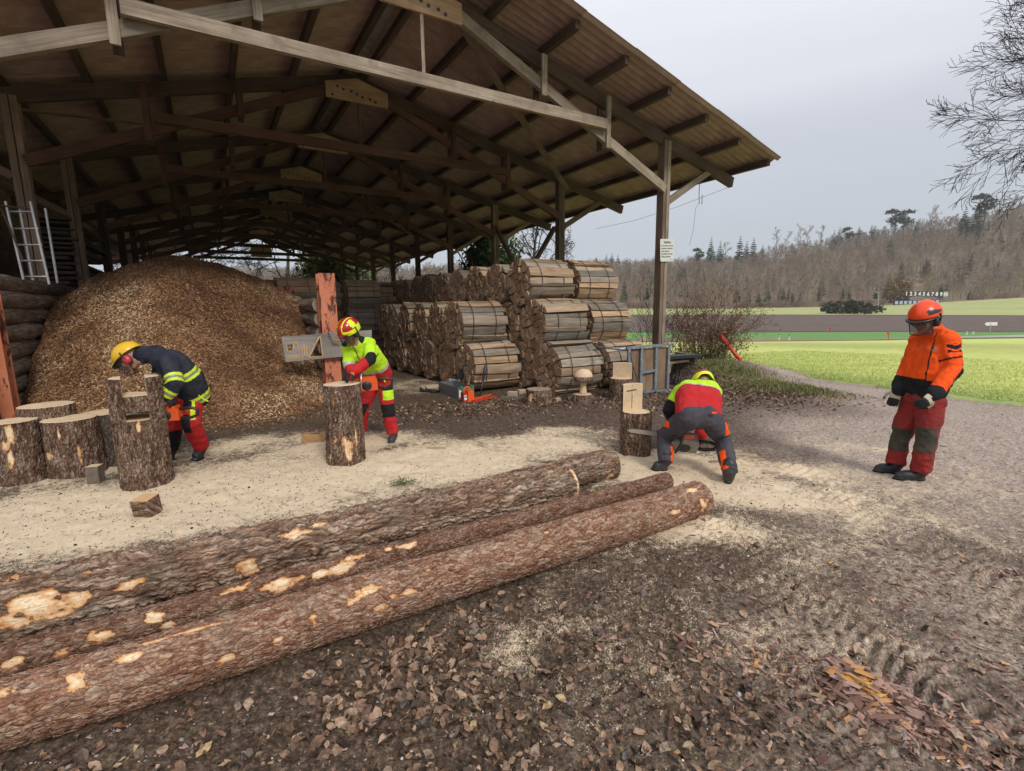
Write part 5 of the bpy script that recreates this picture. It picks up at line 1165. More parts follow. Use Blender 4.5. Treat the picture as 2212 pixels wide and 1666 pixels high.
cl_ = [(1504, 541, 470, 0, 'small dark conifer on the skyline just right of the shed post'), (1512, 533, 470, 3, 'slim pine tuft on the skyline right of the shed post'), (1537, 511, 480, 0, 'first tall spire-like spruce on the skyline right of the notice sign'),
       (1557, 520, 470, 0, 'shorter spruce beside the first tall spire on the skyline'), (1600, 508, 480, 1, 'broad spruce in the middle of the skyline conifer group'), (1614, 519, 480, 0, 'narrow spruce just right of the broad skyline spruce'), (1629, 512, 480, 1, 'last dark spruce of the skyline group, full and rounded'),
       (1648, 527, 480, 1, 'tiny conifer top right of the skyline spruce group'), (1803, 496, 480, 0, 'narrow spruce halfway along the rising ridge'), (1815, 489, 480, 0, 'slightly taller spruce halfway along the rising ridge'), (1836, 489, 480, 3, 'pine with a flat top halfway along the rising ridge'),
       (1857, 488, 480, 1, 'rounded dark conifer right of the flat-topped ridge pine'), (1884, 484, 480, 1, 'dark conifer on the ridge left of the twin pines'), (1938, 447, 470, 3, 'left one of the twin tall pines on the ridge'), (1957, 451, 465, 3, 'right one of the twin tall pines on the ridge'),
       (1983, 478, 450, 1, 'squat dark conifer right of the twin pines'), (2088, 444, 430, 0, 'left tall spruce of the dark group near the top of the slope'), (2116, 434, 430, 1, 'middle tall spruce of the dark group near the top of the slope'), (2134, 412, 440, 3, 'big high pine towering over the dark spruce group'),
       (1475, 572, 330, 0, 'dark conifer low on the slope just right of the shed post'), (1466, 580, 325, 1, 'second low conifer close to the shed post'), (1925, 510, 400, 1, 'dark ivy-green conifer in the middle of the slope'), (2100, 545, 330, 0, 'slim ivy-covered conifer low on the right slope'), (1950, 560, 330, 1, 'shady conifer above the target numbers'),
       (2002, 555, 330, 0, 'slim green conifer right above the target numbers'), (2070, 560, 320, 1, 'green conifer on the slope to the right of the numbers'), (1640, 628, 262, 2, 'left young green conifer at the wood edge'), (1660, 618, 264, 2, 'bushy young green conifer at the wood edge'), (1620, 634, 262, 2, 'lowest young conifer at the left of the wood edge clump'),
       (1686, 622, 262, 1, 'dark young spruce right of the bushy one at the wood edge'), (1706, 618, 262, 0, 'taller dark spruce at the right of the wood edge clump'), (1310, 548, 470, 0, 'spruce seen left of the shed post over the bundles'), (1322, 545, 470, 1, 'tallest of the three spruces left of the shed post'), (1335, 549, 470, 1, 'third spruce left of the shed post'), (938, 567, 470, 0, 'lone spire spruce on the skyline seen under the shed eave'), (925, 575, 470, 0, 'small spruce beside the lone spire under the shed eave')]
for k, (px, py, Y, ti, lb) in enumerate(cl_):
    o = far_tree(px, py, Y, CPM[ti], 22, lb, 'conifer_tree', 'conifer', GR1, 1.2 if ti != 3 else 1.25); protoC.append(o) if k in (2, 4, 26) else None
bl_ = [(1681, 489, 480, 1, 'lone bare tree with a round crown on the skyline left of the ridge rise'), (1733, 480, 480, 0, 'wide bare tree on the ridge'), (1773, 477, 480, 2, 'tallest fan-shaped bare tree on the ridge middle'), (2014, 441, 480, 3, 'tall spreading bare tree on the ridge right of the twin pines'),
       (2030, 447, 480, 0, 'bare tree beside the tall spreading one on the ridge'), (2165, 418, 460, 1, 'bare tree just right of the big high pine'), (1700, 497, 480, 3, 'smaller bare tree right of the lone round-crowned one'), (1745, 484, 480, 3, 'bare tree left of the tallest fan-shaped one'), (1570, 515, 480, 2, 'grey bare tree between the skyline spruces'), (2200, 405, 450, 2, 'bare treetop at the right edge of the far ridge')]
for px, py, Y, ti, lb in bl_: protoB.append(far_tree(px, py, Y, BPM[ti], 19, lb, 'bare_tree', 'tree', GR2, .9))
# the wood as a mass
def instancer(name, P, mesh_objs, rotz, scl, idx, label, cat):
    me = bpy.data.meshes.new(name); me.vertices.add(len(P)); me.vertices.foreach_set('co', np.asarray(P, np.float32).ravel())
    for nm, v in (('rz', rotz), ('sc', scl), ('ix', idx)):
        a = me.attributes.new(nm, 'FLOAT', 'POINT'); a.data.foreach_set('value', np.asarray(v, np.float32))
    o = bpy.data.objects.new(name, me); COL.objects.link(o); tag(o, label, cat, kind='stuff')
    ng = bpy.data.node_groups.new(name, 'GeometryNodeTree'); ng.interface.new_socket('Geometry', in_out='INPUT', socket_type='NodeSocketGeometry'); ng.interface.new_socket('Geometry', in_out='OUTPUT', socket_type='NodeSocketGeometry')
    N = ng.nodes; gi = N.new('NodeGroupInput'); go = N.new('NodeGroupOutput'); j = N.new('GeometryNodeJoinGeometry')
    def na(n): x = N.new('GeometryNodeInputNamedAttribute'); x.data_type = 'FLOAT'; x.inputs['Name'].default_value = n; return x.outputs['Attribute']
    cx = N.new('ShaderNodeCombineXYZ'); ng.links.new(na('rz'), cx.inputs[2]); ix = na('ix'); sc = na('sc')
    for k, m in enumerate(mesh_objs):
        oi = N.new('GeometryNodeObjectInfo'); oi.inputs['Object'].default_value = m; oi.transform_space = 'ORIGINAL'; oi.inputs['As Instance'].default_value = True
        cm = N.new('FunctionNodeCompare'); cm.data_type = 'FLOAT'; cm.operation = 'EQUAL'; cm.inputs['B'].default_value = k; cm.inputs['Epsilon'].default_value = .1; ng.links.new(ix, cm.inputs['A'])
        ip = N.new('GeometryNodeInstanceOnPoints'); ng.links.new(gi.outputs[0], ip.inputs['Points']); ng.links.new(cm.outputs[0], ip.inputs['Selection']); ng.links.new(oi.outputs['Geometry'], ip.inputs['Instance']); ng.links.new(cx.outputs[0], ip.inputs['Rotation']); ng.links.new(sc, ip.inputs['Scale'])
        ng.links.new(ip.outputs[0], j.inputs[0])
    ng.links.new(j.outputs[0], go.inputs[0]); md = o.modifiers.new('instances', 'NODES'); md.node_group = ng; return o
N = 7200; Y = np.sqrt(RNG.uniform(254**2, 520**2, N)); u = RNG.uniform(-.75, 1.55, N); X = u*Y; Z = zfar(X, Y)+.2
edge = Y-252-6*vnoise(np.stack([X*.04, 0*X, 0*X], 1), 4); clear = vnoise(np.stack([X*.02, Y*.02, 0*X], 1), 9); k = (edge > 0) & (clear > .12)
X, Y, Z = X[k], Y[k], Z[k]; cn = fbm(np.stack([X*.02, Y*.02, 0*X], 1), 3, 14); isc = RNG.random(len(X)) < np.clip((cn-.52)*1.3, .03, .45); ix = np.where(isc, 4+RNG.integers(0, 2, len(X)), RNG.integers(0, 4, len(X)))
pm = {}
for o in protoB: pm.setdefault(o.data.name, o)
plist = [pm[m.name] for m in BPM]+[protoC[0], protoC[1]]
# prototypes carry their own scale, so instances keep absolute size
instancer('forest', np.stack([X, Y, Z], 1), plist, RNG.uniform(0, 6.28, len(X)), RNG.uniform(.6, 1.0, len(X))*np.where(isc, .72, .92)*np.where(edge[k] < 14, .75, 1), ix, 'leafless brown wood covering the far hillside', 'forest')
# scrub along the foot of the wood
segs = []; rg = np.random.default_rng(5)
V, F = [], []
for j in range(3):
    s_ = []; 
    for q in range(16): a = rg.random()*6.28; grow((rg.normal(0, .8), rg.normal(0, .8), -.2), (math.cos(a)*.6, math.sin(a)*.6, 1), 2.6, .05, 1, s_, rg, 3, .25, .05, .8, (3, 4), .6, None, .035)
    V.append(segs_geo(s_, 3))
n_ = 420; Yq = RNG.uniform(252, 260, n_); u = RNG.uniform(-.3, 1.5, n_); k = (u < .76) | (u > .94); Yq, u = Yq[k], u[k]; n_ = len(u); Xq = u*Yq
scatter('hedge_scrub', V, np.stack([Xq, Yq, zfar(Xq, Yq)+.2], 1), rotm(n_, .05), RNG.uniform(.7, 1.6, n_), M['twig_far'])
# dark bush out in the meadow
def leafball(name, label, cat, c, R, H, n, mat, seed, lsz=.3, stems=True, parent=None, kind=None, group=None, lo=.15, squash=1., tier=None):
    rg = np.random.default_rng(seed); r = thing(name, label, cat, c, group)
    s_ = []; tips = []
    for q in range(7): a = rg.random()*6.28; grow((c[0], c[1], c[2]-.1), (math.cos(a)*.5*R/H, math.sin(a)*.5*R/H, 1), H*.6, .03*H/2, 2, s_, rg, 4, .2, .03, .7, (3, 4), .6, tips, .006*H)
    V, F = segs_geo(s_, 4); np_obj('branch', np_mesh('branch', V-np.array(c), F, [M['treebark']]), r)
    cen = []; 
    for q in range(70): a = rg.random()*6.28; rr = R*math.sqrt(rg.random())*.82; z = H*rg.uniform(lo, .95); rr *= math.sqrt(max(.1, 1-((z/H-.45)/.62)**2)); cen.append((rr*math.cos(a), rr*math.sin(a), z, rg.uniform(.2, .38)*min(R, H/2)))
    cen = np.array(cen); k = rg.integers(0, len(cen), n); dd = rg.normal(size=(n, 3)); dd /= np.linalg.norm(dd, axis=1)[:, None]; P_ = cen[k, :3]+dd*cen[k, 3:4]*rg.uniform(.4, 1.6, (n, 1)); P_[:, 2] = np.maximum(P_[:, 2], .05)
    o = scatter('foliage', LEAVES[:4], P_, rotm(n, 1.2), rg.uniform(.6, 1.3, n)*lsz, mat, kind=None, rnd=rg.random(n), parent=r); return r
M['ivy'] = rndmat('evergreen_leaves', [(0, (.014, .035, .010)), (.5, (.045, .095, .022)), (.85, (.10, .165, .035)), (1, (.19, .24, .06))], .45, .5)
M['thuja'] = rndmat('yellow_green_foliage', [(0, (.03, .055, .015)), (.5, (.09, .13, .035)), (1, (.24, .25, .07))], .7)
M['darkscrub'] = rndmat('dark_scrub', [(0, (.02, .03, .015)), (.5, (.05, .065, .035)), (1, (.13, .11, .075))], .8)
def gpos(px, Y):
    q = ray(px, 660); X_ = q[0]/q[1]*Y; return (X_, Y, float(zfar(X_, Y)))
leafball('meadow_bush', 'dark rounded bush standing alone in the far meadow', 'bush', gpos(1828, 175), 9.5, 4.2, 2600, M['darkscrub'], 3, 1.0)
leafball('meadow_bush', 'thin brownish scrub beside the dark bush in the far meadow', 'bush', gpos(1870, 180), 8.0, 2.6, 700, M['darkscrub'], 4, .8)
leafball('rust_tree', 'small rusty-leaved tree at the wood edge left of the target panels', 'tree', gpos(1935, 262), 7, 12, 1800, rndmat('rusty_leaves', [(0, (.13, .07, .03)), (1, (.33, .21, .09))]), 5, 1.2)
# ------------------------------------------------------------------ trees behind and beside the shed
def bare_tree(label, px, Y, H, seed, r=.2, spread=.75, kids=(3, 5), depth=4, up=.05, group='leafless trees around the shed', lean=(0, 0), rmin=.006, t0=.25, low=3, nmain=9, jit=.2, bl=.38):
    b = Vector(gpos(px, Y)); rg = np.random.default_rng(seed); R_ = thing('bare_tree', label, 'tree', b, group); tr = []; cr = []; p = np.array([0, 0, -.3]); d = np.array([lean[0], lean[1], 1.]); d /= np.linalg.norm(d); n = 8
    for k in range(n):
        d = d+rg.normal(0, .05, 3)*np.array([1, 1, .3]); d /= np.linalg.norm(d); q = p+d*H*.9/n; tr.append((*p, *q, r*(1-.8*k/n), r*(1-.8*(k+1)/n)))
        if k >= n*t0:
            for j in range(max(1, nmain*2//n)):
                a = rg.random()*6.28; nd = np.array([math.cos(a), math.sin(a), rg.uniform(.15, .9)]); grow(p+(q-p)*rg.random(), nd, H*bl*(1.1-.55*k/n)*rg.uniform(.75, 1.15), r*.42*(1-.6*k/n), depth-1, cr, rg, 5, jit, up, spread, kids, .58, None, rmin)
        p = q
    V, F = segs_geo(tr, 10); np_obj('trunk', np_mesh('trunk', V, F, [M['treebark']], smooth=True), R_)
    V, F = segs_geo(cr, 3); np_obj('crown', np_mesh('crown', V, F, [M['twig']]), R_); return R_

bare_tree('large leafless tree whose branches reach in at the top right', 2700, 15.5, 16.5, 41, .36, .62, (5, 6), 5, .0, rmin=.010, t0=.36, nmain=26, jit=.17, bl=.43)
bare_tree('leafless tree with a straight trunk framed by the far gable opening', 627, 50, 17, 42, .26, .8, (4, 5), 4, .0, rmin=.025, t0=.15, nmain=14, bl=.34)
bare_tree('leafless tree left in the far gable opening above the chip pile', 455, 55, 18, 43, .3, .8, (4, 5), 4, .0, rmin=.025, t0=.15, nmain=14, bl=.36)
bare_tree('thin leafless tree right in the far gable opening', 668, 46, 11, 44, .12, .7, (3, 5), 4, .05, rmin=.02, t0=.2, bl=.3)
bare_tree('leafless tree behind the middle shed posts', 850, 60, 13, 45, .22, .8, (4, 5), 4, .02, rmin=.025, t0=.1, nmain=13, bl=.36)
bare_tree('leafless tree rising behind the bundles beside the ivy-clad one', 1150, 26, 8.6, 46, .16, .8, (4, 5), 4, .0, rmin=.011, t0=.3, nmain=12, bl=.4)
bare_tree('leafless tree behind the left shed posts', 330, 52, 15, 47, .24, .8, (4, 5), 4, .02, rmin=.025, t0=.1, nmain=13, bl=.36)
leafball('evergreen_tree', 'bushy yellow-green evergreen seen right of the far gable opening', 'tree', gpos(712, 44), 2.6, 9.5, 6500, M['thuja'], 7, .42, lo=.1)
leafball('evergreen_tree', 'dense dark evergreen rising above the far end of the shed', 'tree', gpos(745, 50), 3.2, 10, 5500, M['ivy'], 8, .42, lo=.1)
leafball('ivy_tree', 'ivy-clad tree with glossy green leaves behind the middle posts', 'tree', gpos(1065, 27), 1.75, 6.8, 7000, M['ivy'], 9, .24, lo=.2)
leafball('evergreen_tree', 'yellowish bush between the far shed posts', 'bush', gpos(800, 46), 2.4, 5.5, 3000, M['thuja'], 10, .35, lo=.1)
# ------------------------------------------------------------------ the bush on the mound
bg_ = at_ground(1512, 797)+Vector((.1, .35, 0)); bush = thing('hazel_bush', 'scrubby bush with bare twigs and withered brown leaves right of the shed post', 'bush', bg_)
rg = np.random.default_rng(12); s_ = []; tips = []
for q in range(85):
    a = rg.random()*6.28; rr = abs(rg.normal(0, .38)); lean_ = rg.uniform(.1, .95); grow((rr*math.cos(a)*1.2, rr*math.sin(a)*.8, -.1), (math.cos(a)*lean_*.7, math.sin(a)*lean_*.5, 1), rg.uniform(.7, 1.95)*(1.15-.35*lean_), .011, 2, s_, rg, 5, .16, -.01 if lean_ > .5 else .03, .6, (3, 5), .55, tips, .0045)
V, F = segs_geo(s_, 3); np_obj('branches', np_mesh('branches', V, F, [plain('bush_stems', (.17, .115, .08), .9, .1, .3, 3, 0)]), bush); bpy.data.objects['branches'].name = 'branch'
tp = np.array(tips); k = rg.integers(0, len(tp), 6500); P_ = tp[k]+rg.normal(0, .06, (6500, 3)); P_ = P_[(P_[:, 2] > .05) & (P_[:, 2] < 2.1)]; P_ = P_[rg.random(len(P_)) < np.clip(1.25-P_[:, 2]*.55, .1, 1)]
M['deadleaf'] = rndmat('withered_leaves', [(0, (.12, .062, .04)), (.5, (.27, .16, .10)), (1, (.42, .29, .20))], .8)
scatter('dead_leaves', LEAVES[:5], P_, rotm(len(P_), 1.0), rg.uniform(.03, .065, len(P_)), M['deadleaf'], kind='stuff', parent=bush)
k = rg.integers(0, 6000, 2600); P_ = np.stack([rg.normal(0, .55, 2600), rg.normal(0, .3, 2600), np.abs(rg.normal(0, .22, 2600))], 1)
scatter('low_ivy', LEAVES[:4], P_+np.array([-.1, 0, .03]), rotm(2600, .9), rg.uniform(.03, .06, 2600), M['ivy'], kind='stuff', parent=bush)
for j, (px, py, h_, lb) in enumerate([(1440, 800, 2.3, 'thin leafless sapling right beside the shed post'), (1405, 800, 1.9, 'thin leafless sapling left of the shed post')]):
    g = at_ground(px, py); g = Vector((*(g+Vector((.2, 1.0, 0)))[:2], 0)); s_ = []; rg = np.random.default_rng(70+j)
    for q in range(12): a = rg.random()*6.28; grow((0, 0, -.1), (math.cos(a)*.25, math.sin(a)*.25, 1), h_*rg.uniform(.6, 1), .01, 2, s_, rg, 5, .12, .03, .5, (3, 4), .5, None, .003)
    V, F = segs_geo(s_, 3); o = np_obj('sapling', np_mesh('sapling', V, F, [M['twig']]), None, g); tag(o, lb, 'sapling')
# ================================================================== FAR THINGS
M['red'] = plain('red_paint', (.62, .035, .02), .45, .5, .12, 6, 0, dirt=(.4, .05, .03)); M['white'] = plain('white_paint', (.75, .74, .72), .6, .3, .06, bump=0); M['navy'] = plain('navy_paint', (.02, .025, .09), .6)
a = at_ground(1602, 800); b = Vector(At(1551, 719, a[1]+.3)); d_ = b-a; mb = MB(); mb.tube([a-d_*.08, a+d_*.25, b], .048, 14); o = mb.build('red_pole', M['red'], None, smooth=True, org=tuple(a)); tag(o, 'red painted pole leaning over the mound beside the bush', 'pole')
mb = MB(); mb.tube([b-d_.normalized()*.42, b], .056, 14); o2 = mb.build('sleeve', M['red'], o, smooth=True)
def bollard(px, py0, py1, Y, label, cols=('white', 'ink'), r=.06, n=6, cat='post', group='white marker posts in the fields'):
    q0, q1 = At(px, py0, Y), At(px, py1, Y); t_ = thing('marker_post', label, cat, q0, group if cols[0] == 'white' else 'red stakes in the fields')
    if cols[0] == 'white':
        for k in range(n):
            a, b = q0+(q1-q0)*k/n, q0+(q1-q0)*(k+1)/n; mb = MB(); mb.tube([a, b], r if k % 2 == 0 else r*.8, 8); mb.build('band', M['white'] if (k % 2 == 0 or k == 1) else M['ink'], t_)
    else:
        mb = MB(); mb.tube([q0, q1], r, 6); mb.build('stake', M['red'], t_); mb = MB(); mb.tube([q0+(q1-q0)*.72, q1], r*2.2, 6); mb.build('flag', M['red'], t_)
    return t_
bollard(1682.5, 735, 723, 58, 'left white banded post at the brown strip beyond the crop field', r=.12); bollard(1704.5, 735, 723.5, 58, 'right white banded post at the brown strip beyond the crop field', r=.12)
bollard(2087.5, 723, 714, 64, 'left white banded post near the far road sign', r=.12); bollard(2101.5, 722, 714, 64, 'right white banded post near the far road sign', r=.12)
bollard(1919, 737.5, 716, 54, 'red stake on the edge of the crop field, left of the standing man', ('red',), r=.05); bollard(1794, 718, 708, 80, 'distant red stake in front of the ploughed field', ('red',), r=.06)
q = At(2138, 722, 66); q1 = At(2140.5, 698, 66); t_ = thing('road_sign', 'pale arrow-shaped direction sign on a pole by the far road', 'sign', q); mb = MB(); mb.tube([q, q1], .05, 6); mb.build('pole', M['alu'], t_)
a = At(2132, 700, 66); b = At(2147, 700, 66); mb = MB(); w = .22
mb.prism([(-.75, 0), (-.5, w), (.95, w), (.95, -w), (-.5, -w)], 0, .05, Matrix.Translation(Vector((a+b)/2)) @ Matrix(((1, 0, 0, 0), (0, 0, 1, 0), (0, 1, 0, 0), (0, 0, 0, 1)))); mb.build('arrow_board', M['white'], t_)
q = At(1898, 669, 240); q1 = At(1897, 632, 240); t_ = thing('lamp_post', 'slim pale lamp post left of the shooting target panels', 'lamp post', q); mb = MB(); mb.tube([q, q1], .16, 6); mb.build('pole', M['alu'], t_); mb = MB(); mb.beam(q1, q1+np.array([-1.6, 0, .5]), .5, .25); mb.build('lamp_head', M['alu'], t_)
# targets: numbered 1..10 above a row of blue and white panels
Yt = 250
for k in range(10):
    px = 1958+(2042-1958)*k/9; py = 634.5+.15*k; cpt = Vector(At(px, py, Yt)); t_ = thing('number_board', 'white numeral %s on its dark board above the target panels' % ['one', 'two', 'three', 'four', 'five', 'six', 'seven', 'eight', 'nine', 'ten'][k], 'number sign', cpt, 'shooting range numbers')
    Mx = Matrix.Translation(cpt) @ Matrix(((1, 0, 0, 0), (0, 0, -1, 0), (0, 1, 0, 0), (0, 0, 0, 1)))
    text(str(k+1), 2.6 if k < 9 else 2.4, Mx @ Matrix.Translation((0, -.9, .1)), M['white'], t_, 'numeral', 'CENTER', .09, 1, .05)
    mb = MB(); w = .95; mb.prism([(-w, -1.25), (w, -1.25), (w, 1.25), (-w, 1.25)], -.08, 0, Mx); mb.build('board', M['ink'] if k < 9 else plain('board_pale', (.35, .33, .3)), t_)
tp = thing('target_stand', 'long dark blue stand with pale square target panels at the foot of the wood', 'target stand', At(1980, 655, 247))
a, b = Vector(At(1930, 654.5, 247)), Vector(At(2030, 652, 247)); mb = MB(); mb.beam(a, b, .4, 2.3); mb.build('frame', M['navy'], tp)
for k in range(10):
    c_ = a+(b-a)*((k+.6)/10.2); mb = MB(); mb.box(c_+Vector((0, -.24, .05)), 1.5, .06, 1.55); mb.build('target_panel', plain('target_pale', (.38, .44, .52)) if k == 0 else bpy.data.materials['target_pale'], tp)
# ================================================================== PEOPLE
def cloth(name, c, rough=.85, var=.12, dirt=None, damt=.35, spec=.2, sheen=0):
    t = NT(name, rough, spec); v = t.co('Object'); n = t.noise(v, 9, 5, .6); col = t.ramp(n, [(.3, tuple(x*(1-var) for x in c)), (.7, tuple(min(1, x*(1+var)) for x in c))])
    if dirt: col = t.mix(t.math('MULTIPLY', t.ramp(t.noise(v, 6, 6, .65), [(.45, 0), (.66, 1)]), damt), col, dirt)
    t.col(col); t.bump(t.math('ADD', t.noise(v, 240, 2), t.noise(v, 26, 4, .5, 1.2)), .35, .004); return t.m
K = {'skin': plain('skin', (.42, .225, .16), .5, .4, .08, 20, .05), 'navy': cloth('navy_cloth', (.018, .022, .038), dirt=(.10, .085, .08), damt=.3), 'red': cloth('red_cloth', (.50, .022, .025), dirt=(.34, .06, .05), damt=.3), 'darkred': cloth('worn_red_cloth', (.27, .028, .026), dirt=(.15, .055, .042), damt=.7),
     'lime': cloth('hi_vis_yellow', (.50, .80, .03), .75), 'limeband': plain('yellow_band', (.62, .78, .03), .5, .4, .05, bump=0), 'grey': plain('reflective_grey', (.22, .22, .19), .4, .5, .1, bump=0), 'silver': plain('silver_band', (.42, .43, .42), .35, .5, .1, bump=0), 'black': cloth('black_cloth', (.017, .017, .019)),
     'orange': cloth('hi_vis_orange', (.93, .095, .008), .75), 'dgrey': cloth('dark_grey_cloth', (.062, .058, .072), dirt=(.13, .115, .10), damt=.3), 'boot': plain('boot_leather', (.022, .024, .028), .5, .45, .3, 12, .2, dirt=(.10, .085, .07)), 'sole': plain('boot_sole', (.012, .012, .012), .8),
     'pad': cloth('dirty_knee_pad', (.055, .05, .038), dirt=(.13, .105, .075), damt=.7), 'glove': plain('cream_glove', (.50, .44, .33), .8, .2, .2, 12, .2, dirt=(.2, .16, .11)), 'gloveblack': plain('black_glove', (.02, .02, .022), .7), 'gloveorange': plain('orange_glove', (.72, .19, .035), .7),
     'helY': plain('yellow_shell', (.72, .43, .015), .3, .5, .05, 4, 0, dirt=(.5, .3, .03), dsc=5), 'helO': plain('orange_shell', (.88, .075, .012), .3, .5, .05, 4, 0), 'helR': plain('red_shell', (.42, .018, .015), .2, .5, .05, bump=0), 'helL': plain('lime_shell', (.72, .85, .03), .3, .5, .04, bump=0), 'muffR': plain('red_muff', (.50, .03, .045), .35, .5, .05, bump=0),
     'plastic': plain('black_plastic', (.02, .02, .021), .4, .5, .1, bump=0), 'hair': plain('dark_hair', (.02, .014, .01), .6), 'eye': plain('eye_white', (.4, .36, .33), .3, .5, .02, bump=0), 'sawO': plain('saw_orange', (.75, .10, .02), .4, .5, .1, 8, 0, dirt=(.35, .2, .12)), 'sawG': plain('saw_grey', (.30, .275, .24), .5, .4, .2, 14, 0, dirt=(.13, .1, .08)), 'steel': plain('saw_steel', (.5, .51, .52), .3, .6, .1, metal=.8, bump=0)}
t = NT('mesh_visor', .6, .3); tr = t.n('ShaderNodeBsdfTransparent'); mxs = t.n('ShaderNodeMixShader'); mxs.inputs[0].default_value = .52; t.col((.035, .035, .035)); t.l(tr.outputs[0], mxs.inputs[1]); t.l(t.b.outputs[0], mxs.inputs[2]); t.l(mxs.outputs[0], t.out.inputs[0]); K['visor'] = t.m
def remesh(name, mb, vox, mats, parent, matfn=None, smooth=4, wr=.004, wsc=9, seed=0, wfn=None, stretch=(1, 1, 1)):
    me = bpy.data.meshes.new('tmp'); me.from_pydata(mb.v, [], mb.f); o = bpy.data.objects.new('tmp', me); COL.objects.link(o)
    m = o.modifiers.new('r', 'REMESH'); m.mode = 'VOXEL'; m.voxel_size = vox; m.adaptivity = 0
    if smooth: s = o.modifiers.new('s', 'SMOOTH'); s.factor = .5; s.iterations = smooth
    dg = bpy.context.evaluated_depsgraph_get(); dg.update(); r = bpy.data.meshes.new_from_object(o.evaluated_get(dg)); bpy.data.objects.remove(o); bpy.data.meshes.remove(me)
    n = len(r.vertices); co = np.empty(n*3, np.float32); r.vertices.foreach_get('co', co); co = co.reshape(-1, 3).astype(float); no = np.empty(n*3, np.float32); r.vertices.foreach_get('normal', no); no = no.reshape(-1, 3)
    if wr:
        w = fbm(co*wsc*1.25*np.array(stretch)+seed, 3, seed); rid = 1-np.abs(2*w-1)*2.2; w2 = fbm(co*wsc*2.6+seed, 2, seed+5); a = wr*(.75*rid+.6*(w2-.5)*2-.3)
        if wfn is not None: a = a*wfn(co)
        co = co+no*a[:, None]
    org = worg(parent); r.vertices.foreach_set('co', (co-np.array(org)).astype(np.float32).ravel()); r.materials.clear()
    for q in mats: r.materials.append(q)
    if matfn is not None:
        nf = len(r.polygons); ce = np.empty(nf*3, np.float32); r.update(); r.polygons.foreach_get('center', ce); r.polygons.foreach_set('material_index', matfn(ce.reshape(-1, 3)+np.array(org)).astype(np.int32))
    r.polygons.foreach_set('use_smooth', [True]*len(r.polygons)); r.name = name; r.update(); return np_obj(name, r, parent)
def seg(C, a, b):
    """param along a->b and distance"""
    a = np.array(a, float); b = np.array(b, float); d = b-a; L2 = d @ d; t = ((C-a) @ d)/L2; tc_ = np.clip(t, 0, 1); return t, np.linalg.norm(C-a-tc_[:, None]*d, axis=1)
def hand(mb, wr, di, nrm, side, curl=.6, s=1.0, fr=.0115):
    di = Vector(di).normalized(); nrm = Vector(nrm); nrm = (nrm-di*nrm.dot(di)).normalized(); sd = di.cross(nrm)*side; wr = Vector(wr)
    Mx = Matrix((di, sd, nrm)).transposed(); mb.ell(wr+di*.05*s, .056*s, .043*s, .02*s, Mx); mb.tube([wr-di*.05*s, wr+di*.02*s], [.036*s, .033*s], 10, round_=True)
    for k, (o_, L) in enumerate(((-.031, .062), (-.0105, .078), (.0105, .084), (.031, .074))):
        p = wr+di*.088*s+sd*o_*s; a = .15; pts_ = [p-di*.03*s]; d_ = di+sd*o_*2.5
        d_.normalize(); pts_.append(p)
        for j, fr_ in enumerate((.42, .32, .26)):
            a += curl*(.8 if j == 0 else 1.0); dd = (d_*math.cos(a)+nrm*math.sin(a)).normalized(); p = p+dd*L*fr_*s; pts_.append(p)
        mb.tube(pts_, [fr*s*1.1, fr*s*1.05, fr*s, fr*s*.95, fr*s*.8], 8, round_=True)
    p = wr+di*.02*s+sd*.03*s; d1 = (di*.55+sd*.75+nrm*.35).normalized(); d2 = (di*.8+sd*.25+nrm*.6).normalized(); mb.tube([p, p+d1*.045*s, p+d1*.045*s+d2*.034*s, p+d1*.045*s+(d2+nrm*.5).normalized()*.058*s], [fr*1.35*s, fr*1.2*s, fr*1.05*s, fr*.8*s], 8, round_=True)
HEADP = [((-.012, 0, .03), (.098, .077, .092)), ((.03, 0, -.03), (.066, .061, .088)), ((.028, 0, -.082), (.054, .05, .036)), ((.068, 0, -.104), (.021, .022, .017)), ((.098, 0, -.018), (.018, .0115, .028)), ((.108, 0, -.034), (.013, .014, .011)), ((.082, 0, .014), (.022, .05, .011)), ((.087, 0, -.066), (.0135, .025, .0075)), ((.084, 0, -.076), (.0135, .02, .0065)), ((.063, .04, -.036), (.026, .022, .026)), ((.063, -.04, -.036), (.026, .022, .026)), ((-.005, .079, -.02), (.019, .009, .03)), ((-.005, -.079, -.02), (.019, .009, .03))]
def head_prims(mb, c, F3):
    for q, r in HEADP: mb.ell(Vector(c)+F3 @ Vector(q), *r, M=F3, nu=14, nv=10)
def face_bits(root, c, F3, brow='hair'):
    for s in (1, -1):
        mb = MB(); mb.ell(Vector(c)+F3 @ Vector((.0835, s*.031, -.006)), .011, .014, .0085, F3, 8, 6); e = mb.build('eye', K['eye'], root, smooth=True)
        mb = MB(); mb.ell(Vector(c)+F3 @ Vector((.0925, s*.031, -.007)), .004, .0058, .0058, F3, 8, 6); mb.build('iris', K['hair'], e, smooth=True)
        mb = MB(); mb.tube([Vector(c)+F3 @ Vector(q) for q in ((.100, s*.014, .013), (.101, s*.032, .019), (.090, s*.05, .012))], [.0035, .0042, .0025], 5); mb.build('eyebrow', K[brow], root)
    mb = MB(); mb.tube([Vector(c)+F3 @ Vector(q) for q in ((.094, .021, -.071), (.1015, 0, -.0705), (.094, -.021, -.071))], [.002, .003, .002], 5); mb.build('mouth', plain('lip', (.26, .09, .08), .5), root)
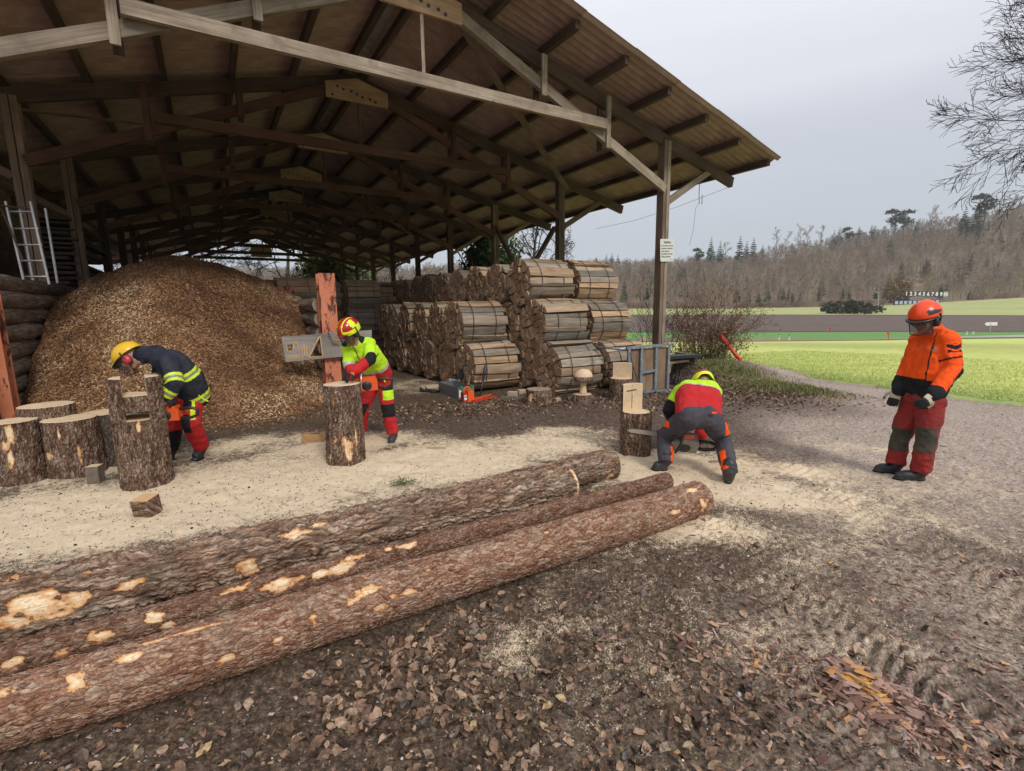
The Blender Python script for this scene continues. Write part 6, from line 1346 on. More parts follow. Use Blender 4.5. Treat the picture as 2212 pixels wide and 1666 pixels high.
def helmet(root, c, F3, shell, kind, muff, brim_m, s=1.0, visor=True, visor_up=0.):
    c = Vector(c); P_ = lambda q: c+F3 @ (Vector(q)*s)
    nu, nv = 64, 26; V = []; F = []; rx, ry, rz = .148*s, .118*s, .125*s; o3 = Vector((-.012, 0, .048))
    for i in range(nv+1):
        a = (math.pi/2+.10)*i/nv
        for k in range(nu):
            b = 2*math.pi*k/nu; x = rx*math.sin(a)*math.cos(b); y = ry*math.sin(a)*math.sin(b); z = rz*math.cos(a)
            if kind == 'comb': z += .010*s*math.exp(-(y/(.03*s))**2)*math.cos(a); 
            if kind == 'rescue' and i > nv*.75 and abs(math.sin(b)) > .35: z -= .035*s*(i/nv-.75)*4*min(1, (abs(math.sin(b))-.35)*3)
            V.append(c+F3 @ (o3*s+Vector((x, y, z))))
    for i in range(nv):
        for k in range(nu): F.append((i*nu+k, (i+1)*nu+k, (i+1)*nu+(k+1) % nu, i*nu+(k+1) % nu))
    mb = MB(); mb.add(V, F); mats = [shell]
    if kind == 'rescue': mats = [K['helR'], K['helL'], K['plastic']]
    if kind == 'comb': mats = [shell, K['plastic']]
    h = mb.build('helmet', mats, root, smooth=True); so = h.modifiers.new('solid', 'SOLIDIFY'); so.thickness = .006; so.offset = 1
    mi = []
    for f in h.data.polygons:
        q = F3.inverted() @ (Vector(f.center)+worg(h)-c); x, y, z = q/s; an = math.degrees(math.atan2(y, x+.012)); el_ = z-.048
        m = 0
        if kind == 'rescue':
            if (.030 < abs(y) < .043 and x > -.10) or (el_ < .012 and x > -.02 and abs(y) > .03): m = 1
            if abs(y) > .066 and el_ > .025 and -.035 < x < .035: m = 1
            if el_ < .03 and x < -.02: m = 1
        if kind == 'comb' and abs(y) > .07 and -.05 < x < .09 and .02 < el_ < .05+.2*x: m = 1
        mi.append(m)
    h.data.polygons.foreach_set('material_index', mi)
    # brim
    V = []; F = []; n = 17
    for k in range(n):
        b = math.radians(-82+164*k/(n-1)); ex = (.052 if kind != 'rescue' else .02)*math.cos(b)**.8*s+.004
        for (e_, dz) in ((0, .0), (ex, -.012*s)): V.append(c+F3 @ (o3*s+Vector(((rx*.985+e_)*math.cos(b), (ry*.985+e_*.5)*math.sin(b), -.012*s+dz))))
    for k in range(n-1): F.append((2*k, 2*k+1, 2*k+3, 2*k+2))
    mb = MB(); mb.add(V, F); o = mb.build('brim', brim_m, h, smooth=True); so = o.modifiers.new('solid', 'SOLIDIFY'); so.thickness = .006
    for sg in (1, -1):
        mb = MB(); mb.ell(P_((-.008, sg*.100, -.022)), .040*s, .026*s, .050*s, F3, 16, 10); m_ = mb.build('ear_muff', muff, root, smooth=True)
        mb = MB(); mb.ell(P_((-.008, sg*.085, -.022)), .043*s, .016*s, .053*s, F3, 16, 8); mb.build('cushion', K['plastic'], m_, smooth=True)
        mb = MB(); mb.tube([P_((-.008, sg*.124, -.015)), P_((-.010, sg*.134, .025)), P_((-.012, sg*.124, .062))], [.006, .0075, .009], 6); mb.build('muff_arm', K['plastic'], m_)
    if visor:
        V = []; F = []; n = 13; R_ = .128*s; M2 = F3
        for k in range(n):
            b = math.radians(-68+136*k/(n-1))
            for j, z in enumerate((.028, -.045, -.118)):
                f_ = 1+.10*(1-j)*.5+visor_up*j; V.append(c+M2 @ Vector(((R_*f_)*math.cos(b)+.018*s+.02*visor_up*j, R_*.82*math.sin(b), z*s)))
        for k in range(n-1):
            for j in (0, 1): F.append((3*k+j, 3*k+j+1, 3*k+4+j, 3*k+3+j))
        mb = MB(); mb.add(V, F); vi = mb.build('visor', K['visor'], root, smooth=True)
        mb = MB(); mb.tube([V[3*k+2] for k in range(n)], .004, 6); mb.tube([V[0], V[1], V[2]], .004, 6); mb.tube([V[-3], V[-2], V[-1]], .004, 6); mb.build('visor_rim', K['plastic'], vi, smooth=True)
    mb = MB()
    for sg in (1, -1): mb.tube([P_((.0, sg*.082, -.03)), P_((.025, sg*.06, -.085)), P_((.055, 0, -.122))], .005, 6)
    mb.build('chin_strap', K['plastic'], root)
    return h
def boot(root, ank, toe, heel, r=.052, mat='boot'):
    ank, toe, heel = Vector(ank), Vector(toe), Vector(heel); mb = MB(); d = (toe-heel).normalized(); z = Vector((0, 0, 1)); L = (toe-heel).length
    mb.tube([ank+z*.05, Vector((heel.x, heel.y, ank.z))*.5+ank*.5-z*.02, heel+d*.06+z*.055], [r*1.12, r*1.1, r*.95], 14, round_=True)
    mb.tube([heel+d*.05+z*.05, heel+d*L*.45+z*.055, heel+d*L*.72+z*.046, toe-d*.05+z*.04], [.045, .048, .046, .038], 14, round_=True)
    S_ = frame(d)
    mb.ell(heel+d*L*.3+z*.012, L*.33, .040, .02, S_); mb.ell(heel+d*L*.7+z*.012, L*.32, .047, .02, S_)
    zs = min(heel.z, toe.z); remesh('boot', mb, .0075, [K[mat], K['sole']], root, lambda C: (C[:, 2] < zs+.02).astype(int), 3, .003, 25)
def limb(mb, pts_, rad, n=14): mb.tube(pts_, rad, n, round_=True)
def person(label, base, J, hd, F3, sc=1., female=False):
    root = thing('person', label, 'person', base); return root
def body_mesh(root, J, hc, F3, k=.74, rl=(.080, .055, .040), ra=(.05, .042, .034), tors=(.10, .11, .10), latw=.085):
    mb = MB(); head_prims(mb, hc, F3); lat = (J['shL']-J['shR']).normalized(); hc = Vector(hc)
    mb.tube([hc+F3 @ Vector((-.025, 0, -.06)), J['neck']-Vector((0, 0, .02))], [.055, .062], 12, round_=True)
    for s in (1, -1): mb.tube([J['pel']+lat*latw*s*.9, J['belly']+lat*latw*s, J['chest']+lat*latw*s], tors, 12, round_=True)
    mb.tube([J['neck'], J['chest']], [.06, .12], 12, round_=True); mb.tube([J['shL'], J['shR']], .05, 12, round_=True)
    for q in 'LR':
        mb.tube([J['hip'+q], J['knee'+q], J['ank'+q]], rl, 12, round_=True); mb.tube([J['sh'+q], J['el'+q], J['wr'+q]], ra, 12, round_=True)
    remesh('body', mb, .0085, [K['skin']], root, None, 2, 0)
def garments(root, J, jm, jfn, tm, tfn, rt=(.125, .105, .092), rj=(.08, .07, .06), tors=(.155, .16, .15), latw=.10, hem=.04, seed=1, collar=.07, hc=None, wr=.010, trl=.04, sh_r=.085):
    lat = (J['shL']-J['shR']).normalized(); mb = MB()
    sp = (J['chest']-J['pel']).normalized()
    for s in (1, 0, -1): mb.tube([J['pel']+sp*hem+lat*latw*s, J['belly']+lat*latw*s, J['chest']+lat*latw*s], [q*(1 if s else 1.02) for q in tors], 16, round_=True)
    mb.tube([J['shL'], (J['shL']+J['shR'])/2*.5+J['neck']*.5, J['shR']], [sh_r, .095, sh_r], 14, round_=True); mb.tube([J['chest'], J['neck']], [tors[2]*.95, collar], 14, round_=True)
    if hc is not None: mb.tube([J['neck'], J['neck']*.3+Vector(hc)*.7], [collar, collar*.82], 14, round_=True)
    for q in 'LR': 
        w0 = J['wr'+q]; mb.tube([J['sh'+q], J['sh'+q]*.5+J['el'+q]*.5, J['el'+q], J['el'+q]*.4+w0*.6, w0], [rj[0], rj[0]*.98, rj[1], rj[1]*.95, rj[2]], 14, round_=True)
    j = remesh('jacket', mb, .0095, jm, root, jfn, 5, wr, 8, seed)
    mb = MB()
    for s, q in ((1, 'L'), (-1, 'R')):
        a = J['ank'+q]; kn = J['knee'+q]; hp = J['hip'+q]; ex = (a-kn).normalized()*trl
        mb.tube([J['pel']+lat*latw*.8*s, hp, hp*.5+kn*.5, kn, kn*.5+a*.5, a+ex], [rt[0]*1.12, rt[0]*1.04, rt[0]*.96, rt[1], rt[1]*.96, rt[2]], 16, round_=False)
        mb.ell(J['pel']+lat*latw*.8*s, rt[0]*1.1, rt[0]*1.1, rt[0]*1.1)
    mb.tube([J['hipL'], J['pel']+sp*.02, J['hipR']], [rt[0]*.95, rt[0]*1.12, rt[0]*.95], 14, round_=True)
    t_ = remesh('trousers', mb, .0095, tm, root, tfn, 5, wr*1.1, 7, seed+3, stretch=(1, 1, 1.6))
    return j, t_
def saw(name, label, pos, fwd, up, main='sawO', bar=.42, s=1.):
    r = thing(name, label, 'chainsaw', pos); F3 = frame(fwd, up); pos = Vector(pos); P_ = lambda x, y, z: pos+F3 @ Vector((x*s, y*s, z*s))
    ax = (F3.col[0], F3.col[1], F3.col[2])
    mb = MB(); mb.box(P_(-.02, 0, 0), .24*s, .11*s, .12*s, ax); mb.box(P_(-.05, 0, .06), .15*s, .12*s, .06*s, ax); mb.build('engine_body', K[main], r, bevel=.016)
    mb = MB(); mb.box(P_(.02, -.065, -.01), .2*s, .035*s, .10*s, ax); mb.build('side_cover', K['sawG'], r, bevel=.01)
    mb = MB(); mb.ell(P_(-.02, .058, .0), .055*s, .02*s, .055*s, F3); mb.build('starter_cover', K['plastic'], r, smooth=True)
    mb = MB(); mb.tube([P_(-.13, 0, -.045), P_(-.22, 0, -.055), P_(-.30, 0, -.03), P_(-.31, 0, .03), P_(-.25, 0, .055), P_(-.13, 0, .05)], .017*s, 8); mb.build('rear_handle', K['plastic'], r, smooth=True)
    mb = MB(); mb.tube([P_(.05, .085, -.05), P_(.04, .10, .06), P_(.03, .085, .135), P_(.03, -.02, .155), P_(.04, -.085, .13), P_(.05, -.09, .03)], .011*s, 8); mb.build('front_handle', K['steel'] if main == 'sawO' else K['plastic'], r, smooth=True)
    mb = MB(); mb.box(P_(.105, .01, .125), .012*s, .15*s, .07*s, ax); mb.build('hand_guard', K['plastic'], r, bevel=.004)
    b = MB(); pl = [(.09, -.034), (.09+bar*.92, -.027), (.09+bar, -.008), (.09+bar, .008), (.09+bar*.92, .027), (.09, .034)]
    Mx = Matrix.Translation(P_(0, -.075, 0)) @ Matrix(((F3[0][0], F3[0][2], -F3[0][1], 0), (F3[1][0], F3[1][2], -F3[1][1], 0), (F3[2][0], F3[2][2], -F3[2][1], 0), (0, 0, 0, 1)))
    b.prism([(x*s, z*s) for x, z in pl], -.003, .003, Mx); g = b.build('guide_bar', K['steel'], r)
    mb = MB(); q = [Mx @ Vector((x*s, z*s*1.08, 0)) for x, z in pl]; mb.tube(q, .0045*s, 5); mb.build('chain', K['plastic'], g)
    return r
MI = lambda *a: np.select([x for x, _ in a], [y for _, y in a], 0)
# ---------------------------------------------------------------- 1: firefighter jacket, bent over the throne stump
def Q1(x, y, Y): return Vector(At(271+x*.179, 704.9+y*.179, Y))
def sole(px, py): g = at_ground(px, py); return g+Vector((0, 0, .0))
dn = lambda x: None
nt_ = sole(271+790*.179, 704.9+1625*.179); nh_ = sole(271+950*.179, 704.9+1585*.179); ft_ = sole(271+425*.179, 704.9+1615*.179); fh_ = sole(271+600*.179, 704.9+1598*.179)
J = dict(pel=Q1(800, 790, 5.50), belly=Q1(735, 640, 5.42), chest=Q1(560, 460, 5.34), neck=Q1(330, 345, 5.30), shL=Q1(540, 440, 5.13), shR=Q1(450, 430, 5.52), elL=Q1(600, 700, 5.02), elR=Q1(400, 640, 5.50), wrL=Q1(475, 845, 4.98), wrR=Q1(395, 800, 5.30),
         hipL=Q1(800, 880, 5.42), hipR=Q1(660, 880, 5.62), kneeL=Q1(790, 1165, 5.36), kneeR=Q1(580, 1180, 5.58))
J['ankL'] = Vector((nh_.x-.02, nh_.y+.01, .14))*.75+Q1(880, 1480, 5.45)*.25; J['ankL'].z = .17; J['ankR'] = Vector(fh_)+Vector((-.03, 0, .17))
p1 = thing('person', 'person in yellow helmet and navy striped jacket bending over the carved throne stump', 'person', Vector((J['pel'].x, J['pel'].y, 0)))
F1 = frame((-.72, -.22, -.62), (-.55, 0, .8)); hc1 = Vector(At(281, 775, 5.27))
body_mesh(p1, J, hc1, F1); face_bits(p1, hc1, F1)
def jf1(C):
    ts, ds = seg(C, J['pel'], J['chest']); tu, du = seg(C, J['shL'], J['elL']); tf, df = seg(C, J['elL'], J['wrL']); tg_, dg_ = seg(C, J['elR'], J['wrR'])
    arm = (np.minimum(du, df) < .092) & (np.minimum(du, df) < ds-.02); z1 = (tu > .62) & (tu < .98) & (du < .105) & arm; z2 = (tf > .42) & (tf < .95) & (df < .1); b1 = ~arm & (ts > -.26) & (ts < .0) & (dg_ > .1); b2 = ~arm & (ts > .58) & (ts < .80) & (C[:, 2] > J['belly'].z)
    def tri(t, a, b): f = (t-a)/(b-a); return np.where((f > .34) & (f < .66), 2, 1)
    return MI((z1, tri(tu, .62, .98)), (z2, tri(tf, .42, .95)), ((tg_ > .2) & (tg_ < .7) & (dg_ < .1), tri(tg_, .2, .7)), (b1, tri(ts, -.26, .0)), (b2, tri(ts, .58, .80)), (ts < 9, 0))
def tf1(C):
    tl, dl = seg(C, J['kneeL'], J['ankL']); th, dh = seg(C, J['hipL'], J['kneeL']); tr_, dr_ = seg(C, J['kneeR'], J['ankR']); nearL = np.minimum(dl, dh) < dr_; fr = (C-np.array(J['kneeL'])) @ np.array((-.9, -.35, 0))
    return MI(((np.abs((C[:, 2]-J['kneeL'].z)) < .11) & nearL & (fr > -.01), 1), ((C[:, 2] > J['pel'].z-.13) & (C[:, 0] > J['hipL'].x-.02) & (C[:, 0] < J['hipL'].x+.06) & nearL, 1), ((C[:, 2] > J['pel'].z-.28) & (C[:, 0] > J['hipL'].x+.05) & (C[:, 0] < J['hipL'].x+.085) & nearL & (C[:, 2] < J['pel'].z-.06), 2), (~nearL & (C[:, 2] < .36) & (C[:, 0] > J['ankR'].x+.03), 1), (~nearL & (C[:, 2] < .60) & (C[:, 2] > .48) & (C[:, 0] < J['kneeR'].x-.03), 1), (tl < 99, 0))
garments(p1, J, [K['navy'], K['limeband'], K['grey']], jf1, [K['red'], K['black'], K['limeband']], tf1, rt=(.112, .098, .080), rj=(.088, .085, .068), tors=(.15, .165, .16), latw=.075, seed=2, collar=.085, hem=-.05, hc=hc1+F1 @ Vector((-.06, 0, -.06)))
mb = MB(); mb.tube([J['neck']-(hc1-J['neck'])*.2, J['neck']*.4+hc1*.6+F1 @ Vector((-.04, 0, 0)), hc1+F1 @ Vector((-.085, 0, -.03))], [.10, .088, .068], 14, round_=True); remesh('collar', mb, .009, [K['navy']], p1, None, 3, .004, 12)
boot(p1, J['ankL'], nt_, nh_, .06); boot(p1, J['ankR'], ft_, fh_, .06)
helmet(p1, hc1, F1, K['helY'], 'comb0', K['muffR'], K['plastic'], 1.02)
sw1 = Vector(At(357, 896, 5.0)); saw('chainsaw', 'orange chainsaw held into the slot of the throne stump', sw1, (-1, -.25, -.02), (0, 0, 1), bar=.40)
for q, d_, sd_, w_ in (('L', (sw1+Vector((.18, 0, .04)))-J['wrL'], 1, 'L'), ('R', (sw1+Vector((.02, 0, .14)))-J['wrR'], -1, 'R')):
    mb = MB(); hand(mb, J['wr'+q], d_, (-.3, .2, -1), sd_, .65, 1.05); remesh('glove', mb, .0055, [K['gloveblack']], p1, None, 2, .001, 40)
mb = MB(); a = Q1(905, 860, 5.36); mb.tube([Q1(880, 830, 5.34), a, Q1(995, 905, 5.32)], .008, 6); mb.build('pull_tab', K['limeband'], p1)
text('5', .055, Matrix.Translation(Q1(745, 1030, 5.27)) @ Matrix.Rotation(math.radians(90), 4, 'X') @ Matrix.Translation((-.015, 0, 0)), K['gloveorange'], p1, 'badge', 'LEFT', .002)
# ---------------------------------------------------------------- 2: woman in yellow and red
def Q2(x, y, Y): return Vector(At(677.75+x*.18876, 661.5+y*.18876, Y))
toe, heel = sole(677.75+890*.18876, 661.5+1565*.18876), sole(677.75+930*.18876, 661.5+1520*.18876); toe = heel+(toe-heel).normalized()*.27
h2 = sole(677.75+545*.18876, 661.5+1500*.18876); t2 = h2+Vector((-.08, -.25, 0))
J = dict(pel=Q2(745, 800, 6.32), belly=Q2(690, 690, 6.18), chest=Q2(560, 530, 5.98), neck=Q2(480, 405, 5.86), shL=Q2(640, 425, 5.92), shR=Q2(385, 460, 5.96), elL=Q2(645, 610, 5.72), elR=Q2(405, 680, 5.88), wrL=Q2(455, 755, 5.50), wrR=Q2(480, 850, 5.76),
         hipL=Q2(810, 880, 6.33), hipR=Q2(670, 900, 6.38), kneeL=Q2(850, 1180, 6.28), kneeR=Q2(560, 1180, 6.36))
J['ankL'] = Vector((heel.x-.02, heel.y-.05, .13)); J['ankR'] = Vector((h2.x, h2.y, .13))
p2 = thing('person', 'woman in yellow-red forestry suit and striped helmet sawing the upright stump in the middle', 'person', Vector((J['pel'].x, J['pel'].y, 0)))
F2 = frame((-.42, -.80, -.42), (0, 0, 1)); hc2 = Vector(At(754, 718, 5.78))
body_mesh(p2, J, hc2, F2, rl=(.08, .055, .04), ra=(.042, .036, .03), tors=(.085, .08, .09), latw=.065); face_bits(p2, hc2, F2)
def jf2(C):
    ts, ds = seg(C, J['pel'], J['chest']); tu, du = seg(C, J['shL'], J['elL']); tf, df = seg(C, J['elL'], J['wrL']); tr_, dr_ = seg(C, J['shR'], J['elR']); tq, dq = seg(C, J['elR'], J['wrR']); tn, dn_ = seg(C, J['chest'], J['neck'])
    armL = (np.minimum(du, df) < .095) & (np.minimum(du, df) < ds-.01); fore = armL & (df < du); armR = (np.minimum(dr_, dq) < .09) & (np.minimum(dr_, dq) < ds-.03)
    zb = ts; elb = (np.linalg.norm(C-np.array(J['elL']+Vector((.03, -.02, 0))), axis=1) < .098)
    sh = (np.linalg.norm(C-np.array(J['shL']*.72+J['neck']*.28+Vector((0, 0, .07))), axis=1) < .105) | (np.linalg.norm(C-np.array(J['shR']*.85+J['neck']*.15+Vector((0, 0, .06))), axis=1) < .10)
    zp = np.abs(((C-np.array(J['chest'])) @ np.array((.9, -.25, .2)))-.0) < .006; zipm = zp & (ts > .9) & (C[:, 1] < J['chest'].y)
    pk = (~armL) & (C[:, 1] < J['chest'].y-.04) & (ts > .93) & (ts < .975) & (np.abs((C[:, 0]-J['chest'].x)) > .035)
    return MI((elb, 2), (fore, 1), (armR & (dq < dr_-.005), 1), (armR & (dr_ < .1) & (tr_ > .86), 3), (armL & ~fore, 0), (sh & ~armL, 2), (zipm | pk, 2), (~armL & ~armR & (ts < .38), 1), (~armL & ~armR & (ts < .47), 3), (ts < 99, 0))
def tf2(C):
    tl, dl = seg(C, J['kneeL'], J['ankL']); th, dh = seg(C, J['hipL'], J['kneeL']); tr_, dr_ = seg(C, J['kneeR'], J['ankR']); tq, dq = seg(C, J['hipR'], J['kneeR']); L_ = np.minimum(dl, dh) < np.minimum(dr_, dq); kz = J['kneeL'].z; kz2 = J['kneeR'].z; front = C[:, 1] < J['kneeL'].y+.03
    return MI((L_ & (np.abs(C[:, 2]-kz+.01) < .085) & front, 1), (L_ & (C[:, 2] > kz+.13) & (C[:, 2] < kz+.26) & (C[:, 0] > J['kneeL'].x-.04), 2), (L_ & (C[:, 2] >= kz+.26) & (C[:, 2] < kz+.31) & (C[:, 0] > J['kneeL'].x-.05), 1), (~L_ & (np.abs(C[:, 2]-kz2) < .085) & front, 1), (tl < 99, 0))
garments(p2, J, [K['lime'], K['red'], K['black'], K['silver']], jf2, [K['red'], K['black'], K['lime']], tf2, rt=(.098, .082, .078), rj=(.072, .068, .052), tors=(.118, .118, .13), latw=.075, seed=7, collar=.062, sh_r=.075)
boot(p2, J['ankL'], toe, heel, .055); boot(p2, J['ankR'], t2, h2, .055)
helmet(p2, hc2, F2, K['helR'], 'rescue', K['plastic'], K['helR'], .98)
mb = MB(); mb.tube([hc2+F2 @ Vector((-.07, .0, -.05)), J['neck']+Vector((.05, .06, -.02))], [.05, .03], 8, round_=True); mb.build('hair', K['hair'], p2, smooth=True)
mb = MB(); mb.tube([Q2(792, 790, 6.20), Q2(815, 870, 6.20)], .009, 6); mb.build('pocket_zip', K['limeband'], p2)
sw2 = Vector(At(789, 832, 5.62)); saw('chainsaw', 'orange-red chainsaw with a silver front handle behind the upright stump top', sw2, (-1, -.28, -.05), (-.1, -.1, 1), bar=.42)
for q, d_, sd_, mt in (('L', Vector(At(744, 815, 5.42))-J['wrL'], 1, 'gloveblack'), ('R', (sw2+Vector((.12, 0, .06)))-J['wrR'], -1, 'gloveorange')):
    mb = MB(); hand(mb, J['wr'+q], d_, (0, -.2, -1), sd_, .55, 1.0); w_ = np.array(J['wr'+q]); dd = np.array(Vector(d_).normalized()); remesh('glove', mb, .0055, [K[mt], K['gloveorange']], p2, lambda C: ((C-w_) @ dd < .05).astype(int), 2, .001, 40)
# ---------------------------------------------------------------- 3: bent man from behind
def Q3(x, y, Y): return Vector(At(1388+x*.1887, 715.7+y*.1887, Y))
lt, lh = sole(1388+95*.1887, 715.7+1600*.1887), sole(1388+290*.1887, 715.7+1600*.1887)
rh = sole(1388+985*.1887, 1047); rt_ = rh+Vector((.09, .25, 0)); rh2 = rh
J = dict(pel=Q3(640, 985, 4.76), belly=Q3(640, 810, 4.93), chest=Q3(640, 700, 5.18), neck=Q3(690, 640, 5.38), shL=Q3(440, 690, 5.24), shR=Q3(815, 700, 5.26), elL=Q3(300, 900, 5.20), elR=Q3(755, 1030, 5.22), wrL=Q3(400, 1100, 5.28), wrR=Q3(610, 1275, 5.06),
         hipL=Q3(500, 1010, 4.80), hipR=Q3(780, 1015, 4.76), kneeL=Q3(250, 1200, 5.02), kneeR=Q3(925, 1240, 4.86))
J['ankL'] = Vector((lh.x-.03, lh.y+.0, .14)); J['ankR'] = Vector((rh.x+.02, rh.y+.05, .14))
p3 = thing('person', 'person seen from behind, bent low with legs apart, in yellow-red jacket and dark grey trousers', 'person', Vector((J['pel'].x, J['pel'].y, 0)))
F3_ = frame((.1, .62, -.75), (.1, .8, .6)); hc3 = Vector(At(1519, 833, 5.50))
body_mesh(p3, J, hc3, F3_, tors=(.10, .10, .10))
def jf3(C):
    ts, ds = seg(C, J['pel'], J['chest']); tl, dl = seg(C, J['shL'], J['elL']); t2_, d2_ = seg(C, J['elL'], J['wrL']); tr_, dr_ = seg(C, J['shR'], J['elR']); t3_, d3_ = seg(C, J['elR'], J['wrR'])
    mL, mR = np.minimum(dl, d2_), np.minimum(dr_, d3_); aL = (mL < ds-.045) & (mL < mR); aR = (mR < ds-.045) & ~aL
    return MI((aL & ((tl > .62) | (d2_ < dl-.01)), 2), (aR & (d3_ < dr_), 1), (aR & (tr_ > .75), 1), (aL | aR, 0), (ts < .78, 1), (ts < .83, 3), (ts < 99, 0))
def tf3(C):
    r_ = []
    m = np.zeros(len(C), int)
    for q, sg in (('L', 1), ('R', -1)):
        tl, dl = seg(C, J['knee'+q], J['ank'+q]); th, dh = seg(C, J['hip'+q], J['knee'+q]); K_ = np.array(J['knee'+q])
        inner = (C[:, 0]-K_[0]-(np.array(J['ank'+q])[0]-K_[0])*np.clip(tl, 0, 1))*sg
        m = np.where((dl < .12) & (tl > .52) & (inner > .035) & (inner < .075) & (C[:, 1] < 9), 1, m); m = np.where((dl < .12) & (tl > .55) & (inner >= .085) & (tl < .9), 2, m)
        m = np.where((dl < .15) & (tl > -.12) & (tl < .08) & (np.abs(inner-.055) < .022), 1, m)
    m = np.where((C[:, 0] > J['hipR'].x+.135) & (C[:, 2] > J['hipR'].z-.16) & (C[:, 2] < J['hipR'].z-.02) & (C[:, 1] < J['hipR'].y+.03), 1, m); m = np.where((C[:, 0] < J['hipL'].x-.155) & (C[:, 2] > J['hipL'].z-.1) & (C[:, 2] < J['hipL'].z-.04), 1, m)
    return m
garments(p3, J, [K['lime'], K['red'], K['black'], K['silver']], jf3, [K['dgrey'], K['orange'], K['black']], tf3, rt=(.112, .086, .074), rj=(.080, .072, .055), tors=(.125, .135, .14), latw=.105, seed=12, collar=.08, wr=.009, hem=.045, hc=hc3)
mb = MB(); mb.tube([Q3(790, 935, 4.62), Q3(845, 938, 4.62)], .012, 6); mb.build('belt_tag', K['orange'], p3)
boot(p3, J['ankL'], lt, lh, .058); boot(p3, J['ankR'], rt_, rh, .058)
helmet(p3, hc3, F3_, K['helL'], 'rescue', K['muffR'], K['helL'], 1.0)
sw3 = Vector(At(1472, 957, 4.98)); saw('chainsaw', 'grey chainsaw with orange top held between the legs of the bent man', sw3, (-1, .12, .12), (.05, -.55, .83), 'sawG', bar=.40, s=1.15)
mb = MB(); mb.box(sw3+Vector((.045, -.075, .085)), .11, .06, .035); mb.build('top_cover', K['sawO'], bpy.data.objects['chainsaw.002'], bevel=.01)
for q, d_, sd_ in (('L', (sw3+Vector((-.02, 0, .14)))-J['wrL'], 1), ('R', Q3(520, 1330, 5.05)-J['wrR'], -1)):
    mb = MB(); hand(mb, J['wr'+q], d_, (-.2, .2, 1) if q == 'R' else (0, 0, -1), sd_, .7, 1.0); remesh('glove', mb, .0055, [K['gloveblack']], p3, None, 2, .001, 40)
# ---------------------------------------------------------------- 4: standing man in orange
def Q4(x, y, Y): return Vector(At(1832.5+x*.2603, 623.5+y*.2603, Y))
nt4, nh4 = sole(1832.5+368*.2603, 623.5+1572*.2603), sole(1832.5+640*.2603, 623.5+1590*.2603); ft4, fh4 = sole(1832.5+200*.2603, 623.5+1505*.2603), sole(1832.5+440*.2603, 623.5+1530*.2603)
yb = (nh4.y+fh4.y)/2
J = dict(pel=Q4(610, 900, yb+.0), belly=Q4(640, 745, yb-.02), chest=Q4(695, 520, yb), neck=Q4(715, 345, yb+.02), shL=Q4(835, 430, yb-.16), shR=Q4(590, 430, yb+.17), elL=Q4(868, 680, yb-.26), elR=Q4(485, 690, yb+.25), wrL=Q4(700, 885, yb-.36), wrR=Q4(410, 850, yb+.12),
         hipL=Q4(690, 940, yb-.09), hipR=Q4(550, 930, yb+.09), kneeL=Q4(650, 1245, nh4.y-.04), kneeR=Q4(432, 1240, fh4.y+.02))
J['ankL'] = Vector((nh4.x-.06, nh4.y, .13)); J['ankR'] = Vector((fh4.x-.07, fh4.y, .13))
p4_ = thing('person', 'person standing at the right in an orange jacket and worn red trousers, orange helmet, watching', 'person', Vector((J['pel'].x, J['pel'].y, 0)))
F4 = frame((-.88, -.36, -.28), (0, 0, 1)); hc4 = Q4(632, 255, yb+.0)
body_mesh(p4_, J, hc4, F4, latw=.075, tors=(.09, .10, .095), ra=(.045, .04, .034)); face_bits(p4_, hc4, F4)
def jf4(C):
    ts, ds = seg(C, J['pel'], J['chest']); tu, du = seg(C, J['shL'], J['elL']); tf, df = seg(C, J['elL'], J['wrL']); tr_, dr_ = seg(C, J['elR'], J['wrR']); aL = (np.minimum(du, df) < .10) & (np.minimum(du, df) < ds-.05)
    fa = aL & (df < du+.02); under = (C-np.array(J['elL'])) @ np.array((.5, -.1, -.75)); lowf = fa & ((under > -.03-.10*np.clip(tf, 0, 1)+.0) & (tf < .85) & (((C-np.array(J['elL'])) @ np.array((.75, 0, -.66))) > -.005)) | (fa & (tf > .78))
    pch = aL & (tu > .18) & (tu < .46) & (C[:, 1] < J['shL'].y-.03) & (np.abs(((C-np.array(J['shL']+(J['elL']-J['shL'])*.3)) @ np.array((.97, -.2, 0)))) < .055)
    chev = np.sin((tu*34)+np.abs(((C-np.array(J['shL'])) @ np.array((.97, -.2, 0))))*55) > .55; band = aL & (np.abs(tu-.62-.6*((C-np.array(J['shL'])) @ np.array((-.9, 0, 0)))) < .03)
    bot = ~aL & (ts < .40); side = ~aL & (C[:, 1] < J['chest'].y-.05) & (ts < 1.05) & (((C-np.array(J['chest'])) @ np.array((.9, .1, 0))) > -.09-.05*ts) & (((C-np.array(J['chest'])) @ np.array((.9, .1, 0))) < .08)
    zp = ~aL & (np.abs(((C-np.array(J['chest'])) @ np.array((.50, -.87, 0)))-.055) < .006) & (C[:, 0] < J['chest'].x-.05)
    gs = ~aL & (np.abs(ts-1.06+.0) < .03) & (C[:, 0] < J['chest'].x-.02) & (C[:, 0] > J['chest'].x-.12) & (C[:, 1] < J['chest'].y)
    cuffR = (tr_ > .6) & (dr_ < .09) & (dr_ < ds-.02)
    return MI((pch & ~chev, 1), (band, 1), (lowf, 1), (cuffR, 1), (bot, 1), (zp, 1), (gs, 2), (ts < 99, 0))
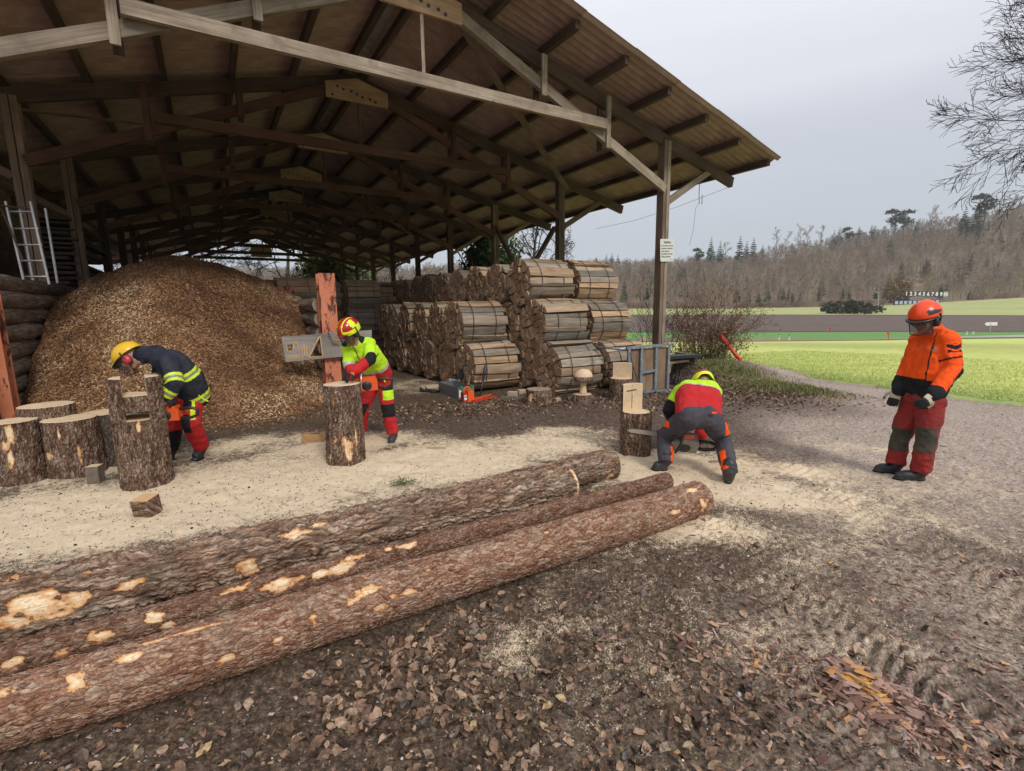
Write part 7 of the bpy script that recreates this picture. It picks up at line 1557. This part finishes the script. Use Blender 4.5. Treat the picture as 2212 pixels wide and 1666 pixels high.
def tf4(C):
    m = np.zeros(len(C), int)
    dL = seg(C, J['kneeL'], J['ankL'])[1]; dR = seg(C, J['kneeR'], J['ankR'])[1]; dhL = seg(C, J['hipL'], J['kneeL'])[1]; dhR = seg(C, J['hipR'], J['kneeR'])[1]; L_ = np.minimum(dL, dhL) < np.minimum(dR, dhR)
    for q, mm in (('L', L_), ('R', ~L_)):
        k = np.array(J['knee'+q]); fr = (C-k) @ np.array((-.75, -.66, 0)); m = np.where(mm & (C[:, 2] > k[2]-.12) & (C[:, 2] < k[2]+.115) & (fr > .02), 1, m); m = np.where(mm & (fr < -.055) & (C[:, 1] < k[1]+.05) & (C[:, 2] < k[2]+.35), 2, m)
    return m
garments(p4_, J, [K['orange'], K['black'], K['grey']], jf4, [K['darkred'], K['pad'], K['red']], tf4, rt=(.108, .084, .080), rj=(.078, .072, .058), tors=(.122, .138, .132), latw=.085, seed=21, collar=.066, wr=.014, trl=.035)
boot(p4_, J['ankL'], nt4, nh4, .052); boot(p4_, J['ankR'], ft4, fh4, .052)
helmet(p4_, hc4, F4, K['helO'], 'comb', K['plastic'], K['plastic'], .98)
for q, d_, sd_, nn in (('L', Q4(600, 985, yb-.40)-J['wrL'], 1, (-.2, .9, -.2)), ('R', Q4(375, 930, yb+.10)-J['wrR'], -1, (.5, .6, -.2))):
    mb = MB(); hand(mb, J['wr'+q], d_, nn, sd_, .55, 1.12); w_ = np.array(J['wr'+q]); dd = np.array(Vector(d_).normalized())
    remesh('glove', mb, .0055, [K['glove'], K['gloveblack']], p4_, lambda C: (((C-w_) @ dd < .015) | ((C-w_) @ dd > .085)).astype(int), 2, .001, 40)
# ================================================================== SMALL EQUIPMENT
# plywood panel in a galvanised frame
a = at_ground(1356, 853); b = at_ground(1441, 846); fd = (b-a); fd.z = 0; fw = fd.length; fd.normalize(); fn = Vector((-fd.y, fd.x, 0)); H_ = .90
fr = thing('panel_frame', 'galvanised steel frame holding plywood sheets, standing below the shed post', 'frame', a)
for nm, p, q in (('upright', a, a+Z3*H_), ('upright', a+fd*fw*.31, a+fd*fw*.31+Z3*H_), ('upright', a+fd*fw*.68, a+fd*fw*.68+Z3*H_), ('upright', b, b+Z3*H_), ('rail', a+Z3*(H_+.02)-fd*.05, b+Z3*(H_+.05)+fd*.03), ('rail', a+Z3*.04, b+Z3*.03), ('rail', a+fd*fw*.33+Z3*.42, a+fd*fw*.67+Z3*.45)):
    mb = MB(); mb.beam(p, q, .05, .05, fn if nm == 'upright' else Z3); mb.build(nm, M['galv'], fr, bevel=.004)
mb = MB(); mb.tube([a+Z3*(H_-.02), a+Z3*(H_+.02)+fn*.55-fd*.42], .024, 8); mb.build('side_rail', M['galv'], fr, smooth=True); mb = MB(); mb.tube([b+Z3*(H_+.05)-fd*.04, b+Z3*(H_+.06)+fd*.1], .03, 8); mb.build('pipe_end', M['galv'], fr, smooth=True); mb = MB(); mb.tube([b+Z3*.03, b+Z3*.02+fd*.09-fn*.03], .022, 8); mb.build('foot', M['galv'], fr, smooth=True)
M['ply'] = woodmat('plywood', [(.25, (.20, .125, .075)), (.55, (.34, .235, .15)), (.8, (.45, .33, .22))], 1.2, 10)
for x0, x1 in ((.02, .31), (.33, .66), (.70, .98)):
    mb = MB(); mb.beam(a+fd*fw*(x0+x1)/2+fn*.045+Z3*.06, a+fd*fw*(x0+x1)/2+fn*.045+Z3*(H_-.01), fw*(x1-x0), .018, fn); mb.build('plywood_panel', M['ply'], fr)
g = at_ground(1475, 838); mb = MB(); c0 = Vector(At(1472, 770, g.y-.05)); mb.beam(c0-E3*.42+D3*.1, c0+E3*.42-D3*.05, .32, .06); o = mb.build('black_board', K['plastic'], None, bevel=.01, org=tuple(c0)); tag(o, 'dark plank lying across the ragged stump behind the frame', 'plank')
mb = MB(); c0 = Vector(At(1462, 781, g.y-.02)); mb.beam(c0-E3*.35, c0+E3*.3, .14, .05); o = mb.build('plank', M['side_pale'], None, org=tuple(c0)); tag(o, 'pale plank under the dark one beside the ragged stump', 'plank')
for k in range(5):
    c0 = SH(-1.05-.03*k, -1.15, .10+.13*k); mb = MB(); mb.beam(c0-E3*.28, c0+E3*.26, .13, .115); o = mb.build('squared_timber', M['split'], None, bevel=.004, org=tuple(c0)); tag(o, 'squared wood piece in the pile between frame and ragged stump, %s from the ground' % ['lowest', 'second', 'third', 'fourth', 'topmost'][k], 'timber', 'squared timbers behind the frame')
st = thing('dry_stick', 'bent dry branch leaning on the galvanised frame', 'stick', at_ground(1395, 862)); mb = MB(); yq = a.y; mb.tube([Vector(At(1362, 762, yq-.1)), Vector(At(1367, 790, yq-.12)), Vector(At(1376, 815, yq-.2)), Vector(At(1386, 845, yq-.25)), at_ground(1398, 864)+Z3*.01], [.013, .014, .015, .014, .008], 6); mb.build('stick', M['treebark'], st, smooth=True)
# carved board clamped to the orange post
from mathutils.geometry import tessellate_polygon
pc = SH(-7.83, 1.05, 0); Yb = 0
def OnPost(px, py):
    O = P0+SD*.80; q = ray(px, py); k = (O @ SD)/(q[:2] @ SD); Pp = CPOS+q*k; return ((Pp[:2]-O) @ SE, Pp[2])
outer = [OnPost(*p) for p in ((608, 728), (803, 713), (803, 765), (617, 782))]; hole = [OnPost(*p) for p in ((690.7, 728.5), (670, 770.5), (695.8, 769.5))]; sq = [OnPost(*p) for p in ((620.5, 745), (631, 743.5), (631.5, 757), (621.5, 759))]
brd = thing('carved_board', 'weathered grey board with chainsaw practice cuts clamped across the orange post', 'board', SH(outer[0][0], .8, outer[0][1]))
loops = [outer, hole, sq]; tri = tessellate_polygon([[Vector((x, z, 0)) for x, z in L] for L in loops]); fl = [p for L in loops for p in L]; n = len(fl)
vs = [SH(x, .80, z) for x, z in fl]+[SH(x, .845, z) for x, z in fl]; fs = [tuple(t_) for t_ in tri]+[tuple(n+i for i in t_)[::-1] for t_ in tri]; o_ = 0
for L in loops:
    for i in range(len(L)): a_, b_ = o_+i, o_+(i+1) % len(L); fs.append((a_, b_, n+b_, n+a_))
    o_ += len(L)
M['greyboard'] = woodmat('grey_board', [(.25, (.17, .15, .13)), (.55, (.27, .245, .215)), (.8, (.36, .33, .29))], 1.5, 14)
mb = MB(); mb.add(vs, fs, [(x*1., z) for x, z in fl]*2); mb.build('board', M['greyboard'], brd)
def kerf(name, A, B, w=.012, mat='cut_orange'):
    (x0, z0), (x1, z1) = OnPost(*A), OnPost(*B); mb = MB(); mb.beam(SH(x0, .797, z0), SH(x1, .797, z1), .006, w, Z3 if abs(x1-x0) > abs(z1-z0) else E3); mb.build(name, M[mat], brd)
for A, B, w in (((633, 741), (643, 739.5), .03), ((634, 742), (635, 753), .02), ((643, 741), (645, 752), .015), ((619, 744), (621.5, 759), .012), ((621, 759.5), (632, 758), .015), ((651, 745), (655, 774), .016), ((656.5, 744), (659, 770), .02), ((662, 747), (664, 771), .02), ((646, 752), (648, 773), .012), ((668, 748), (670, 766), .01), ((690, 727), (668, 771), .022), ((691.5, 726), (697, 771), .014), ((668, 772), (697, 770.8), .016), ((622, 770), (648, 767.5), .022), ((622, 775), (652, 772), .014), ((640, 770), (655, 768.5), .02), ((676, 745), (683, 743), .03)): kerf('saw_kerf', A, B, w)
for k, (px, py) in enumerate(((716, 728), (748, 771))):
    x_, z_ = OnPost(px, py); c0 = SH(x_, .78, z_); cp = thing('screw_clamp', ['screw clamp with a wooden handle at the upper edge of the carved board', 'screw clamp at the lower edge of the carved board beside the woman'][k], 'clamp', c0)
    mb = MB(); mb.tube([c0+Z3*.08+D3*.05-E3*.05, c0+Z3*.09-D3*.09-E3*.04], .014, 6); mb.tube([c0+Z3*.09-D3*.09-E3*.04, c0-Z3*.05-D3*.07+E3*.02], .011, 6); mb.build('clamp_bar', M['steel_dark'] if k else M['alu'], cp)
    mb = MB(); mb.tube([c0-Z3*.06-D3*.07+E3*.0, c0-Z3*.075-D3*.08+E3*.13], [.018, .016], 8); mb.build('handle', plain('clamp_handle', (.40, .19, .05), .5) if k == 0 else bpy.data.materials['clamp_handle'], cp, smooth=True)
# ladder, stone wall, slab stack
lad = thing('ladder', 'aluminium ladder leaning above the left log wall', 'ladder', At(50, 605, 8.3))
def R(zx, zy, Y=8.3): return Vector(At(zx*.1465, 406.6+zy*.1465, Y))
for a_, b_ in (((85, 200), (350, 1350)), ((450, 200), (730, 1420)), ((300, 320), (490, 1360)), ((670, 300), (850, 1400))):
    Y_ = 8.3 if a_[0] in (85, 450) else 8.75; mb = MB(); mb.beam(R(*a_, Y_), R(*b_, Y_), .028, .06, D3); mb.build('rail', M['alu'], lad, bevel=.003)
for y_, xa, xb in ((345, 115, 480), (595, 175, 570), (835, 235, 620), (1070, 290, 640), (1305, 345, 700)): mb = MB(); mb.tube([R(xa, y_), R(xb, y_)], .017, 8); mb.build('rung', M['alu'], lad, smooth=True)
for a_, b_ in (((10, 255), (430, 300)), ((20, 300), (340, 1060))): mb = MB(); mb.tube([R(*a_, 8.25), R(*b_, 8.25)], .013, 6); mb.build('strap', M['timber_red'], lad)
sw = thing('stone_wall', 'rough pale stone block wall seen behind the ladder outside the shed', 'wall', SH(-14.6, 0, 0)); M['stone'] = plain('sandstone', (.30, .21, .15), .9, .15, .35, 3, .6, bs=14, dirt=(.15, .12, .10), dsc=1.5)
blockme = {}
for j in range(9):
    for k in range(12):
        s_ = 5.5+k*1.22+(.6 if j % 2 else 0); z_ = .30+j*.60; key = random.randrange(5)
        if key not in blockme:
            mb = MB(); r_ = random.Random(key); nx_ = 6; vs = []; fs = []
            for i2 in range(nx_+1):
                for j2 in range(4): e_ = (i2 in (0, nx_)) or (j2 in (0, 3)); vs.append((-.02+(.0 if e_ else .045*r_.random()+.03), -.6+1.2*i2/nx_, -.29+.58*j2/3))
            n1 = len(vs); vs += [(-.5, y, z) for _, y, z in vs]
            for i2 in range(nx_):
                for j2 in range(3): q_ = i2*4+j2; fs.append((q_, q_+4, q_+5, q_+1)); fs.append((n1+q_, n1+q_+1, n1+q_+5, n1+q_+4))
            for i2 in range(nx_): q_ = i2*4; fs.append((q_, n1+q_, n1+q_+4, q_+4)); fs.append((q_+3, q_+7, n1+q_+7, n1+q_+3))
            for j2 in range(3): fs.append((j2, j2+1, n1+j2+1, n1+j2)); q_ = nx_*4+j2; fs.append((q_, n1+q_, n1+q_+1, q_+1))
            me = bpy.data.meshes.new('stone'); me.from_pydata(vs, [], fs); me.materials.append(M['stone']); blockme[key] = me
        o = bpy.data.objects.new('stone', blockme[key]); link(o, sw); o.location = SH(-14.6, s_, z_)-SH(-14.6, 0, 0); o.rotation_euler = (0, 0, SHA)
ss = thing('slab_stack', 'dark stack of rough bark-edged slabs behind the left log wall', 'slab stack', SH(-12.9, 10.2, 0))
for k in range(34):
    z_ = .08+k*.122; L_ = random.uniform(1.9, 2.3); c0 = SH(-12.95+random.uniform(-.1, .1), 10.2+random.uniform(-.2, .2), z_); mb = MB(); mb.beam(c0-D3*L_+E3*random.uniform(-.08, .08), c0+D3*L_+E3*random.uniform(-.08, .08)+Z3*random.uniform(-.07, .07), random.uniform(.6, .9), random.uniform(.05, .085), seg=3); mb.build('slab', M['timber_dark'], ss)
# tools on the ground before the inner bundles
def yaw3(d): return (d, Vector((-d.y, d.x, 0)), Z3)
g0, g1 = at_ground(948, 846), at_ground(990, 861); d_ = (g1-g0); d_.z = 0; L_ = d_.length; d_.normalize(); nn = Vector((-d_.y, d_.x, 0)); W_ = .34; H2 = .22
bx = thing('metal_trough', 'open grey sheet metal box standing on the floor before the bundles', 'box', g0)
for nm, c0, l, w, h in (('side', g0+d_*L_/2+Z3*H2/2, L_, .006, H2), ('side', g0+d_*L_/2+nn*W_+Z3*H2/2, L_, .006, H2), ('side', g0+nn*W_/2+Z3*H2/2, .006, W_-.01, H2), ('side', g0+d_*L_+nn*W_/2+Z3*H2/2, .006, W_-.01, H2), ('bottom', g0+d_*L_/2+nn*W_/2+Z3*.02, L_-.01, W_-.01, .004)):
    mb = MB(); mb.box(c0, l, w, h, (d_, nn, Z3)); mb.build(nm, plain('sheet_steel', (.22, .23, .24), .4, .5, .15, 5, 0, metal=.5) if 'sheet_steel' not in bpy.data.materials else bpy.data.materials['sheet_steel'], bx)
mb = MB(); mb.box(g0+d_*(L_-.004)+nn*.06-nn*.0+Z3*.1+d_*.008, .002, .08, .14, (d_, nn, Z3)); mb.build('label_plate', M['white'], bx)
g = at_ground(984, 836); bk = thing('bucket', 'small white square bucket behind the metal box', 'bucket', g); mb = MB()
for r0, r1, z0, z1 in ((.11, .16, 0, .2),):
    vs = []; 
    for r_, z in ((r0, z0), (r1, z1), (r1-.012, z1), (r0-.012, z0+.01)):
        for a_ in range(4): vs.append(g+Vector((r_*math.cos(a_*math.pi/2+.6), r_*math.sin(a_*math.pi/2+.6), z)))
    mb.add(vs, [(l*4+k, l*4+(k+1) % 4, l*4+4+(k+1) % 4, l*4+4+k) for l in range(3) for k in range(4)]+[(12, 13, 14, 15)])
mb.build('pail', plain('bucket_white', (.50, .51, .48), .5, .4, .1, dirt=(.3, .27, .22)), bk); mb = MB(); mb.tube([g+Vector((-.13, 0, .19)), g+Vector((-.03, -.06, .12)), g+Vector((.12, 0, .19))], .004, 5); mb.build('handle', M['steel_dark'], bk)
# axe standing on its head
g = at_ground(1008, 850); ax_ = thing('axe', 'axe leaning on the bundles, its pale wooden handle upright', 'axe', g); t0 = Vector(At(1027, 762, g.y+.35)); mb = MB(); mb.beam(g+Z3*.08, t0, .026, .042, D3, seg=4); mb.build('handle', M['gusset'], ax_, bevel=.008)
mb = MB(); mb.prism([(-.06, -.035), (.1, -.075), (.11, .07), (-.06, .035)], -.018, .018, Matrix.Translation(g+Z3*.06) @ Matrix.Rotation(1.2, 4, 'X')); mb.build('head', M['steel_dark'], ax_, bevel=.004)
# combi can
g = at_ground(1009, 867); fc = thing('fuel_can', 'orange combi fuel can with green caps beside the axe', 'fuel can', g); M['canO'] = plain('can_orange', (.78, .11, .015), .4, .45, .06, bump=0); mb = MB()
mb.box(g+E3*.055+Z3*.10, .125, .12, .20, (E3, D3, Z3)); mb.build('large_tank', M['canO'], fc, bevel=.022); mb = MB(); mb.box(g-E3*.065+Z3*.09-D3*.01, .08, .12, .18, (E3, D3, Z3)); mb.build('small_tank', plain('can_red', (.45, .04, .02), .4), fc, bevel=.018)
mb = MB(); mb.tube([g-E3*.06+Z3*.17, g-E3*.04+Z3*.27, g+E3*.03+Z3*.28, g+E3*.07+Z3*.2], .016, 8, round_=True); mb.build('handle', M['canO'], fc, smooth=True); M['capG'] = plain('cap_green', (.012, .26, .07), .4, .5, .05, bump=0)
for s_, t_ in ((-.09, -.03), (.085, .03)): mb = MB(); mb.tube([g+E3*s_+Z3*.19, g+E3*(s_*1.25)+Z3*.27], .018, 8); mb.tube([g+E3*(s_*1.25)+Z3*.27, g+E3*(s_*1.32)+Z3*.30], .030, 10); mb.build('cap', M['capG'], fc, smooth=False)
mb = MB(); mb.box(g-E3*.065-D3*.073+Z3*.09, .055, .002, .09, (E3, D3, Z3)); mb.build('label', M['white'], fc); mb = MB(); mb.box(g-E3*.065-D3*.0755+Z3*.105, .04, .002, .02, (E3, D3, Z3)); mb.build('print', M['navy'], fc)
for k, (a_, b_, m_, lb) in enumerate((((1022, 864), (1060, 853), 'canO', 'orange felling wedge lying flat right of the fuel can, the rear one'), ((1022, 868), (1072, 858), 'red', 'red felling wedge lying flat right of the fuel can, the front one'))):
    p, q = at_ground(*a_), at_ground(*b_); mb = MB(); mb.beam(p+Z3*.02, q+Z3*.02, .08, .03, Z3, taper=.6); o = mb.build('felling_wedge', M[m_], None, bevel=.004, org=tuple(p)); tag(o, lb, 'wedge')
g = at_ground(985, 846); gr_ = thing('jack_stand', 'black and steel ratchet tool leaning on the bundles left of the axe', 'tool', g); t1 = Vector(At(1012, 756, g.y+.5)); dd = t1-g; mb = MB(); mb.beam(g+dd*.02, g+dd*.42, .03, .03); mb.build('foot_bar', M['galv'], gr_); mb = MB(); mb.beam(g+dd*.3, g+dd, .10, .05); mb.build('body', K['plastic'], gr_, bevel=.01); mb = MB(); mb.beam(g+dd*.34-D3*.03, g+dd*.97-D3*.03, .012, .012); mb.build('rack', M['alu'], gr_); mb = MB(); mb.box(t1, .10, .1, .06); mb.build('head', K['plastic'], gr_, bevel=.01)
g = at_ground(1036, 858); pr_ = thing('felling_lever', 'black felling lever propped against the inner front bundle', 'lever', g); t1 = Vector(At(1051, 783, g.y+.3)); dd = t1-g; mb = MB(); mb.tube([g, g+dd*.25, g+dd*.28, g+dd*.62], [.015, .015, .024, .024], 8); mb.build('shaft', K['plastic'], pr_, smooth=True); mb = MB(); mb.tube([g+dd*.6, g+dd*.7, g+dd*.85, g+dd*.93, t1], [.015, .034, .038, .02, .014], 8); mb.build('hook_head', M['steel_dark'], pr_, smooth=True)
g = at_ground(925, 848)
for k, (px, py, lb) in enumerate(((924, 846, 'left one of the dark work gloves dropped on the shed floor'), (940, 847, 'right one of the dark work gloves dropped on the shed floor'))):
    g = at_ground(px, py); r_ = MB(); hand(r_, g+Z3*.03, (1 if k else -1, .3, 0), (0, 0, 1), 1, .35, 1.2); tg_ = thing('work_glove', lb, 'glove', g); remesh('glove_body', r_, .006, [K['gloveblack']], tg_, None, 2, .002, 30)
# twigs and greenery lying about
for k, (px, py, a_, L_, lb) in enumerate(((1005, 1046, .3, .3, 'green-tufted pine twig lying on the thick log'), (575, 0, 0, 0, ''))):
    if not lb: continue
    g = Vector(G(868, 1046, .36)); tw = thing('pine_twig', 'green pine twig lying behind the thick log in the sawdust', 'twig', at_ground(868, 1048)); rg = np.random.default_rng(3); P_ = np.stack([rg.normal(0, .09, 260), rg.normal(0, .04, 260), rg.uniform(.01, .06, 260)], 1)
    mb = MB(); mb.tube([Vector(worg(tw))-E3*.12+Z3*.02, Vector(worg(tw))+E3*.12+Z3*.04], .004, 5); mb.build('stem', M['treebark'], tw)
    scatter('needles', GR, P_, rotm(260, 1.2), rg.uniform(.03, .06, 260), M['ivy'], kind='stuff', parent=tw)
# ================================================================== AIR
hz = bpy.data.materials.new('haze_air'); hz.use_nodes = True; hn = hz.node_tree; hn.nodes.clear(); ho = hn.nodes.new('ShaderNodeOutputMaterial'); hv = hn.nodes.new('ShaderNodeVolumePrincipled')
hv.inputs['Color'].default_value = (.93, .95, 1, 1); hv.inputs['Density'].default_value = .0002; hv.inputs['Anisotropy'].default_value = 0; hn.links.new(hv.outputs[0], ho.inputs['Volume'])
mb = MB(); mb.box((0, 150, 70), 3000, 1200, 170); o = mb.build('haze', hz, None); o['kind'] = 'stuff'
